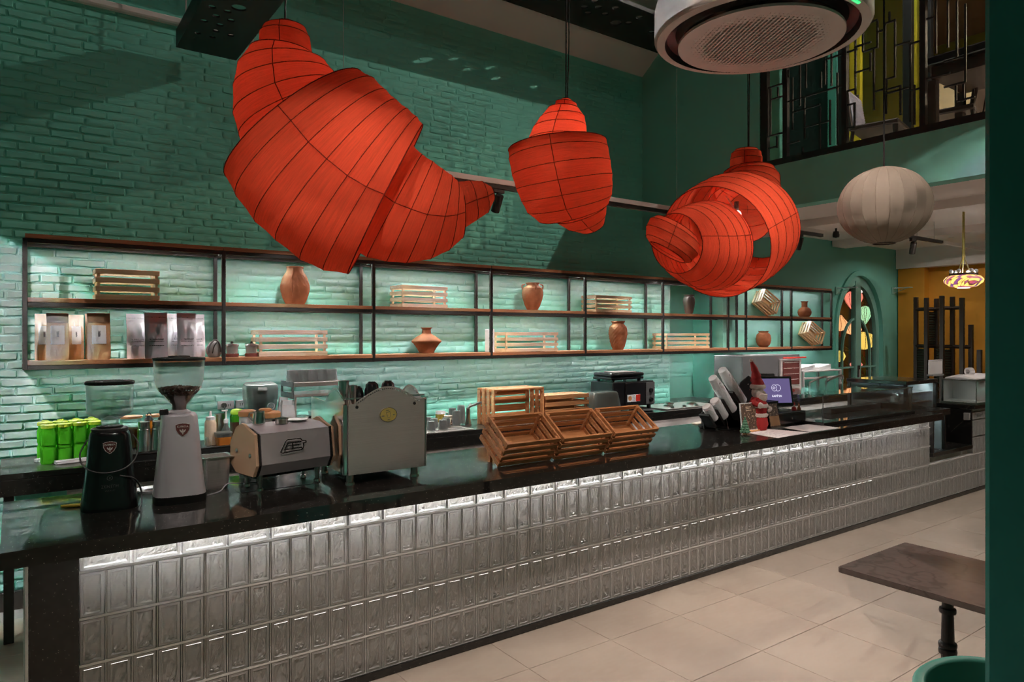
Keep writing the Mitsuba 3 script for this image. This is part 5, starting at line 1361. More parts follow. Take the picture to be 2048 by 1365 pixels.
# stacks of clear containers under the rack, paper bags beside it
for i, (u, y, w, h, lb) in enumerate(((600, 5.12, 0.075, 0.20, 'stack of clear plastic containers under the cup rack, left'), (642, 5.10, 0.085, 0.23, 'stack of clear plastic containers under the cup rack, right'))):
    p = bk(u, y); t = thing('container_stack', lb, 'containers', 'stacked clear containers')
    for j in range(4):
        put(t + '__container', mv(prism_stack([(j * h / 4, w * 0.9, 0.06, 0), ((j + 0.93) * h / 4, w, 0.068, 0)], 24, 6), p), 'mat_plastic_clear', smooth=40)
for u0, u1, v0, y, lb, ry in ((549, 566, 795, 5.15, 'narrow white paper bag leaning beside the cup rack, left of two', 6), (557, 585, 801, 5.03, 'white paper bag standing beside the cup rack, right of two', 4)):
    x0, x1 = X(u0, y), X(u1, y); h = Z((u0 + u1) / 2, v0, y) - BT
    t = thing('paper_bag', lb, 'bag', 'white paper bags')
    m = prism_stack([(0.0, (x1 - x0) / 2, 0.035, 0), (h * 0.6, (x1 - x0) / 2 * 1.02, 0.03, 0), (h, (x1 - x0) / 2, 0.006, 0.0)], 24, 8)
    put(t + '__body', mv(m, M=trimesh.transformations.translation_matrix(((x0 + x1) / 2, y, BT)) @ rot(ry, (0, 1, 0))), 'mat_paper', smooth=30)
    put(t + '__fold', mv(cbox(-(x1 - x0) / 2 * 0.9, (x1 - x0) / 2 * 0.9, -0.012, -0.0085, h * 0.86, h * 0.985), M=trimesh.transformations.translation_matrix(((x0 + x1) / 2, y, BT)) @ rot(ry, (0, 1, 0))), 'mat_acrylic')
# beer-tap like steel spout behind the small machine
p = at(611, 850, y=4.95); p[2] = BT
t = thing('tap', 'slim chrome water tap on the back counter behind the wood sided espresso machine', 'tap')
put(t + '__spout', tube(smooth_path([p, p + [0, 0, 0.17], p + [0.006, -0.02, 0.205], p + [0.01, -0.06, 0.20]], 20), 0.011, 10), 'mat_chrome', smooth=60)
put(t + '__base', mv(lathe([(0.0, 0.0), (0.028, 0.0), (0.022, 0.015), (0.013, 0.02), (0.0, 0.02)], 20), p), 'mat_chrome', smooth=40)

# drain board with glasses, mug and tap
t = thing('drain_board', 'grey ribbed drain board set in the back counter', 'drain board')
dx0, dx1 = X(815, 5.0), X(942, 5.0)
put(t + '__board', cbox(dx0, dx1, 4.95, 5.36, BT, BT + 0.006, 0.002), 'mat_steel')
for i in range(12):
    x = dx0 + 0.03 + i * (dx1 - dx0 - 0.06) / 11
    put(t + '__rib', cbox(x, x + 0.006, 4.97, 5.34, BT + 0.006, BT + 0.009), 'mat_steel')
DZ = BT + 0.0095
for i, (u, y, r, h) in enumerate(((862, 5.08, 0.036, 0.075), (868, 5.22, 0.034, 0.075), (886, 5.06, 0.037, 0.08), (892, 5.16, 0.036, 0.08), (913, 5.22, 0.036, 0.125), (922, 5.30, 0.037, 0.16), (905, 5.31, 0.035, 0.14), (856, 5.3, 0.033, 0.08))):
    single('drinking_glass', mv(glassware([(r * 1.05, 0.0), (r, h * 0.5), (r * 0.92, h * 0.96), (r * 0.8, h), (0.0, h)], 26, 0.003), bk(u, y, DZ)), 'mat_plastic_clear',
           'small upturned drinking glass on the drain board' if h < 0.1 else 'tall upturned drinking glass at the back of the drain board', 'glass', 'small glasses on the drain board' if h < 0.1 else 'tall glasses on the drain board', smooth=40)
p = bk(881, 5.36, BT + 0.0002); t = thing('mug', 'white mug with an olive print at the back of the drain board', 'mug')
put(t + '__body', mv(glassware([(0.0, 0.0), (0.042, 0.0), (0.044, 0.008), (0.044, 0.125)], 30, 0.004), p), 'mat_acrylic', smooth=40)
put(t + '__print', mv(lathe([(0.0446, 0.03), (0.0446, 0.10)], 30), p).slice_plane(p, [-1, -0.4, 0]), 'mat_olive')
put(t + '__handle', tube(smooth_path([p + [0.042, 0, 0.105], p + [0.072, 0, 0.10], p + [0.075, 0, 0.05], p + [0.043, 0, 0.025]], 18), 0.006, 8), 'mat_acrylic', smooth=60)
p = bk(899, 5.24, DZ)
t = thing('napkin_stack', 'short stack of beige napkins beside the mug', 'napkins')
for j in range(5):
    put(t + '__napkin', mv(cbox(-0.045, 0.045, -0.03, 0.03, j * 0.017, j * 0.017 + 0.013, 0.003), p + [0.03, 0.05, 0]), 'mat_milk')
p = at(936, 848, z=BT); t = thing('sink_tap', 'chrome kitchen tap with a long angled spout beside the drain board', 'tap')
put(t + '__body', cat(lathe([(0.0, 0.0), (0.032, 0.0), (0.026, 0.03), (0.018, 0.05), (0.018, 0.13), (0.022, 0.14), (0.0, 0.15)], 24)).apply_translation(p), 'mat_chrome', smooth=40)
put(t + '__spout', tube(smooth_path([p + [0, 0, 0.12], p + [0.005, -0.01, 0.15], p + [0.05, -0.06, 0.18], p + [0.09, -0.10, 0.195], p + [0.095, -0.105, 0.17]], 20), 0.012, 10), 'mat_chrome', smooth=60)
put(t + '__lever', tube([p + [0, 0, 0.145], p + [0.05, 0.03, 0.175]], 0.007, 8), 'mat_chrome', smooth=60)
t = thing('sink', 'stainless steel sink basin rim beside the tap', 'sink')
sx0 = p[0] + 0.30; so = sbox(sx0, 4.98, sx0 + 0.42, 5.40).difference(sbox(sx0 + 0.03, 5.01, sx0 + 0.39, 5.33))
put(t + '__rim', mv(extrude(so, 0.005), (0, 0, BT)), 'mat_steel')
put(t + '__basin', cbox(sx0 + 0.03, sx0 + 0.39, 5.01, 5.33, BT + 0.0005, BT + 0.0018), 'mat_dark_grey')

# two crates standing on the back counter
CB = 'pine crates standing on the back counter'
xa, xb_ = X(988, 4.98), X(1088, 4.98)
zt_ = Z(1040, 777, 4.98)
crate(xb_ - xa, zt_ - BT, 0.27, 4, trimesh.transformations.translation_matrix(((xa + xb_) / 2, 5.25, BT + (zt_ - BT) / 2)) @ rot(90, (1, 0, 0)), 'tall pine crate on its side on the back counter, its opening towards the bar', m='mat_amber', group=CB, th=0.014)
xa, xb_ = X(1090, 5.0), X(1178, 5.0); zt_ = Z(1140, 789, 5.0)
crate(xb_ - xa, 0.24, zt_ - BT, 4, trimesh.transformations.translation_matrix(((xa + xb_) / 2, 5.12, zt_)) @ rot(180, (1, 0, 0)), 'pine crate turned upside down on the back counter behind the display crates', m='mat_amber', group=CB, th=0.014)
# covered appliance
x0, x1 = X(1180, 5.0), X(1240, 5.0); h = Z(1210, 787, 5.0) - BT
t = thing('covered_appliance', 'small appliance under a beige cloth and clear film, beside the microwave', 'covered appliance')
m = prism_stack([(0.0, (x1 - x0) / 2, 0.09, 0), (h * 0.5, (x1 - x0) / 2 * 0.92, 0.085, 0), (h * 0.95, (x1 - x0) / 2 * 0.78, 0.075, 0), (h, (x1 - x0) / 2 * 0.7, 0.07, 0)], 40, 6)
v = m.vertices.copy(); v += (meshkit.noise(v * 14)[:, None] - 0.5) * 0.012 * (v[:, 2:3] > 0.01); m.vertices = v
put(t + '__cover', mv(m, ((x0 + x1) / 2, 5.045, BT)), 'mat_canvas', smooth=40)
put(t + '__film', mv(prism_stack([(h * 0.3, (x1 - x0) / 2 * 0.99, 0.096, 0), (h * 0.97, (x1 - x0) / 2 * 0.80, 0.083, 0), (h + 0.012, (x1 - x0) / 2 * 0.74, 0.076, 0)], 40, 6), ((x0 + x1) / 2, 5.045, BT)), 'mat_smoked', smooth=30, label='crumpled clear film')
# microwave on a low stand with a sandwich press on top
y0 = 5.16; x0, x1 = X(1212, y0 + 0.1), X(1308, y0); zb0, zb1 = BT + 0.05, Z(1260, 764, y0)
t = thing('microwave', 'black microwave oven with a red and white sticker on the back counter', 'microwave')
put(t + '__body', cbox(x0, x1, y0, y0 + 0.34, zb0, zb1, 0.008), 'mat_black_gloss')
put(t + '__door', cbox(x0 + 0.17, x1 - 0.14, y0 - 0.016, y0 - 0.001, zb0 + 0.012, zb1 - 0.012, 0.004), 'mat_black_gloss')
put(t + '__control_panel', cbox(x1 - 0.135, x1 - 0.004, y0 - 0.016, y0 - 0.001, zb0 + 0.012, zb1 - 0.012, 0.004), 'mat_dark_grey')
m = lathe([(0.0, 0.02), (0.02, 0.02), (0.024, 0.0)], 18); m.apply_transform(rot(90, (1, 0, 0)))
for dz in (0.06, 0.16):
    put(t + '__dial', mv(m, (x1 - 0.07, y0 - 0.0165, zb0 + dz)), 'mat_black', smooth=40)
sx, sz = x0 + 0.19, zb0 + 0.05
k = put(t + '__sticker', cbox(sx, sx + 0.19, y0 - 0.0185, y0 - 0.0165, sz, sz + 0.075), 'mat_acrylic', label='red and white sticker')
put(k + '__panel', cbox(sx + 0.125, sx + 0.189, y0 - 0.0195, y0 - 0.0187, sz + 0.003, sz + 0.072), 'mat_red_print')
m = extrude(Point(0, 0).buffer(0.026), 0.001); put(k + '__seal', mv(xz(m, y0 - 0.0195), (sx + 0.04, 0, sz + 0.037)), 'mat_lidwood')
for j in range(4):
    put(k + '__print', cbox(sx + 0.075, sx + 0.118, y0 - 0.0195, y0 - 0.0187, sz + 0.012 + j * 0.015, sz + 0.018 + j * 0.015), 'mat_grey_plastic')
for x in (x0 + 0.05, x1 - 0.05):
    for y in (y0 + 0.03, y0 + 0.3):
        put(t + '__foot', cbox(x - 0.015, x + 0.015, y - 0.015, y + 0.015, BT, zb0 - 0.0005), 'mat_black')
t = thing('sandwich_press', 'black sandwich press with a chrome handle on top of the microwave', 'sandwich press')
px0, px1 = X(1218, y0 + 0.05), X(1284, y0 + 0.05)
for x in (px0 + 0.05, px1 - 0.05):
    for y in (y0 + 0.05, y0 + 0.26):
        put(t + '__foot', cbox(x - 0.012, x + 0.012, y - 0.012, y + 0.012, zb1, zb1 + 0.022), 'mat_black')
put(t + '__base', cbox(px0, px1, y0 + 0.02, y0 + 0.30, zb1 + 0.0225, zb1 + 0.05, 0.008), 'mat_black_gloss')
put(t + '__lid', cbox(px0, px1, y0 + 0.01, y0 + 0.30, zb1 + 0.054, zb1 + 0.092, 0.014), 'mat_black_gloss')
put(t + '__top_plate', cbox(px0 + 0.12, px1 - 0.07, y0 + 0.06, y0 + 0.26, zb1 + 0.0925, zb1 + 0.102, 0.004), 'mat_steel')
put(t + '__handle', tube(smooth_path([(px0 + 0.08, y0 + 0.02, zb1 + 0.075), (px0 + 0.09, y0 - 0.03, zb1 + 0.085), (px1 - 0.09, y0 - 0.03, zb1 + 0.085), (px1 - 0.08, y0 + 0.02, zb1 + 0.075)], 20), 0.009, 8), 'mat_black', smooth=60)
t = thing('power_strip', 'white power strip with black plugs and cords on the brick wall beside the microwave', 'power strip')
x0, x1 = X(1192, 5.5), X(1213, 5.5); z = Z(1200, 768, 5.5)
put(t + '__strip', cbox(x0, x1, WALL_Y - 0.055, WALL_Y - 0.018, z - 0.03, z + 0.03, 0.005), 'mat_acrylic')
for j in range(3):
    xx = x0 + 0.02 + j * (x1 - x0 - 0.04) / 2
    put(t + '__plug', cbox(xx - 0.014, xx + 0.014, WALL_Y - 0.085, WALL_Y - 0.056, z - 0.02, z + 0.012, 0.004), 'mat_black')
    put(t + '__cord', tube(smooth_path([(xx, WALL_Y - 0.08, z), (xx - 0.05 - 0.03 * j, WALL_Y - 0.10, z - 0.02), (xx - 0.12 - 0.03 * j, WALL_Y - 0.08, z - 0.12), (xx - 0.11, WALL_Y - 0.06, BT + 0.01)], 16), 0.004, 6), 'mat_black')
# plate under the microwave front, hob at the recess
p = at(1284, 823, z=BT); single('plate', mv(lathe([(0.0, 0.0), (0.07, 0.0), (0.12, 0.012), (0.12, 0.015), (0.07, 0.004), (0.0, 0.004)], 40), p + [0.05, 0.03, 0]), 'mat_dark_grey', 'dark round plate on the back counter in front of the microwave', 'plate', smooth=40)
t = thing('gas_hob', 'flat glass and steel gas hob on the back counter before the wall recess', 'hob')
hx0, hx1 = X(1320, 5.1), X(1425, 5.1)
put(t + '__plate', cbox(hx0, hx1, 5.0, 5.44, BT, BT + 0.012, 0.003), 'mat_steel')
for j, (fx, fy) in enumerate(((0.28, 5.2), (0.72, 5.2), (0.5, 5.36))):
    x = hx0 + (hx1 - hx0) * fx
    put(t + '__burner', mv(lathe([(0.02, 0.0), (0.055, 0.0), (0.05, 0.018), (0.02, 0.018)], 24, closed=True), (x, fy, BT + 0.0125)), 'mat_chrome', smooth=40)
for j in range(4):
    x = hx0 + (hx1 - hx0) * (0.16 + 0.22 * j)
    put(t + '__knob', mv(lathe([(0.0, 0.0), (0.02, 0.0), (0.017, 0.02), (0.0, 0.022)], 16), (x, 5.05, BT + 0.0125)), 'mat_chrome', smooth=40)

# ------------------------------------------------------------------ cash desk end of the bar
# cup and lid dispenser: slanted open channels of cups between black dividers
DYC = 3.70
t = thing('cup_dispenser', 'black slanted dispenser rack holding stacks of white cups and lids on the bar counter', 'cup dispenser')
W3 = lambda pts: [(at(u, v, y=DYC + 0.06)[0], max(CTOP + 0.0005, at(u, v, y=DYC + 0.06)[2])) for u, v in pts]
sidep = Polygon(W3([(1408, 858), (1532, 858), (1534, 790), (1497, 752), (1481, 765), (1472, 785), (1449, 772), (1440, 800), (1420, 800), (1404, 826)]))
put(t + '__side', xz(extrude(sidep, 0.01), DYC + 0.055), 'mat_black')
bx0, bx1 = W3([(1430, 850)])[0][0], W3([(1532, 850)])[0][0]
put(t + '__base', cbox(bx0, bx1, DYC - 0.06, DYC + 0.0545, CTOP + 0.0005, CTOP + 0.012), 'mat_black')
put(t + '__body', xz(extrude(Polygon(W3([(1464, 857), (1532, 857), (1533, 800), (1492, 806), (1470, 822), (1452, 838)])), 0.114), DYC - 0.0600), 'mat_black')
cup_names = ['sleeve of white paper cups in the slanted dispenser, topmost', 'sleeve of white paper cups in the slanted dispenser, second from the top', 'sleeve of white cup lids in the slanted dispenser, third from the top', 'sleeve of white cup lids in the slanted dispenser, lowest']
for i, (ub, vb, ut, vt, r, lb) in enumerate(((1484, 803, 1444, 740, 0.047, cup_names[0]), (1464, 820, 1425, 756, 0.047, cup_names[1]), (1447, 834, 1428, 800, 0.047, cup_names[2]), (1428, 838, 1412, 812, 0.042, cup_names[3]))):
    a, b = at(ub, vb, y=DYC), at(ut, vt, y=DYC); d_ = b - a; L = np.linalg.norm(d_); d_ /= L
    A_ = trimesh.geometry.align_vectors([0, 0, 1], d_); A_[:3, 3] = a
    pd = np.array([-d_[2], 0, d_[0]]); pd = pd if pd[0] < 0 else -pd      # towards the lower left
    q = a + pd * (r + 0.010) - d_ * 0.03
    pl = [q[[0, 2]], (q + d_ * min(0.22, L * 0.72 + 0.03))[[0, 2]], (q + d_ * min(0.22, L * 0.72 + 0.03) + pd * 0.022)[[0, 2]], (q + pd * 0.022)[[0, 2]]]
    pl = [(x_, max(z_, CTOP + 0.0125)) for x_, z_ in pl]
    if Polygon(pl).is_valid and Polygon(pl).area > 1e-4:
        put(t + '__divider', xz(extrude(Polygon(pl), 0.10), DYC - 0.045), 'mat_black')
    k = thing('cup_stack', lb, 'cups', 'sleeves in the cup dispenser')
    prof = [(0.0, 0.0)]; cupL = 0.10 if i < 2 else 0.02
    n_ = max(3, int((L - cupL) / 0.012))
    for j_ in range(n_):
        z = j_ * (L - cupL) / n_; h_ = (L - cupL) / n_; prof += [(r * 0.95, z + 0.05 * h_), (r, z + 0.55 * h_), (r, z + 0.85 * h_), (r * 0.95, z + 0.95 * h_)]
    z = L - cupL
    put(k + '__sleeve', mv(lathe(prof + [(0.0, z - 0.0005)], 28), M=A_), 'mat_acrylic', smooth=40)
    if i < 2:
        put(k + '__top_cup', mv(lathe([(0.0, z), (r * 0.97, z), (r * 0.78, z + cupL), (r * 0.72, z + cupL), (0.0, z + cupL - 0.003)], 28), M=A_), 'mat_acrylic', smooth=40)
        put(k + '__printed_mark', mv(cbox(-0.008, 0.008, -r * 0.93, -r * 0.86, z + 0.03, z + 0.045), M=A_), 'mat_grey_plastic')
    else:
        put(k + '__top_lid', mv(lathe([(0.0, z), (r * 0.97, z), (r * 0.8, z + 0.016), (0.0, z + 0.018)], 28), M=A_), 'mat_paper', smooth=40)
# napkin and straw box in front of it
p = on(1428, 857); t = thing('straw_box', 'black box of wrapped straws standing at the foot of the cup dispenser', 'straw box')
W = lambda m: mv(m, p + [0.0, 0.03, 0], rz=-6)
put(t + '__tray', W(prism_stack([(0.0, 0.105, 0.04, 0), (0.012, 0.12, 0.05, 0), (0.03, 0.125, 0.052, 0)], 28, 4)), 'mat_black_gloss', smooth=40)
put(t + '__box', W(cbox(-0.085, 0.095, -0.034, 0.034, 0.0305, 0.125, 0.003)), 'mat_black')
for j in range(8):
    put(t + '__straw_end', W(mv(lathe([(0.0, 0.0), (0.008, 0.0), (0.008, 0.012), (0.0, 0.013)], 10), (-0.07 + j * 0.0215, 0.0, 0.1255))), 'mat_grey_plastic')
put(t + '__label_dot', W(cat([cbox(-0.074 + j * 0.0215, -0.066 + j * 0.0215, -0.0355, -0.0345, 0.085, 0.10) for j in range(8)])), 'mat_dark_grey')
q0, q1 = on(1457, 862) + [0, 0, 0.004], at(1446, 800, y=p[1] - 0.01)
single('long_spoon', cat(tube([q0, q1], 0.003, 7), mv(trimesh.creation.icosphere(1, 0.009), q1)), 'mat_chrome', 'thin steel rod leaning against the straw box', 'spoon', smooth=60)
p = on(1395, 850)
single('card', mv(cbox(-0.07, 0.07, -0.035, 0.035, 0.0, 0.012, 0.003), p + [0.06, 0.03, 0], rz=8), 'mat_milk', 'pale flat packet on the counter left of the straw box', 'packet')
# ornaments hung on the dispenser
p = at(1490, 772, y=DYC + 0.12)
t = thing('ornament', 'small red and white holiday trinket with a steel case beside the cups', 'ornament')
put(t + '__case', mv(cbox(-0.05, 0.05, -0.02, 0.02, -0.14, 0.02, 0.006), p, M=rot(-24, (0, 1, 0))), 'mat_machine_grey')
for dx, dz, r, mm in ((0.0, 0.055, 0.03, 'mat_red'), (-0.045, 0.02, 0.026, 'mat_fur'), (0.015, 0.0, 0.03, 'mat_red'), (0.05, -0.04, 0.022, 'mat_fur'), (-0.02, -0.03, 0.026, 'mat_red')):
    put(t + '__bauble', mv(trimesh.creation.icosphere(2, r), p + [dx, -0.04, dz]), mm, smooth=True)

# plush holiday figure with a tall pointed hat
p = on(1528, 862); p[1] += 0.06
t = thing('plush_gnome', 'tall red plush holiday doll with a long pointed hat and white trim', 'plush doll')
W = lambda m: mv(m, p)
put(t + '__body', W(lathe([(0.0, 0.0), (0.07, 0.004), (0.085, 0.05), (0.078, 0.10), (0.066, 0.13), (0.074, 0.17), (0.07, 0.23), (0.05, 0.275), (0.0, 0.28)], 32)), 'mat_red', smooth=60)
for z0, r in ((0.118, 0.077), (0.195, 0.079)):
    put(t + '__fur_trim', W(lathe([(r - 0.02, z0), (r, z0 - 0.004), (r + 0.008, z0 + 0.012), (r, z0 + 0.028), (r - 0.02, z0 + 0.026)], 30, closed=True)), 'mat_fur', smooth=60)
m = trimesh.creation.icosphere(3, 1.0); m.apply_scale((0.052, 0.05, 0.055)); put(t + '__head', W(mv(m, (0, 0, 0.315))), 'mat_fur', smooth=True)
put(t + '__beard', W(mv(lathe([(0.0, -0.12), (0.02, -0.10), (0.05, -0.03), (0.045, 0.01), (0.0, 0.02)], 24), M=trimesh.transformations.translation_matrix((0.012, -0.03, 0.30)) @ rot(12, (1, 0, 0)))), 'mat_fur', smooth=60)
put(t + '__hat_band', W(mv(lathe([(0.03, 0.0), (0.06, -0.004), (0.066, 0.014), (0.058, 0.032), (0.03, 0.03)], 28, closed=True), (0, 0, 0.352))), 'mat_fur', smooth=60)
hp_ = smooth_path([(0, 0, 0.382), (-0.022, 0, 0.45), (-0.045, 0, 0.51), (-0.085, 0, 0.575)], 20)
put(t + '__hat', W(tube(hp_, np.interp(np.linspace(0, 1, len(hp_)), [0, 0.28, 0.33, 0.6, 0.64, 1], [0.054, 0.036, 0.043, 0.026, 0.031, 0.012]), 18)), 'mat_red', smooth=60)
put(t + '__pompom', W(mv(trimesh.creation.icosphere(2, 0.014), (-0.092, 0, 0.588))), 'mat_fur', smooth=True)
m = trimesh.creation.icosphere(2, 0.011); put(t + '__nose', W(mv(m, (0.014, -0.052, 0.318))), 'mat_milk', smooth=True)
for s, z in ((-1, 0.235), (1, 0.20)):
    pts = smooth_path([(s * 0.055, 0, 0.255), (s * 0.085, -0.02, z), (s * 0.06, -0.06, z - 0.02)], 10)
    put(t + '__arm', W(tube(pts, 0.022, 12)), 'mat_red', smooth=60)
    put(t + '__mitten', W(mv(trimesh.creation.icosphere(2, 0.026), pts[-1] + [0, -0.006, 0])), 'mat_fur', smooth=True)
# framed card, small tree, second card holder
p = on(1500, 866); y = p[1] + 0.03
x0, x1 = X(1487, y), X(1514, y); h = Z(1500, 806, y) - CTOP
t = thing('framed_picture', 'small framed brown card standing on the counter left of the plush doll', 'card frame')
put(t + '__frame', mv(cbox(-(x1 - x0) / 2, (x1 - x0) / 2, 0.0, 0.012, 0.0, h, 0.002), ((x0 + x1) / 2, y, CTOP), M=rot(-6, (1, 0, 0)) @ rot(-8, (0, 0, 1))), 'mat_acrylic')
put(t + '__card', mv(cbox(-(x1 - x0) / 2 + 0.007, (x1 - x0) / 2 - 0.007, -0.0015, -0.0002, 0.02, h - 0.009), ((x0 + x1) / 2, y, CTOP), M=rot(-6, (1, 0, 0)) @ rot(-8, (0, 0, 1))), 'mat_card')
put(t + '__stand', mv(cbox(-(x1 - x0) / 2 + 0.01, (x1 - x0) / 2, -0.03, 0.05, 0.0, 0.014, 0.003), ((x0 + x1) / 2 + 0.005, y, CTOP)), 'mat_lidwood')
for j in range(3):
    put(t + '__printed_line', mv(cbox(-0.03, 0.03 - 0.012 * (j % 2), -0.0022, -0.0016, h * 0.72 + j * 0.014, h * 0.72 + j * 0.014 + 0.005), ((x0 + x1) / 2, y, CTOP), M=rot(-6, (1, 0, 0)) @ rot(-8, (0, 0, 1))), 'mat_milk')
p = on(1490, 869); t = thing('tabletop_tree', 'tiny frosted green holiday tree in front of the framed card', 'holiday tree')
tr = lathe([(0.0, 0.012)] + [(0.036 * (1 - k / 12) + (0.006 if k % 2 else 0), 0.014 + 0.125 * k / 12) for k in range(12)] + [(0.0, 0.145)], 26)
v = tr.vertices.copy(); v[:, :2] *= (1 + 0.16 * np.sin(np.arctan2(v[:, 1], v[:, 0]) * 9 + v[:, 2] * 160))[:, None]; tr.vertices = v
put(t + '__branches', mv(tr, p), 'mat_pinegreen', smooth=30); put(t + '__base', mv(lathe([(0.0, 0.0), (0.02, 0.0), (0.018, 0.0135), (0.0, 0.0135)], 16), p), 'mat_lidwood')
p = on(1555, 858); y = p[1] + 0.03; x0, x1 = X(1540, y), X(1564, y); h = Z(1550, 808, y) - CTOP
t = thing('card_holder', 'leaning clear holder with a dark and sandy card right of the plush doll', 'card holder')
MC = trimesh.transformations.translation_matrix(((x0 + x1) / 2, y, CTOP)) @ rot(-12, (1, 0, 0)) @ rot(6, (0, 0, 1))
put(t + '__card', mv(cbox(-(x1 - x0) / 2, (x1 - x0) / 2, 0.0, 0.003, 0.008, h), M=MC), 'mat_card')
put(t + '__picture', mv(cbox(-(x1 - x0) / 2 + 0.008, (x1 - x0) / 2 - 0.008, -0.0015, -0.0002, 0.02, h * 0.5), M=MC), 'mat_kraft')
put(t + '__front', mv(cbox(-(x1 - x0) / 2 - 0.01, (x1 - x0) / 2 + 0.025, -0.03, -0.028, 0.006, h * 0.55), M=MC), 'mat_glass', label='clear front sheet')
put(t + '__foot', cbox(x0 - 0.01, x1 + 0.025, y - 0.04, y + 0.03, CTOP, CTOP + 0.0055), 'mat_plastic_clear')
# menus lying flat
for pts, lb, dz in (([(1488, 866), (1522, 858), (1618, 866), (1556, 877)], 'white printed menu sheet lying at the front of the bar counter', 0.0), ([(1562, 856), (1622, 849), (1680, 857), (1620, 865)], 'blank back of a white menu sheet lying beside the printed one', 0.0)):
    P_ = np.array([on(*q)[:2] for q in pts]); t = thing('menu_sheet', lb, 'menu', 'menus on the bar counter')
    put(t + '__sheet', mv(extrude(Polygon(P_), 0.003), (0, 0, CTOP + 0.0003)), 'mat_paper')
    if 'printed' in lb and 'blank' not in lb:
        e0, e1 = P_[1] - P_[0], P_[3] - P_[0]
        for j in range(11):
            a = 0.08 + j * 0.08; w_ = 0.5 + 0.35 * ((j * 7) % 3) / 2
            q = np.array([P_[0] + e0 * 0.06 + e1 * a, P_[0] + e0 * (0.06 + w_ * 0.9) + e1 * a, P_[0] + e0 * (0.06 + w_ * 0.9) + e1 * (a + 0.022), P_[0] + e0 * 0.06 + e1 * (a + 0.022)])
            put(t + '__printed_line', mv(extrude(Polygon(q), 0.0004), (0, 0, CTOP + 0.0034)), 'mat_grey_plastic')

# till: drawer box with a touch screen
yb = 3.56; x0, x1 = X(1553, yb), X(1612, yb); zt_ = Z(1580, 825, yb)
t = thing('cash_drawer', 'low black cash drawer on the bar counter under the till screen', 'cash drawer')
put(t + '__box', cbox(x0, x1, yb, yb + 0.24, CTOP, zt_, 0.004), 'mat_black'); put(t + '__front', cbox(x0 + 0.012, x1 - 0.012, yb - 0.006, yb - 0.0005, CTOP + 0.012, zt_ - 0.012, 0.002), 'mat_black_gloss')
put(t + '__lock', mv(lathe([(0.0, 0.004), (0.008, 0.003), (0.009, 0.0)], 14), M=trimesh.transformations.translation_matrix(((x0 + x1) / 2, yb - 0.006, (CTOP + zt_) / 2)) @ rot(90, (1, 0, 0))), 'mat_chrome', smooth=40)
ys = yb + 0.13
a, b = X(1529, ys), X(1581, ys); zs0, zs1 = Z(1555, 812, ys), Z(1555, 755, ys)
sw, sh_h = b - a, (zs1 - zs0) * 1.05
MS = trimesh.transformations.translation_matrix(((a + b) / 2, ys, zs0)) @ rot(-30, (0, 0, 1)) @ rot(-14, (1, 0, 0))
t = thing('till_screen', 'black till screen showing a white ring logo and CAFE IN on violet', 'screen')
sw *= 0.80
put(t + '__housing', mv(cbox(-sw / 2, sw / 2, 0.0, 0.03, 0.0, sh_h, 0.006), M=MS), 'mat_black_gloss')
k = put(t + '__display', mv(cbox(-sw / 2 + 0.022, sw / 2 - 0.022, -0.003, -0.0005, 0.026, sh_h - 0.022), M=MS), 'mat_black_gloss', emit=light(0.22, (0.52, 0.40, 0.95)), label='glowing violet display')
lit = light(0.9, (0.92, 0.9, 1.0))
ringo = Point(0, 0).buffer(0.030, 24).difference(Point(0, 0).buffer(0.0275, 24))
ring1 = affinity.translate(affinity.scale(ringo, 0.85, 1.0), -0.016, sh_h * 0.60)
ring2 = affinity.translate(ringo, 0.016, sh_h * 0.60).difference(Point(-0.016, sh_h * 0.60).buffer(0.028))
cupo = affinity.translate(Point(0, 0).buffer(0.012).difference(Point(0, 0).buffer(0.0095)), -0.018, sh_h * 0.60)
put(k + '__logo', mv(xz(extrude(unary_union([ring1, ring2, cupo, sbox(-0.028, sh_h * 0.60 - 0.001, -0.008, sh_h * 0.60 + 0.0015)]), 0.0012), -0.0045), M=MS), 'mat_lightbody', emit=lit)
put(k + '__lettering', mv(xz(mv(text("CAF\u00c9'IN", 0.0165, 0.0012, True), (0, sh_h * 0.335, 0)), -0.0045), M=MS), 'mat_lightbody', emit=lit)
put(t + '__neck', cat(tube([(MS @ np.array([0, 0.035, 0.06, 1]))[:3], ((a + b) / 2 + 0.02, ys + 0.1, zt_ + 0.03)], 0.02, 10), mv(cbox(-0.07, 0.07, -0.06, 0.06, 0.0, 0.012, 0.003), ((a + b) / 2 + 0.02, ys + 0.1, zt_ + 0.0005))), 'mat_black')
put(t + '__rear_display', mv(cbox(-0.12, 0.06, 0.10, 0.13, 0.06, sh_h + 0.045, 0.008), M=MS), 'mat_black')
for u, r, mm, lb in ((1588, 0.016, 'mat_red', 'tiny red and white figurine on the cash drawer, left'), (1598, 0.013, 'mat_terra', 'tiny red brown figurine on the cash drawer, right')):
    p = np.array([X(u, yb + 0.06), yb + 0.06, zt_]); t = thing('figurine', lb, 'figurine', 'figurines on the cash drawer')
    put(t + '__body', mv(lathe([(0.0, 0.0), (r * 1.4, 0.0), (r * 1.2, r * 1.6), (r * 0.5, r * 2.2), (0.0, r * 2.3)], 18), p), mm, smooth=50)
    put(t + '__head', mv(trimesh.creation.icosphere(2, r * 0.8), p + [0, 0, r * 2.8]), 'mat_fur' if r > 0.014 else mm, smooth=True)
    put(t + '__hat', mv(lathe([(0.0, r * 5), (r * 0.8, r * 3.2), (0.0, r * 3.2)], 16), p), mm, smooth=50)

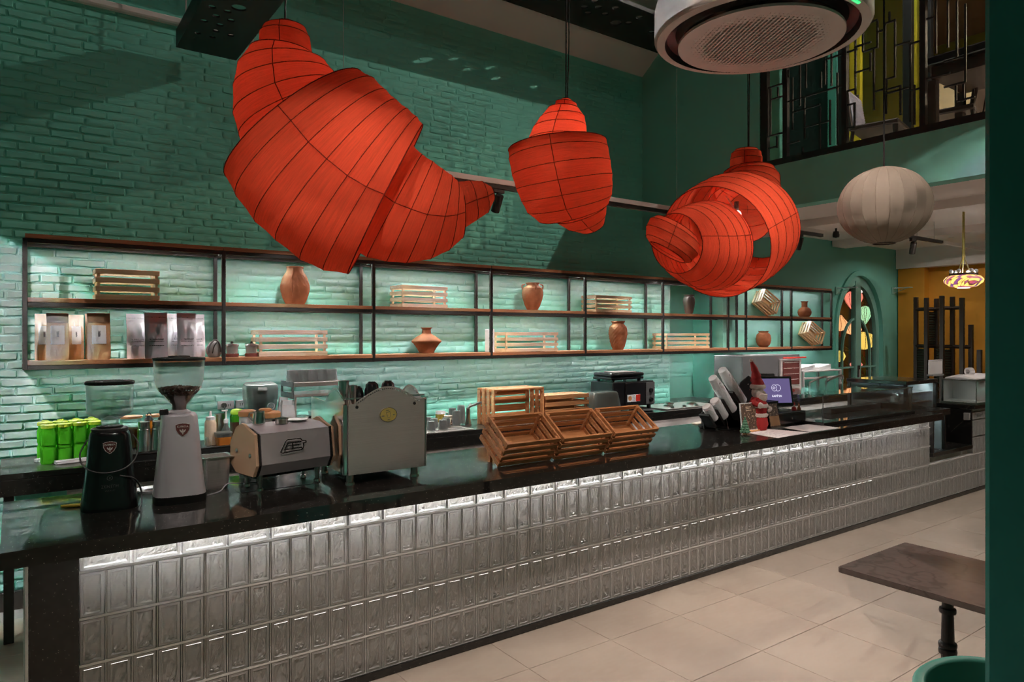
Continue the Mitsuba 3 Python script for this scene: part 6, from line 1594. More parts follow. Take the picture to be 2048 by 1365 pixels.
# glass counter case on the bar
y0, y1 = 3.36, 3.98; x0, x1 = X(1646, y0), X(1824, y0); zc = Z(1646, 793, y0)
t = thing('glass_case', 'low frameless glass case on the bar counter beside the till', 'display case')
put(t + '__base', cbox(x0 - 0.02, x1 + 0.02, y0 - 0.02, y1, CTOP, CTOP + 0.028, 0.003), 'mat_granite')
put(t + '__front_pane', cbox(x0, x1, y0, y0 + 0.006, CTOP + 0.0285, zc), 'mat_pane'); put(t + '__side_pane', cbox(x0, x0 + 0.006, y0 + 0.0065, y1, CTOP + 0.0285, zc), 'mat_pane'); put(t + '__side_pane', cbox(x1 - 0.006, x1, y0 + 0.0065, y1, CTOP + 0.0285, zc), 'mat_pane')
put(t + '__top_pane', cbox(x0 - 0.02, x1 + 0.004, y0 - 0.004, y1, zc + 0.0005, zc + 0.0085), 'mat_pane', label='clear glass top')
put(t + '__glass_edge', cat(cbox(x0 - 0.002, x0 + 0.003, y0 - 0.002, y0 + 0.003, CTOP + 0.0285, zc)), 'mat_dark_grey'); put(t + '__glass_edge', cbox(x1 - 0.003, x1 + 0.001, y0 - 0.002, y0 + 0.003, CTOP + 0.0285, zc), 'mat_louvre')
put(t + '__glass_edge', cbox(x0 - 0.02, x1 + 0.004, y0 - 0.006, y0 - 0.0042, zc + 0.0005, zc + 0.0085), 'mat_louvre')
st = thing('black_ledge', 'short black granite ledge inside the low glass case', 'ledge')
put(st + '__board', cbox(x0 + 0.66, x1 - 0.03, y0 + 0.30, y0 + 0.40, CTOP + 0.0285, CTOP + 0.08, 0.003), 'mat_black')
# chilled display behind and below it
fx0, fx1, fy0, fy1, fz0, fz1 = 7.53, 8.20, 3.47, 4.10, 0.58, 1.265
t = thing('cake_fridge', 'black framed chilled glass display standing at the end of the bar', 'display fridge')
put(t + '__top', cbox(fx0 - 0.02, fx1 + 0.03, fy0 - 0.01, fy1, fz1, fz1 + 0.04, 0.004), 'mat_granite')
for x, y in ((fx0, fy0), (fx0, fy1 - 0.03), (fx1, fy0), (fx1, fy1 - 0.03)):
    put(t + '__post', cbox(x, x + 0.028, y, y + 0.028, CTOP + 0.0005, fz1 - 0.0005), 'mat_black')
put(t + '__side_panel', cbox(fx1 + 0.001, fx1 + 0.027, fy0 + 0.029, fy1 - 0.031, CTOP + 0.001, fz1 - 0.001), 'mat_cold')
put(t + '__front_pane', cbox(fx0 + 0.029, fx1 - 0.001, fy0 + 0.006, fy0 + 0.012, CTOP + 0.001, fz1 - 0.001), 'mat_pane')
put(t + '__back_panel', cbox(fx0 + 0.03, fx1, fy1 - 0.02, fy1 - 0.005, CTOP, fz1 - 0.001), 'mat_cold')
for z in (1.06, 1.16):
    put(t + '__shelf', cbox(fx0 + 0.03, fx1 - 0.01, fy0 + 0.05, fy1 - 0.03, z, z + 0.006), 'mat_plastic_clear')
    put(t + '__shelf_rail', cbox(fx0 + 0.03, fx1 - 0.01, fy0 + 0.04, fy0 + 0.049, z - 0.003, z + 0.009), 'mat_chrome')
v = np.array([(fx0 + 0.05, fy0 + 0.10, fz1 - 0.006), (fx1 - 0.03, fy0 + 0.10, fz1 - 0.006), (fx1 - 0.03, fy0 + 0.13, fz1 - 0.006), (fx0 + 0.05, fy0 + 0.13, fz1 - 0.006)])
put(t + '__lamp', tm(v, [(0, 2, 1), (0, 3, 2)]), 'mat_lightbody', emit=light(60, (0.80, 0.95, 1.0)), label='lit strip under the top')
for u, r, lb in ((7.72, 0.045, 'pale cylindrical box inside the chilled display, left'), (7.95, 0.055, 'pale cylindrical box inside the chilled display, right')):
    single('cake_box', mv(lathe([(0.0, 0.0), (r, 0.0), (r, 0.07), (r * 0.6, 0.09), (0.0, 0.09)], 24), (u, fy0 + 0.2, 1.0665)), 'mat_acrylic', lb, 'box', 'boxes in the chilled display', smooth=40)
# black niche below
nx0, nx1, nz0 = 7.845, 8.78, 0.545
t = fc
put(t + '__niche_floor', cbox(nx0 - 0.02, nx1 + 0.02, CF - 0.015, 4.0, nz0 - 0.045, nz0, 0.003), 'mat_granite')
put(t + '__niche_side', cbox(nx0 - 0.008, nx0 + 0.012, CF - 0.01, 4.0, nz0 + 0.0005, 0.9245), 'mat_granite_end'); put(t + '__niche_side', cbox(nx1, nx1 + 0.02, CF - 0.01, 4.0, nz0 + 0.0005, 0.94), 'mat_granite_end')
put(t + '__niche_back', cbox(8.24, nx1 - 0.0005, 3.9, 3.95, nz0 + 0.0005, 0.94), 'mat_granite_end')
put(t + '__niche_glass_front', cbox(nx0 + 0.0125, 8.2, CF + 0.05, CF + 0.056, nz0 + 0.0005, 0.924), 'mat_pane'); put(t + '__niche_inner_panel', cbox(8.19, 8.203, CF + 0.06, 3.85, nz0 + 0.0005, 0.924), 'mat_cold'); put(t + '__niche_inner_panel', cbox(nx0 + 0.0125, 8.185, 3.86, 3.87, nz0 + 0.0005, 0.924), 'mat_cold')
v = np.array([(nx0 + 0.03, CF + 0.10, 0.92), (8.17, CF + 0.10, 0.92), (8.17, CF + 0.12, 0.92), (nx0 + 0.03, CF + 0.12, 0.92)])
put(t + '__niche_lamp', tm(v, [(0, 2, 1), (0, 3, 2)]), 'mat_lightbody', emit=light(30, (0.80, 0.95, 1.0)), label='lit strip behind the glass front')
put(t + '__niche_divider', cbox(8.205, 8.235, CF + 0.03, 3.95, nz0 + 0.0005, 0.9245), 'mat_black')
# right slab with its glass box
t = thing('end_counter', 'black granite slab on glass blocks at the right end of the bar', 'counter')
put(t + '__slab', cbox(8.775, 9.75, CF - 0.045, 3.95, 0.945, 0.99, 0.003), 'mat_granite')
put(t + '__panel', cbox(8.805, 9.7, CF + 0.14, 3.9, 0.06, 0.94), 'mat_black')
gx0, gx1, gy0, gy1, gz1 = 8.80, 9.7, 3.30, 3.66, 1.262
t = thing('glass_box', 'glass showcase box with a cloth on its top, at the right end of the bar', 'display case')
put(t + '__base', cbox(gx0 - 0.01, gx1 + 0.01, gy0 - 0.01, gy1 + 0.01, 0.9905, 1.015, 0.002), 'mat_louvre')
put(t + '__side_pane', cbox(gx0, gx0 + 0.006, gy0, gy1, 1.0155, gz1), 'mat_pane'); put(t + '__front_pane', cbox(gx0 + 0.0065, gx1, gy0, gy0 + 0.006, 1.0155, gz1), 'mat_pane')
put(t + '__back_panel', cbox(gx0 + 0.0065, gx1 - 0.0065, gy1 - 0.02, gy1, 1.0155, gz1), 'mat_cabinet'); put(t + '__end_panel', cbox(gx0 + 0.25, gx0 + 0.27, gy0 + 0.007, gy1 - 0.021, 1.0155, gz1), 'mat_cabinet')
put(t + '__floor', cbox(gx0 + 0.007, gx1, gy0 + 0.007, gy1 - 0.021, 1.0152, 1.03), 'mat_paper')
put(t + '__top_frame', cbox(gx0 - 0.004, gx1 + 0.004, gy0 - 0.004, gy1 + 0.004, gz1 + 0.0005, gz1 + 0.010), 'mat_louvre')
for y in (gy0, gy1):
    put(t + '__glass_edge', cbox(gx0 - 0.004, gx0 - 0.0005, y - 0.004, y + 0.004, 1.0155, gz1), 'mat_louvre')
cl = cbox(gx0 + 0.02, gx1, gy0 + 0.01, gy1 - 0.02, 0.0, 0.03, 0.01); cl = cl.subdivide_to_size(0.08); v = cl.vertices.copy(); v[:, 2] *= 0.4 + 1.6 * meshkit.noise(v * 6); cl.vertices = v
single('cloth', mv(cl, (0, 0, gz1 + 0.0105)), 'mat_paper', 'pinkish white cloth lying on top of the right glass box', 'cloth', smooth=60)
q = at(1939, 748, y=3.55)
single('tape_ring', mv(lathe([(0.028, -0.03), (0.048, -0.03), (0.048, 0.03), (0.028, 0.03)], 28, closed=True), M=trimesh.transformations.translation_matrix((q[0], 3.55, gz1 + 0.085)) @ rot(70, (0, 0, 1)) @ rot(90, (1, 0, 0))), 'mat_paper', 'white ring standing on the cloth of the right glass box', 'ring', smooth=40)
t = thing('sign_card', 'blank pinkish white square sign standing on the chilled display', 'sign')
sy = 3.72; a, b = X(1858, sy), X(1885, sy); z0 = fz1 + 0.0405
put(t + '__card', cbox(a, b, sy, sy + 0.008, z0 + 0.02, z0 + 0.19), 'mat_paper'); put(t + '__base', cbox(a + 0.03, b - 0.03, sy - 0.03, sy + 0.04, z0, z0 + 0.0195), 'mat_plastic_clear')
put(t + '__printed_line', cbox(a + 0.06, b - 0.02, sy - 0.001, sy - 0.0002, z0 + 0.172, z0 + 0.177), 'mat_grey_plastic')

# ------------------------------------------------------------------ behind the till: oven, steel rack, taps
oy = 4.98; a, b, c = X(1487, oy), X(1560, oy), X(1604, oy); z1 = Z(1520, 712, oy)
t = thing('steam_oven', 'dark steel oven with a red handled glass door on the back counter behind the till', 'oven')
put(t + '__body', cbox(a, c - 0.02, oy + 0.02, oy + 0.42, BT, z1, 0.004), 'mat_dark_grey')
put(t + '__side_film', cbox(a + 0.04, b - 0.02, oy + 0.013, oy + 0.0195, BT + 0.03, z1 - 0.02), 'mat_film', label='dull protective film')
put(t + '__film_print', mv(xz(mv(mv(text('FILM', 0.02, 0.001), M=rot(50, (0, 0, 1))), (0, 0, 0)), 0), ((a + b) / 2 + 0.1, oy + 0.0115, BT + 0.42)), 'mat_navy') if False else None
put(t + '__edge', cbox(a, a + 0.25, oy + 0.008, oy + 0.0195, BT + 0.03, z1 - 0.02), 'mat_dark_grey')
put(t + '__door_frame', cbox(b, c - 0.03, oy - 0.01, oy + 0.0195, BT + 0.05, z1 - 0.05, 0.004), 'mat_alu')
put(t + '__door_glass', cbox(b + 0.04, c - 0.08, oy - 0.016, oy - 0.0105, BT + 0.18, z1 - 0.08), 'mat_maroon', label='dark brown oven glass')
put(t + '__handle', cbox(b + 0.01, c + 0.02, oy - 0.05, oy - 0.03, z1 - 0.045, z1 - 0.025, 0.004), 'mat_red_print', label='red handle bar')
for j in range(4):
    put(t + '__tray_line', cbox(b + 0.05, c - 0.1, oy - 0.019, oy - 0.0165, BT + 0.24 + 0.07 * j, BT + 0.247 + 0.07 * j), 'mat_alu')
put(t + '__knob_panel', cbox(b + 0.01, c - 0.04, oy - 0.016, oy - 0.0105, BT + 0.06, BT + 0.15), 'mat_alu')
for j in range(3):
    m = lathe([(0.0, 0.02), (0.02, 0.018), (0.022, 0.0)], 16); m.apply_transform(rot(90, (1, 0, 0)))
    put(t + '__knob', mv(m, (b + 0.06 + 0.09 * j, oy - 0.0165, BT + 0.105)), 'mat_red_print', smooth=40)
ry = 4.98; a, b = X(1607, ry), X(1684, ry); z1 = Z(1640, 741, ry); zz2 = Z(1640, 754, ry)
t = thing('steel_rack', 'light steel tube rack on the back counter right of the oven', 'rack')
put(t + '__top', cbox(a, b, ry, ry + 0.35, z1 - 0.02, z1, 0.003), 'mat_alu'); put(t + '__rail', cbox(a, b, ry, ry + 0.02, zz2 - 0.025, zz2, 0.003), 'mat_alu')
for x in (a, b - 0.03):
    for y in (ry, ry + 0.32):
        put(t + '__leg', cbox(x + 0.002, x + 0.028, y + 0.002, y + 0.028, BT, z1 - 0.0205), 'mat_alu')
for i, (fx, w_, lb) in enumerate(((0.05, 0.34, 'white paper stack on the steel rack, left'), (0.48, 0.32, 'white paper stack on the steel rack, right'))):
    x0 = a + (b - a) * fx
    m = cbox(0, (b - a) * w_, 0, 0.22, 0.0, 0.035, 0.003); v = m.vertices.copy(); v[:, 2] += (v[:, 2] > 0.02) * v[:, 0] * 0.12; m.vertices = v
    single('paper_stack', mv(m, (x0, ry + 0.05, z1 + 0.0005)), 'mat_paper', lb, 'paper', 'paper stacks on the rack')
for u, lb in ((1619, 'small chrome swivel tap below the steel rack, left of two'), (1652, 'small chrome swivel tap below the steel rack, right of two')):
    p = np.array([X(u, 4.97), 4.97, BT]); zt_ = 0.30
    t = thing('water_tap', lb, 'tap', 'swivel taps below the steel rack')
    put(t + '__pipe', tube(smooth_path([p, p + [0, 0, zt_ * 0.55], p + [0.03, -0.01, zt_ * 0.66], p + [0.24, -0.06, zt_ * 0.86], p + [0.285, -0.07, zt_ * 0.80], p + [0.29, -0.07, zt_ * 0.68]], 24), 0.013, 9), 'mat_chrome', smooth=60)
    put(t + '__base', mv(lathe([(0.0, 0.0), (0.03, 0.0), (0.02, 0.03), (0.0, 0.03)], 18), p), 'mat_chrome', smooth=40)

# ------------------------------------------------------------------ guest table and chair
t = thing('cafe_table', 'square brown marble topped cafe table on a black turned iron leg', 'table')
tx0, tx1, ty0, ty1 = 3.0, 3.63, 1.02, 1.68
tp = sbox(tx0, ty0, tx1, ty1).buffer(-0.015).buffer(0.015, 6)
put(t + '__top', mv(cat(extrude(tp.buffer(-0.003), 0.003).apply_translation((0, 0, 0.022)), extrude(tp, 0.019).apply_translation((0, 0, 0.003)), extrude(tp.buffer(-0.003), 0.003)), (0, 0, 0.728)), 'mat_marble', label='brown marble top')
lp = ((tx0 + tx1) / 2 - 0.01, (ty0 + ty1) / 2 + 0.0, 0)
put(t + '__leg', mv(lathe([(r_ * 0.78, z_) for r_, z_ in [(0.0, 0.03), (0.05, 0.03), (0.034, 0.10), (0.033, 0.30), (0.031, 0.375), (0.034, 0.40), (0.045, 0.405), (0.047, 0.415), (0.045, 0.425), (0.036, 0.43), (0.045, 0.435), (0.047, 0.445), (0.044, 0.452), (0.033, 0.458), (0.030, 0.56), (0.029, 0.578), (0.041, 0.582), (0.043, 0.592), (0.041, 0.602), (0.029, 0.606), (0.026, 0.70), (0.0, 0.70)]], 32), lp), 'mat_black_metal', smooth=40)
put(t + '__bracket', mv(cat(cbox(-0.2, 0.2, -0.02, 0.02, 0.7005, 0.7275, 0.003), cbox(-0.02, 0.02, -0.2, 0.2, 0.7005, 0.7275, 0.003)), lp), 'mat_black_metal')
put(t + '__base', mv(lathe([(0.0, 0.0), (0.21, 0.0), (0.21, 0.012), (0.06, 0.0295), (0.0, 0.0295)], 40), lp), 'mat_black_metal', smooth=30)
cx, cy = 2.50, 0.82
t = thing('chair', 'teal tub chair whose curved back just shows at the bottom edge', 'chair')
arc = [(cx + 0.27 * math.cos(a), cy + 0.24 * math.sin(a)) for a in np.linspace(-0.5, math.pi + 0.5, 40)]
zz = [0.685 - 0.10 * abs((i - 19.5) / 19.5) ** 3 for i in range(40)]
V = []
for (x, y), z in zip(arc, zz):
    d = np.array([x - cx, y - cy]); d /= np.linalg.norm(d)
    V += [(x, y, 0.44), (x, y, z - 0.01), (x + d[0] * 0.01, y + d[1] * 0.01, z), (x + d[0] * 0.03, y + d[1] * 0.03, z), (x + d[0] * 0.04, y + d[1] * 0.04, z - 0.01), (x + d[0] * 0.03, y + d[1] * 0.03, 0.44)]
f_ = []
for i in range(39):
    for j in range(6):
        a, b, c, d = i * 6 + j, i * 6 + (j + 1) % 6, (i + 1) * 6 + (j + 1) % 6, (i + 1) * 6 + j
        f_ += [(a, d, c), (a, c, b)]
for e, fl_ in ((0, 0), (39, 1)):
    for j in range(1, 5):
        tri = (e * 6, e * 6 + j, e * 6 + j + 1); f_.append(tri if not fl_ else tri[::-1])
m = tm(V, f_); m.fix_normals()
put(t + '__back', m, 'mat_tealchair', smooth=45)
put(t + '__seat', mv(lathe([(0.0, 0.40), (0.24, 0.40), (0.255, 0.42), (0.25, 0.45), (0.20, 0.465), (0.0, 0.468)], 40), (cx, cy, 0), ), 'mat_tealchair', smooth=45)
for sx in (-1, 1):
    for sy in (-1, 1):
        put(t + '__leg', tube([(cx + sx * 0.15, cy + sy * 0.14, 0.40), (cx + sx * 0.2, cy + sy * 0.18, 0.0)], [0.016, 0.011], 10), 'mat_black_metal', smooth=60)

# ------------------------------------------------------------------ arched glass door and what lies beyond it
DY = RW + 0.03
dcx = 0.5 * (DX0 + DX1)


def arch_poly(x0, x1, z0, zs, ztop, n=26):
    c, w = (x0 + x1) / 2, (x1 - x0) / 2
    return Polygon([(x0, z0), (x0, zs)] + [(c - w * math.cos(a), zs + (ztop - zs) * math.sin(a) ** 0.92) for a in np.linspace(0.02, math.pi - 0.02, n)] + [(x1, zs), (x1, z0)])


outer = arch_poly(DX0 + 0.002, DX1 - 0.002, 0.0, 1.75, 2.676)
inner = arch_poly(DX0 + 0.09, DX1 - 0.09, 0.12, 1.72, 2.54)
d = struct('door_1', xz(extrude(outer.difference(inner), 0.06), DY), 'mat_teal_frame', 'arched double door of green frames and clear panes in the right mint wall')
put(d + '__meeting_stile', cbox(dcx - 0.075, dcx + 0.075, DY - 0.015, DY + 0.065, 0.02, 2.60, 0.004), 'mat_teal_frame')
in2 = arch_poly(dcx - 0.42, dcx + 0.42, 0.12, 1.45, 2.05)
put(d + '__inner_arch', xz(extrude(in2.difference(in2.buffer(-0.03)), 0.03), DY + 0.01), 'mat_teal_frame')
for z in (1.28, 0.80):
    put(d + '__crossbar', cbox(DX0 + 0.05, DX1 - 0.05, DY + 0.012, DY + 0.038, z, z + 0.025), 'mat_teal_frame')
for x in (dcx - 0.22, dcx + 0.22, dcx - 0.12, dcx + 0.12):
    put(d + '__bar', cbox(x - 0.011, x + 0.011, DY + 0.014, DY + 0.036, 0.12, 1.0), 'mat_teal_frame')
put(d + '__glass_pane', xz(extrude(inner.intersection(sbox(0, 0, dcx - 0.07, 4)), 0.004), DY + 0.042), 'mat_glass')
put(d + '__glass_pane', xz(extrude(inner.intersection(sbox(dcx + 0.07, 0, 20, 4)), 0.004), DY + 0.042), 'mat_glass')
k = put(d + '__lock', cbox(dcx - 0.035, dcx + 0.015, DY - 0.03, DY - 0.0155, 1.10, 1.32, 0.004), 'mat_darkwood')
put(k + '__plate', cbox(dcx - 0.02, dcx + 0.002, DY - 0.036, DY - 0.0305, 1.14, 1.26), 'mat_alu')
# casing round the arch and the open sliding leaf's fittings
struct('trim_5', xz(extrude(arch_poly(DX0 - 0.07, DX1 + 0.07, 0.0, 1.75, 2.76).difference(arch_poly(DX0, DX1, -0.1, 1.75, 2.68)), 0.03), RW - 0.031), 'mat_paint_smooth', 'raised mint casing around the arched door')
for u, lb in ((1680, 'small glass bracket on the wall left of the arched door'), (1792, 'small glass bracket on the wall right of the arched door')):
    x = X(u, RW - 0.05); z = Z(u, 577, RW - 0.05); t = thing('wall_bracket', lb, 'bracket', 'glass brackets beside the arched door')
    put(t + '__plate', cbox(x - 0.05, x + 0.05, RW - 0.02, RW - 0.0005, z - 0.09, z + 0.02, 0.003), 'mat_teal_frame')
    put(t + '__arm', cbox(x - 0.02, x + 0.02, RW - 0.30, RW - 0.0205, z - 0.004, z + 0.010, 0.002), 'mat_acrylic')
    put(t + '__stay', tube([(x, RW - 0.021, z - 0.07), (x, RW - 0.22, z - 0.004)], 0.006, 6), 'mat_chrome')
# courtyard beyond
struct('floor_courtyard', cbox(8.5, 19.5, 5.72, 12, -0.002, 0.0), 'mat_floor')
struct('wall_courtyard', cbox(8.5, 20.0, 10.6, 10.8, 0, 5), 'mat_brickred', 'dim red brick wall of the courtyard seen through the arched door')
struct('ceiling_courtyard', cbox(8.5, 20.0, 5.72, 10.6, 4.6, 4.7), 'mat_brown')
struct('wall_courtyard_side', cbox(19.8, 20.0, 5.6, 10.6, 0, 5), 'mat_brickred')


def silk_lantern(u, v, y, w, prof, color, rad, label):
    p = at(u, v, y=y); t = thing('silk_lantern', label, 'lantern', 'lit silk lanterns beyond the door')
    pr = [(r * w / 2, z * w / 2) for r, z in prof]
    m = lathe(pr, 20)
    k = put(t + '__shade', mv(m, p), 'mat_lightbody', smooth=60, emit=light(rad, color), label='glowing silk shade')
    for j in range(10):
        a = j * 0.6283
        put(k + '__rib', tube([p + [(r + 0.003) * math.cos(a), (r + 0.003) * math.sin(a), z] for r, z in pr], 0.004, 4), 'mat_lampblack')
    put(t + '__cap', mv(lathe([(0.0, pr[-1][1]), (pr[-1][0] * 1.1, pr[-1][1]), (pr[-1][0], pr[-1][1] + 0.03), (0.0, pr[-1][1] + 0.03)], 14), p), 'mat_darkwood')
    put(t + '__tassel', tube([p + [0, 0, pr[0][1]], p + [0, 0, pr[0][1] - w * 0.35]], [0.012, 0.02], 8), 'mat_red')
    put(t + '__cord', tube([p + [0, 0, pr[-1][1] + 0.03], [p[0], p[1], 4.6]], 0.004, 5), 'mat_black')


balloon = [(0.16, -1.15), (0.45, -0.8), (0.85, -0.1), (1.0, 0.35), (0.92, 0.75), (0.55, 1.05), (0.2, 1.12)]
onion = [(0.2, -0.75), (0.7, -0.6), (1.0, -0.15), (0.85, 0.3), (0.45, 0.75), (0.2, 1.15)]
round_ = [(0.2, -0.85), (0.7, -0.62), (1.0, 0.0), (0.72, 0.62), (0.2, 0.86)]
dia = [(0.1, -1.3), (0.5, -0.6), (0.95, 0.3), (0.5, 0.8), (0.15, 0.95)]
for a in ((1707, 602, 7.4, 0.35, balloon, (1.0, 0.22, 0.16), 0.9, 'glowing red balloon shaped silk lantern beyond the arched door'),
          (1706, 658, 7.2, 0.32, onion, (1.0, 0.42, 0.18), 1.0, 'glowing orange onion shaped silk lantern beyond the arched door'),
          (1680, 650, 7.6, 0.34, onion, (1.0, 0.45, 0.18), 0.8, 'glowing orange silk lantern cut by the left door frame'),
          (1728, 682, 7.3, 0.42, round_, (1.0, 0.66, 0.12), 0.8, 'glowing yellow round silk lantern low beyond the arched door'),
          (1730, 628, 7.8, 0.36, dia, (0.45, 0.95, 0.5), 0.7, 'glowing green silk lantern behind the middle of the arched door'),
          (1712, 733, 7.0, 0.25, dia, (1.0, 0.25, 0.2), 0.8, 'glowing coral silk lantern near the floor beyond the arched door'),
          (1722, 566, 8.4, 0.38, dia, (1.0, 0.78, 0.72), 1.6, 'bright white and pink silk lantern at the top of the arched door'),
          (1677, 713, 7.2, 0.26, round_, (1.0, 0.75, 0.15), 0.8, 'small glowing yellow silk lantern at the left jamb of the arched door')):
    silk_lantern(*a[:6], a[6] * 1.5, a[7])


def spiky_plant(x, y, h, n, label, seed):
    r = np.random.default_rng(seed); t = thing('spiky_plant', label, 'plant', 'potted plants beyond the door')
    put(t + '__pot', mv(lathe([(0.0, 0.0), (0.15, 0.0), (0.2, 0.35), (0.17, 0.35), (0.0, 0.3)], 20), (x, y, 0.0005)), 'mat_terra', smooth=40)
    for k in range(n):
        a = r.random() * 6.283; L = h * (0.6 + 0.5 * r.random()); o = 0.25 + 0.5 * r.random()
        pts = smooth_path([(x, y, 0.3), (x + math.cos(a) * o * L * 0.3, y + math.sin(a) * o * L * 0.3, 0.3 + L * 0.55), (x + math.cos(a) * o * L * 0.8, y + math.sin(a) * o * L * 0.8, 0.3 + L * (0.95 - 0.3 * o))], 8)
        w = np.interp(np.linspace(0, 1, len(pts)), [0, 0.4, 1], [0.012, 0.025, 0.002]); s = np.array([-math.sin(a), math.cos(a), 0])
        V = np.vstack([pts - s * w[:, None], pts + [0, 0, 0.008], pts + s * w[:, None]]); m_ = len(pts); f_ = []
        for i in range(m_ - 1):
            for b in (0, 1):
                p0, p1 = b * m_ + i, (b + 1) * m_ + i
                f_ += [(p0, p1, p1 + 1), (p0, p1 + 1, p0 + 1)]
        put(t + '__leaf', tm(V, f_), 'mat_leaf', smooth=True)


spiky_plant(X(1698, 6.3), 6.3, 1.0, 22, 'dark green spiky plant in a clay pot low beyond the left door leaf', 1)
spiky_plant(X(1745, 7.6), 7.6, 1.5, 22, 'tall green spiky plant in a clay pot beyond the right door leaf', 2)
p = np.array([X(1745, 6.4), 6.4, 0]); t = thing('wooden_board', 'pale wooden board standing beyond the right door leaf', 'board')
put(t + '__panel', cbox(p[0] - 0.18, p[0] + 0.18, 6.4, 6.43, 0.0005, 1.15, 0.004), 'mat_wood_panel')
put(t + '__strut', tube([(p[0], 6.43, 0.9), (p[0], 6.7, 0.0)], 0.012, 6), 'mat_wood_panel')

# ------------------------------------------------------------------ beyond the bar: screen, pendant, stair
# dark folding rack with louvred panels
t = thing('display_rack', 'tall dark wooden zigzag rack with louvred panels in front of the ochre wall', 'rack')
pu = [(1832, 10.9, 595), (1853, 10.75, 596), (1873, 10.95, 598), (1884, 10.5, 592), (1905, 10.7, 594), (1924, 10.5, 596), (1942, 10.62, 650), (1959, 10.4, 700)]
pts = [tuple(at(u, 600, x=x)[:2]) for u, x, v in pu]; hts = [at(u, v, x=x)[2] for u, x, v in pu]
for (x, y), h in zip(pts, hts):
    put(t + '__post', cbox(x - 0.026, x + 0.026, y - 0.026, y + 0.026, 0.0005, h, 0.003), 'mat_darkwood')
for i in range(len(pts) - 1):
    (xa, ya), (xb, yb) = pts[i], pts[i + 1]
    for z in (0.5, 1.0, 1.62, 2.16):
        if z < min(hts[i], hts[i + 1]):
            put(t + '__crossbar', tube([(xa, ya, z), (xb, yb, z)], 0.026, 4), 'mat_darkwood')
for i, z0, z1 in ((1, 1.64, 2.12), (0, 1.08, 1.58), (2, 1.08, 1.58), (0, 0.55, 0.96), (1, 0.55, 0.96), (4, 0.55, 0.96), (3, 1.08, 1.58)):
    (xa, ya), (xb, yb) = pts[i], pts[i + 1]
    a, b = np.array([xa, ya, 0]), np.array([xb, yb, 0]); u = (b - a) / np.linalg.norm(b - a); a, b = a + u * 0.03, b - u * 0.03
    k = put(t + '__panel', tm([a + [0.012, 0, z0], b + [0.012, 0, z0], b + [0.012, 0, z1], a + [0.012, 0, z1], a + [0.02, 0, z0], b + [0.02, 0, z0], b + [0.02, 0, z1], a + [0.02, 0, z1]],
                                [(0, 1, 2), (0, 2, 3), (4, 6, 5), (4, 7, 6), (0, 4, 5), (0, 5, 1), (2, 6, 7), (2, 7, 3), (1, 5, 6), (1, 6, 2), (0, 3, 7), (0, 7, 4)]), 'mat_darkwood')
    for z in np.arange(z0 + 0.02, z1 - 0.01, 0.036):
        put(k + '__slat', tube([a + [-0.004, 0, z], b + [-0.004, 0, z]], 0.011, 4), 'mat_louvre')
# stained glass pendant
p = at(1927, 562, x=8.4)
t = thing('stained_glass_lamp', 'lit stained glass pendant lamp with yellow flowers under the mezzanine at far right', 'pendant lamp')
pr = [(0.06, -0.075), (0.13, -0.06), (0.18, -0.02), (0.19, 0.01), (0.165, 0.045), (0.12, 0.06)]
sgm = mv(lathe(pr, 40), p); sgv = sgm.vertices - p
put(t + '__glass_shade', sgm, 'mat_mosaic', smooth=True, uv=np.stack([np.arctan2(sgv[:, 1], sgv[:, 0]) / 6.2832 + 0.5, sgv[:, 2]], 1), emit={'type': 'area', 'radiance': mikit.proc(t_mosaic)}, label='glowing mosaic of yellow and violet glass')
put(t + '__band', mv(lathe([(0.10, 0.06), (0.135, 0.058), (0.135, 0.078), (0.11, 0.082)], 36), p), 'mat_darkwood', smooth=40)
put(t + '__bulb', mv(trimesh.creation.icosphere(2, 0.035), p + [0, 0, 0.05]), 'mat_lightbody', smooth=True, emit=light(260, (1.0, 0.86, 0.80)))
put(t + '__bottom_cup', mv(lathe([(0.0, -0.082), (0.06, -0.082), (0.06, -0.075), (0.0, -0.0755)], 24), p), 'mat_lightbody', emit=light(2.5, (1, 0.85, 0.7)), label='bright bottom disc')
for j in range(6):
    a = j * 1.047
    put(t + '__glass_ball', mv(trimesh.creation.icosphere(2, 0.022), p + [0.115 * math.cos(a), 0.115 * math.sin(a), 0.105]), 'mat_acrylic', smooth=True)
for a in (0.5, 2.6, 4.7):
    put(t + '__chain', tube([p + [0.07 * math.cos(a), 0.07 * math.sin(a), 0.08], p + [0.012 * math.cos(a), 0.012 * math.sin(a), 0.24], p + [0.006 * math.cos(a), 0.006 * math.sin(a), 3.149 - p[2]]], 0.006, 6), 'mat_gold')
# spiral stair
t = thing('spiral_stair', 'green handrail and balusters of a spiral stair at the far right', 'stair')
sc = np.array([10.62, 3.02]); R = 0.74
hr = [(sc[0] + R * math.cos(a), sc[1] + R * math.sin(a), 2.55 - 0.36 * (a - 1.2)) for a in np.linspace(0.9, 3.4, 24)]
put(t + '__handrail', tube(hr, 0.03, 8), 'mat_teal_frame', smooth=60)
hr2 = [(x, y, z - 0.75) for x, y, z in hr]; put(t + '__stringer', tube(hr2, 0.035, 8), 'mat_teal_frame', smooth=60)
for i in range(0, 24, 2):
    put(t + '__baluster', tube([hr2[i], hr[i]], 0.011, 6), 'mat_teal_frame')
    a = np.array(hr2[i]); put(t + '__tread', mv(cbox(0.0, R - 0.03, -0.10, 0.10, -0.03, 0.0), (sc[0], sc[1], a[2]), rz=math.degrees(math.atan2(a[1] - sc[1], a[0] - sc[0]))), 'mat_teal_frame')
put(t + '__column', tube([(sc[0], sc[1], 0.0005), (sc[0], sc[1], 3.14)], 0.05, 12), 'mat_teal_frame', smooth=60)
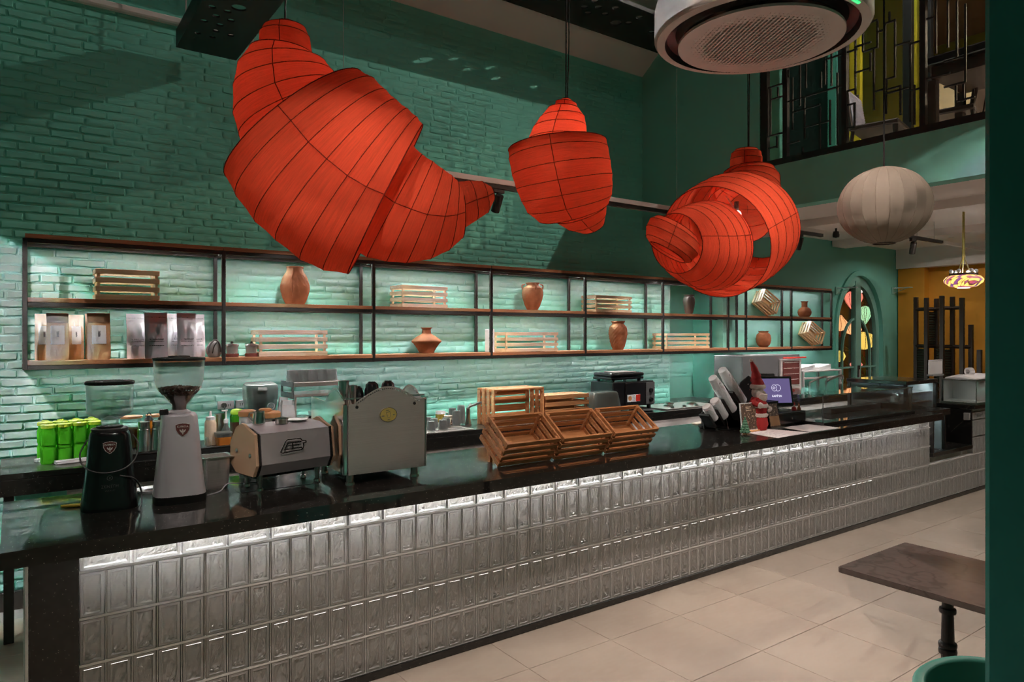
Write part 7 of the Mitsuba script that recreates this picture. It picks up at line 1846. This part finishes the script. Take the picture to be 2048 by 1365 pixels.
# second rail under the mezzanine
rail2 = thing('track_rail', 'short track light rail with a pipe under the mezzanine, right of the globe lantern', 'light rail')
q0, q1 = at(1826, 478, z=2.9), at(1880, 486, z=2.9)
ya = q0[1]
put(rail2 + '__profile', cbox(q0[0] - 0.3, q1[0] + 0.1, ya - 0.018, ya + 0.018, 2.9, 2.935), 'mat_black_metal'); put(rail2 + '__cover', cbox(q1[0] + 0.101, 11.4, ya - 0.02, ya + 0.02, 2.9, 2.935), 'mat_white')
for x in (q0[0] + 0.1, q1[0] - 0.1, 10.6):
    put(rail2 + '__wire', tube([(x, ya, 2.9355), (x, ya, 3.149)], 0.004, 6), 'mat_alu')
q = track_head('track_spotlight', (q0[0], ya, 2.9), (q0[0] + 1.0, ya + 0.9, 0.5), 'black track spotlight under the mezzanine right of the globe lantern', group='track spotlights')
spot('spot_case', q, (q0[0] - 0.4, 4.7, 0.8), 20, 38, NEUT)
bl_ = thing('wall_camera', 'small black round sensor on the mezzanine ceiling beside the rail', 'sensor')
p = at(1672, 474, z=3.0); put(bl_ + '__body', mv(lathe([(0.0, 0.0), (0.035, 0.01), (0.04, 0.04), (0.03, 0.08), (0.0, 0.08)], 18), (p[0], p[1], 2.985)), 'mat_black', smooth=40); put(bl_ + '__stem', tube([(p[0], p[1], 3.0655), (p[0], p[1], 3.149)], 0.012, 8), 'mat_black')
# lamps of the zone under the mezzanine
for i, (x, y) in enumerate(((8.6, 2.2), (10.6, 4.3), (7.0, 1.2))):
    t = thing('downlight', 'small round recessed downlight in the ceiling under the mezzanine', 'downlight', 'downlights under the mezzanine')
    put(t + '__ring', mv(lathe([(0.045, -0.004), (0.06, -0.004), (0.06, 0.0), (0.045, 0.0)], 24, closed=True), (x, y, 3.1495)), 'mat_alu')
    put(t + '__lens', mv(lathe([(0.045, 0.0), (0.0, 0.0)], 24), (x, y, 3.1465)), 'mat_lightbody')
    spot(f'spot_under_{i}', (x, y, 3.13), (x, y, 0), 2.2 if x > 10 else 5, 80, NEUT, beam=60)

# ------------------------------------------------------------------ mezzanine: lattice railing and what stands behind
rl = thing('lattice_railing', 'black lattice railing of uneven rectangles along the mezzanine edge', 'railing')
RXX = xM + 0.03
ZB, ZT = 3.39, 4.75


def ry_(u):
    return at(u, 300, x=RXX)[1]


def rz_(u, v):
    return at(u, v, x=RXX)[2]


put(rl + '__bottom_rail', cbox(RXX - 0.025, RXX + 0.025, -3.5, MYL - 0.002, ZB + 0.0005, ZB + 0.06), 'mat_black_metal'); put(rl + '__top_rail', cbox(RXX - 0.025, RXX + 0.025, -3.5, MYL - 0.002, ZT, ZT + 0.06), 'mat_black_metal')
put(rl + '__post', cbox(RXX - 0.025, RXX + 0.025, MYL - 0.075, MYL - 0.003, ZB + 0.0605, ZT - 0.0005), 'mat_black_metal')
for u in (1572, 1847, 1690):
    y = ry_(u); put(rl + '__post', cbox(RXX - 0.022, RXX + 0.022, y - 0.022, y + 0.022, ZB + 0.0605, ZT - 0.0005), 'mat_black_metal')
BW_ = 0.008


def vbar(u, va, vb):
    y = ry_(u); z0, z1 = sorted((rz_(u, va), rz_(u, vb))); z0, z1 = max(z0, ZB + 0.0605), min(z1, ZT - 0.0005)
    put(rl + '__upright', cbox(RXX - BW_, RXX + BW_, y - BW_ * 0.8, y + BW_ * 0.8, z0, z1), 'mat_black_metal')


def hbar(ua, ub, v):
    ya, yb = sorted((ry_(ua), ry_(ub))); z = rz_(ua, v)
    put(rl + '__crosspiece', cbox(RXX - BW_ * 0.9, RXX + BW_ * 0.9, ya, yb, z - BW_ * 0.8, z + BW_ * 0.8), 'mat_black_metal')


# pixels of the photograph: upright (u, v of both ends), crosspiece (u of both ends, v at the first)
for a in ((1566, 142, 170), (1541, 178, 270), (1556, 175, 193), (1554, 273, 296), (1567, 263, 289), (1577, 140, 155), (1600, 130, 212), (1585, 155, 260), (1609, 192, 277), (1612, 128, 176), (1605, 295, 335), (1640, 213, 300), (1650, 115, 170), (1642, 144, 176), (1663, 100, 172), (1660, 200, 290),
          (1675, 146, 290), (1711, 72, 190), (1709, 208, 256), (1726, 54, 104), (1755, 42, 96), (1741, 106, 142), (1748, 97, 220), (1770, 48, 160), (1790, 38, 155), (1779, 24, 42), (1773, 160, 176), (1772, 182, 228), (1801, 170, 230), (1821, 85, 245), (1843, 20, 150), (1872, 0, 107), (1896, 0, 95), (1914, 0, 118), (1931, 8, 165), (1927, 168, 202), (1912, 172, 203), (1829, 170, 250)):
    vbar(*a)
for a in ((1526, 1566, 180), (1541, 1572, 200), (1526, 1572, 276), (1526, 1555, 300), (1567, 1600, 290), (1572, 1690, 205), (1585, 1640, 225), (1609, 1660, 255), (1605, 1660, 335), (1650, 1715, 120), (1690, 1711, 184), (1690, 1711, 212), (1693, 1710, 257), (1726, 1755, 50), (1726, 1755, 104), (1709, 1742, 95), (1709, 1741, 146), (1755, 1770, 64), (1768, 1790, 48), (1768, 1790, 160), (1748, 1773, 184), (1772, 1801, 180), (1770, 1822, 188), (1820, 1846, 182), (1822, 1848, 88), (1790, 1822, 92), (1843, 1872, 42), (1888, 1932, 124), (1888, 1930, 175), (1912, 1950, 203), (1846, 1900, 160)):
    hbar(*a)
put(rl + '__crosspiece', cbox(RXX - 0.02, RXX + 0.02, ry_(1965) - 0.5, ry_(1731), rz_(1731, 36) - 0.05, rz_(1731, 36)), 'mat_black_metal') if False else None
# walls and screens seen through the lattice
MXB = 10.0


def panel(name, u0, u1, v0, v1, x, m, label, struct_=False, thick=0.06, zfix=None):
    ya, yb = at(u0, 200, x=x)[1], at(u1, 200, x=x)[1]
    z0, z1 = (at((u0 + u1) / 2, v1, x=x)[2], at((u0 + u1) / 2, v0, x=x)[2]) if zfix is None else zfix
    mesh = cbox(x, x + thick, min(ya, yb), max(ya, yb), z0, z1, 0.003)
    return struct(name, mesh, m, label)


MFZ = 3.3605
FULL = (MFZ, 6.55)
panel('wall_mezzanine_olive', 1700, 1812, 0, 0, 8.2, 'mat_olive', 'olive wall panel behind the lattice railing', zfix=FULL)
panel('wall_mezzanine_dark', 1575, 1693, 0, 0, 7.3, 'mat_black', 'dark partition behind the lattice railing', zfix=FULL)
panel('wall_mezzanine_yellow', 1690, 1720, 0, 0, 7.6, 'mat_yellow', 'yellow wall strip behind the lattice railing', zfix=FULL)
panel('wall_mezzanine_green', 1655, 1672, 0, 0, 7.26, 'mat_tealchair', 'dark green strip of wall behind the lattice railing', zfix=FULL)
panel('wall_mezzanine_yellow', 1822, 1846, 0, 0, 7.7, 'mat_yellow', 'second yellow wall strip right of the olive panel', zfix=FULL)
panel('wall_mezzanine_post', 1805, 1823, 0, 0, 7.6, 'mat_black', 'black post between the olive and yellow walls', zfix=FULL)
panel('wall_mezzanine_post', 1846, 1862, 0, 0, 7.6, 'mat_black', 'black post right of the second yellow strip', zfix=FULL)
panel('wall_mezzanine_cream', 1855, 1990, 0, 0, 8.7, 'mat_cream', 'lit cream wall at the right of the mezzanine', zfix=(MFZ, 4.89))
struct('ceiling_mezzanine', cbox(6.4, 12.4, -3.0, 1.75, 4.9, 5.0), 'mat_brown', 'brown ceiling over the right part of the mezzanine')
struct('trim_6', cat(cbox(6.9, 7.2, -3.0, 1.75, 4.76, 4.8995), cbox(8.1, 8.4, -3.0, 1.75, 4.76, 4.8995)), 'mat_cream', 'cream ceiling beams of the mezzanine')


def dining_chair(x, y, rz, label, back_m):
    t = thing('dining_chair', label, 'chair', 'chairs on the mezzanine'); M = trimesh.transformations.translation_matrix((x, y, MFZ)) @ rot(rz, (0, 0, 1)); W = lambda m: mv(m, M=M)
    put(t + '__seat', W(cbox(-0.23, 0.23, -0.22, 0.22, 0.42, 0.47, 0.012)), 'mat_darkwood')
    for sx in (-1, 1):
        put(t + '__leg', W(tube([(sx * 0.19, -0.18, 0.42), (sx * 0.21, -0.21, 0.0)], [0.024, 0.014], 8)), 'mat_darkwood', smooth=60); put(t + '__leg', W(tube(smooth_path([(sx * 0.19, 0.19, 0.44), (sx * 0.2, 0.22, 0.25), (sx * 0.21, 0.28, 0.0)], 8), 0.019, 8)), 'mat_darkwood', smooth=60)
        put(t + '__back_post', W(tube([(sx * 0.20, 0.20, 0.44), (sx * 0.21, 0.27, 0.90)], 0.016, 8)), 'mat_darkwood', smooth=60)
    k = put(t + '__backrest', W(mv(cbox(-0.20, 0.20, -0.012, 0.012, 0.50, 0.90, 0.008), M=trimesh.transformations.translation_matrix((0, 0.10, -0.05)) @ rot(-9, (1, 0, 0)))), back_m, label='woven backrest')
    if back_m == 'mat_rattan':
        for j in range(14):
            put(k + '__strand', W(mv(tube([(-0.19, -0.014, 0.52 + 0.027 * j), (0.19, -0.014, 0.52 + 0.027 * j)], 0.007, 5), M=trimesh.transformations.translation_matrix((0, 0.10, -0.05)) @ rot(-9, (1, 0, 0)))), 'mat_rattan')


q = at(1755, 255, z=MFZ + 0.0); 
cxx = 6.9
yy = at(1760, 200, x=cxx)[1]
dining_chair(cxx, yy, 12, 'wooden chair with a pale woven back standing behind the lattice railing', 'mat_rattan')
dining_chair(7.02, yy - 0.60, 190, 'dark wooden chair behind the lattice railing, turned to the woven one', 'mat_darkwood')
t = thing('dining_table', 'dark table with thick legs behind the right part of the lattice railing', 'table')
ty = at(1905, 150, x=6.6)[1]
put(t + '__top', cbox(6.25, 7.0, ty - 0.62, ty + 0.12, MFZ + 0.70, MFZ + 0.77, 0.008), 'mat_black_gloss')
put(t + '__apron', cbox(6.32, 6.93, ty - 0.54, ty + 0.05, MFZ + 0.60, MFZ + 0.6995), 'mat_darkwood')
for x in (6.33, 6.86):
    for y in (ty - 0.58, ty + 0.02):
        put(t + '__leg', cbox(x, x + 0.07, y, y + 0.07, MFZ, MFZ + 0.5995, 0.006), 'mat_darkwood')
t = thing('wall_lamp', 'mezzanine pendant lamp glowing over the dark table', 'pendant lamp')
p = np.array([7.6, 0.2, 4.5]); m = trimesh.creation.icosphere(2, 0.11); put(t + '__globe', mv(m, p), 'mat_lightbody', smooth=True, emit=light(22, (1.0, 0.82, 0.55))); put(t + '__cord', tube([p + [0, 0, 0.11], [p[0], p[1], 4.899]], 0.005, 6), 'mat_black')
t = thing('wall_lamp', 'cool white tube lamp high on the mezzanine behind the lattice', 'lamp')
p = np.array([6.6, 3.3, 5.9]); put(t + '__tube', tube([p - [0, 0.5, 0], p + [0, 0.5, 0]], 0.02, 8), 'mat_lightbody', smooth=60, emit=light(14, (0.75, 0.8, 1.0))); put(t + '__mount', cbox(6.58, 6.62, 3.28, 3.32, 5.9205, 6.599), 'mat_black')

# unseen downlights added under the roof to lift the soft light in the hall
for i, (x, y) in enumerate(((1.2, 1.4), (-0.8, 0.6))):
    t = thing('downlight', 'small round downlight in the dark upper ceiling', 'downlight', 'downlights in the upper ceiling')
    put(t + '__ring', mv(lathe([(0.06, -0.004), (0.08, -0.004), (0.08, 0.0), (0.06, 0.0)], 24, closed=True), (x, y, 6.5995)), 'mat_alu')
    put(t + '__lens', mv(lathe([(0.06, 0.0), (0.0, 0.0)], 24), (x, y, 6.5965)), 'mat_lightbody')
    spot(f'spot_roof_{i}', (x, y, 6.58), (x, y, 0), 1.6, 80, NEUT, beam=70)

# unseen downlights added to brighten what stands behind the lattice
for i, (x, y, z, pw, col) in enumerate(((6.9, 2.6, 6.58, 22, (1.0, 0.93, 0.8)), (7.6, 0.9, 4.88, 16, (1.0, 0.82, 0.58)))):
    t = thing('downlight', 'small round downlight over the mezzanine', 'downlight', 'downlights over the mezzanine')
    put(t + '__ring', mv(lathe([(0.06, -0.004), (0.08, -0.004), (0.08, 0.0), (0.06, 0.0)], 24, closed=True), (x, y, z + 0.019)), 'mat_alu')
    put(t + '__lens', mv(lathe([(0.06, 0.0), (0.0, 0.0)], 24), (x, y, z + 0.0165)), 'mat_lightbody')
    spot(f'spot_mezzanine_{i}', (x, y, z), (x, y, 0), pw, 82, col, beam=75)
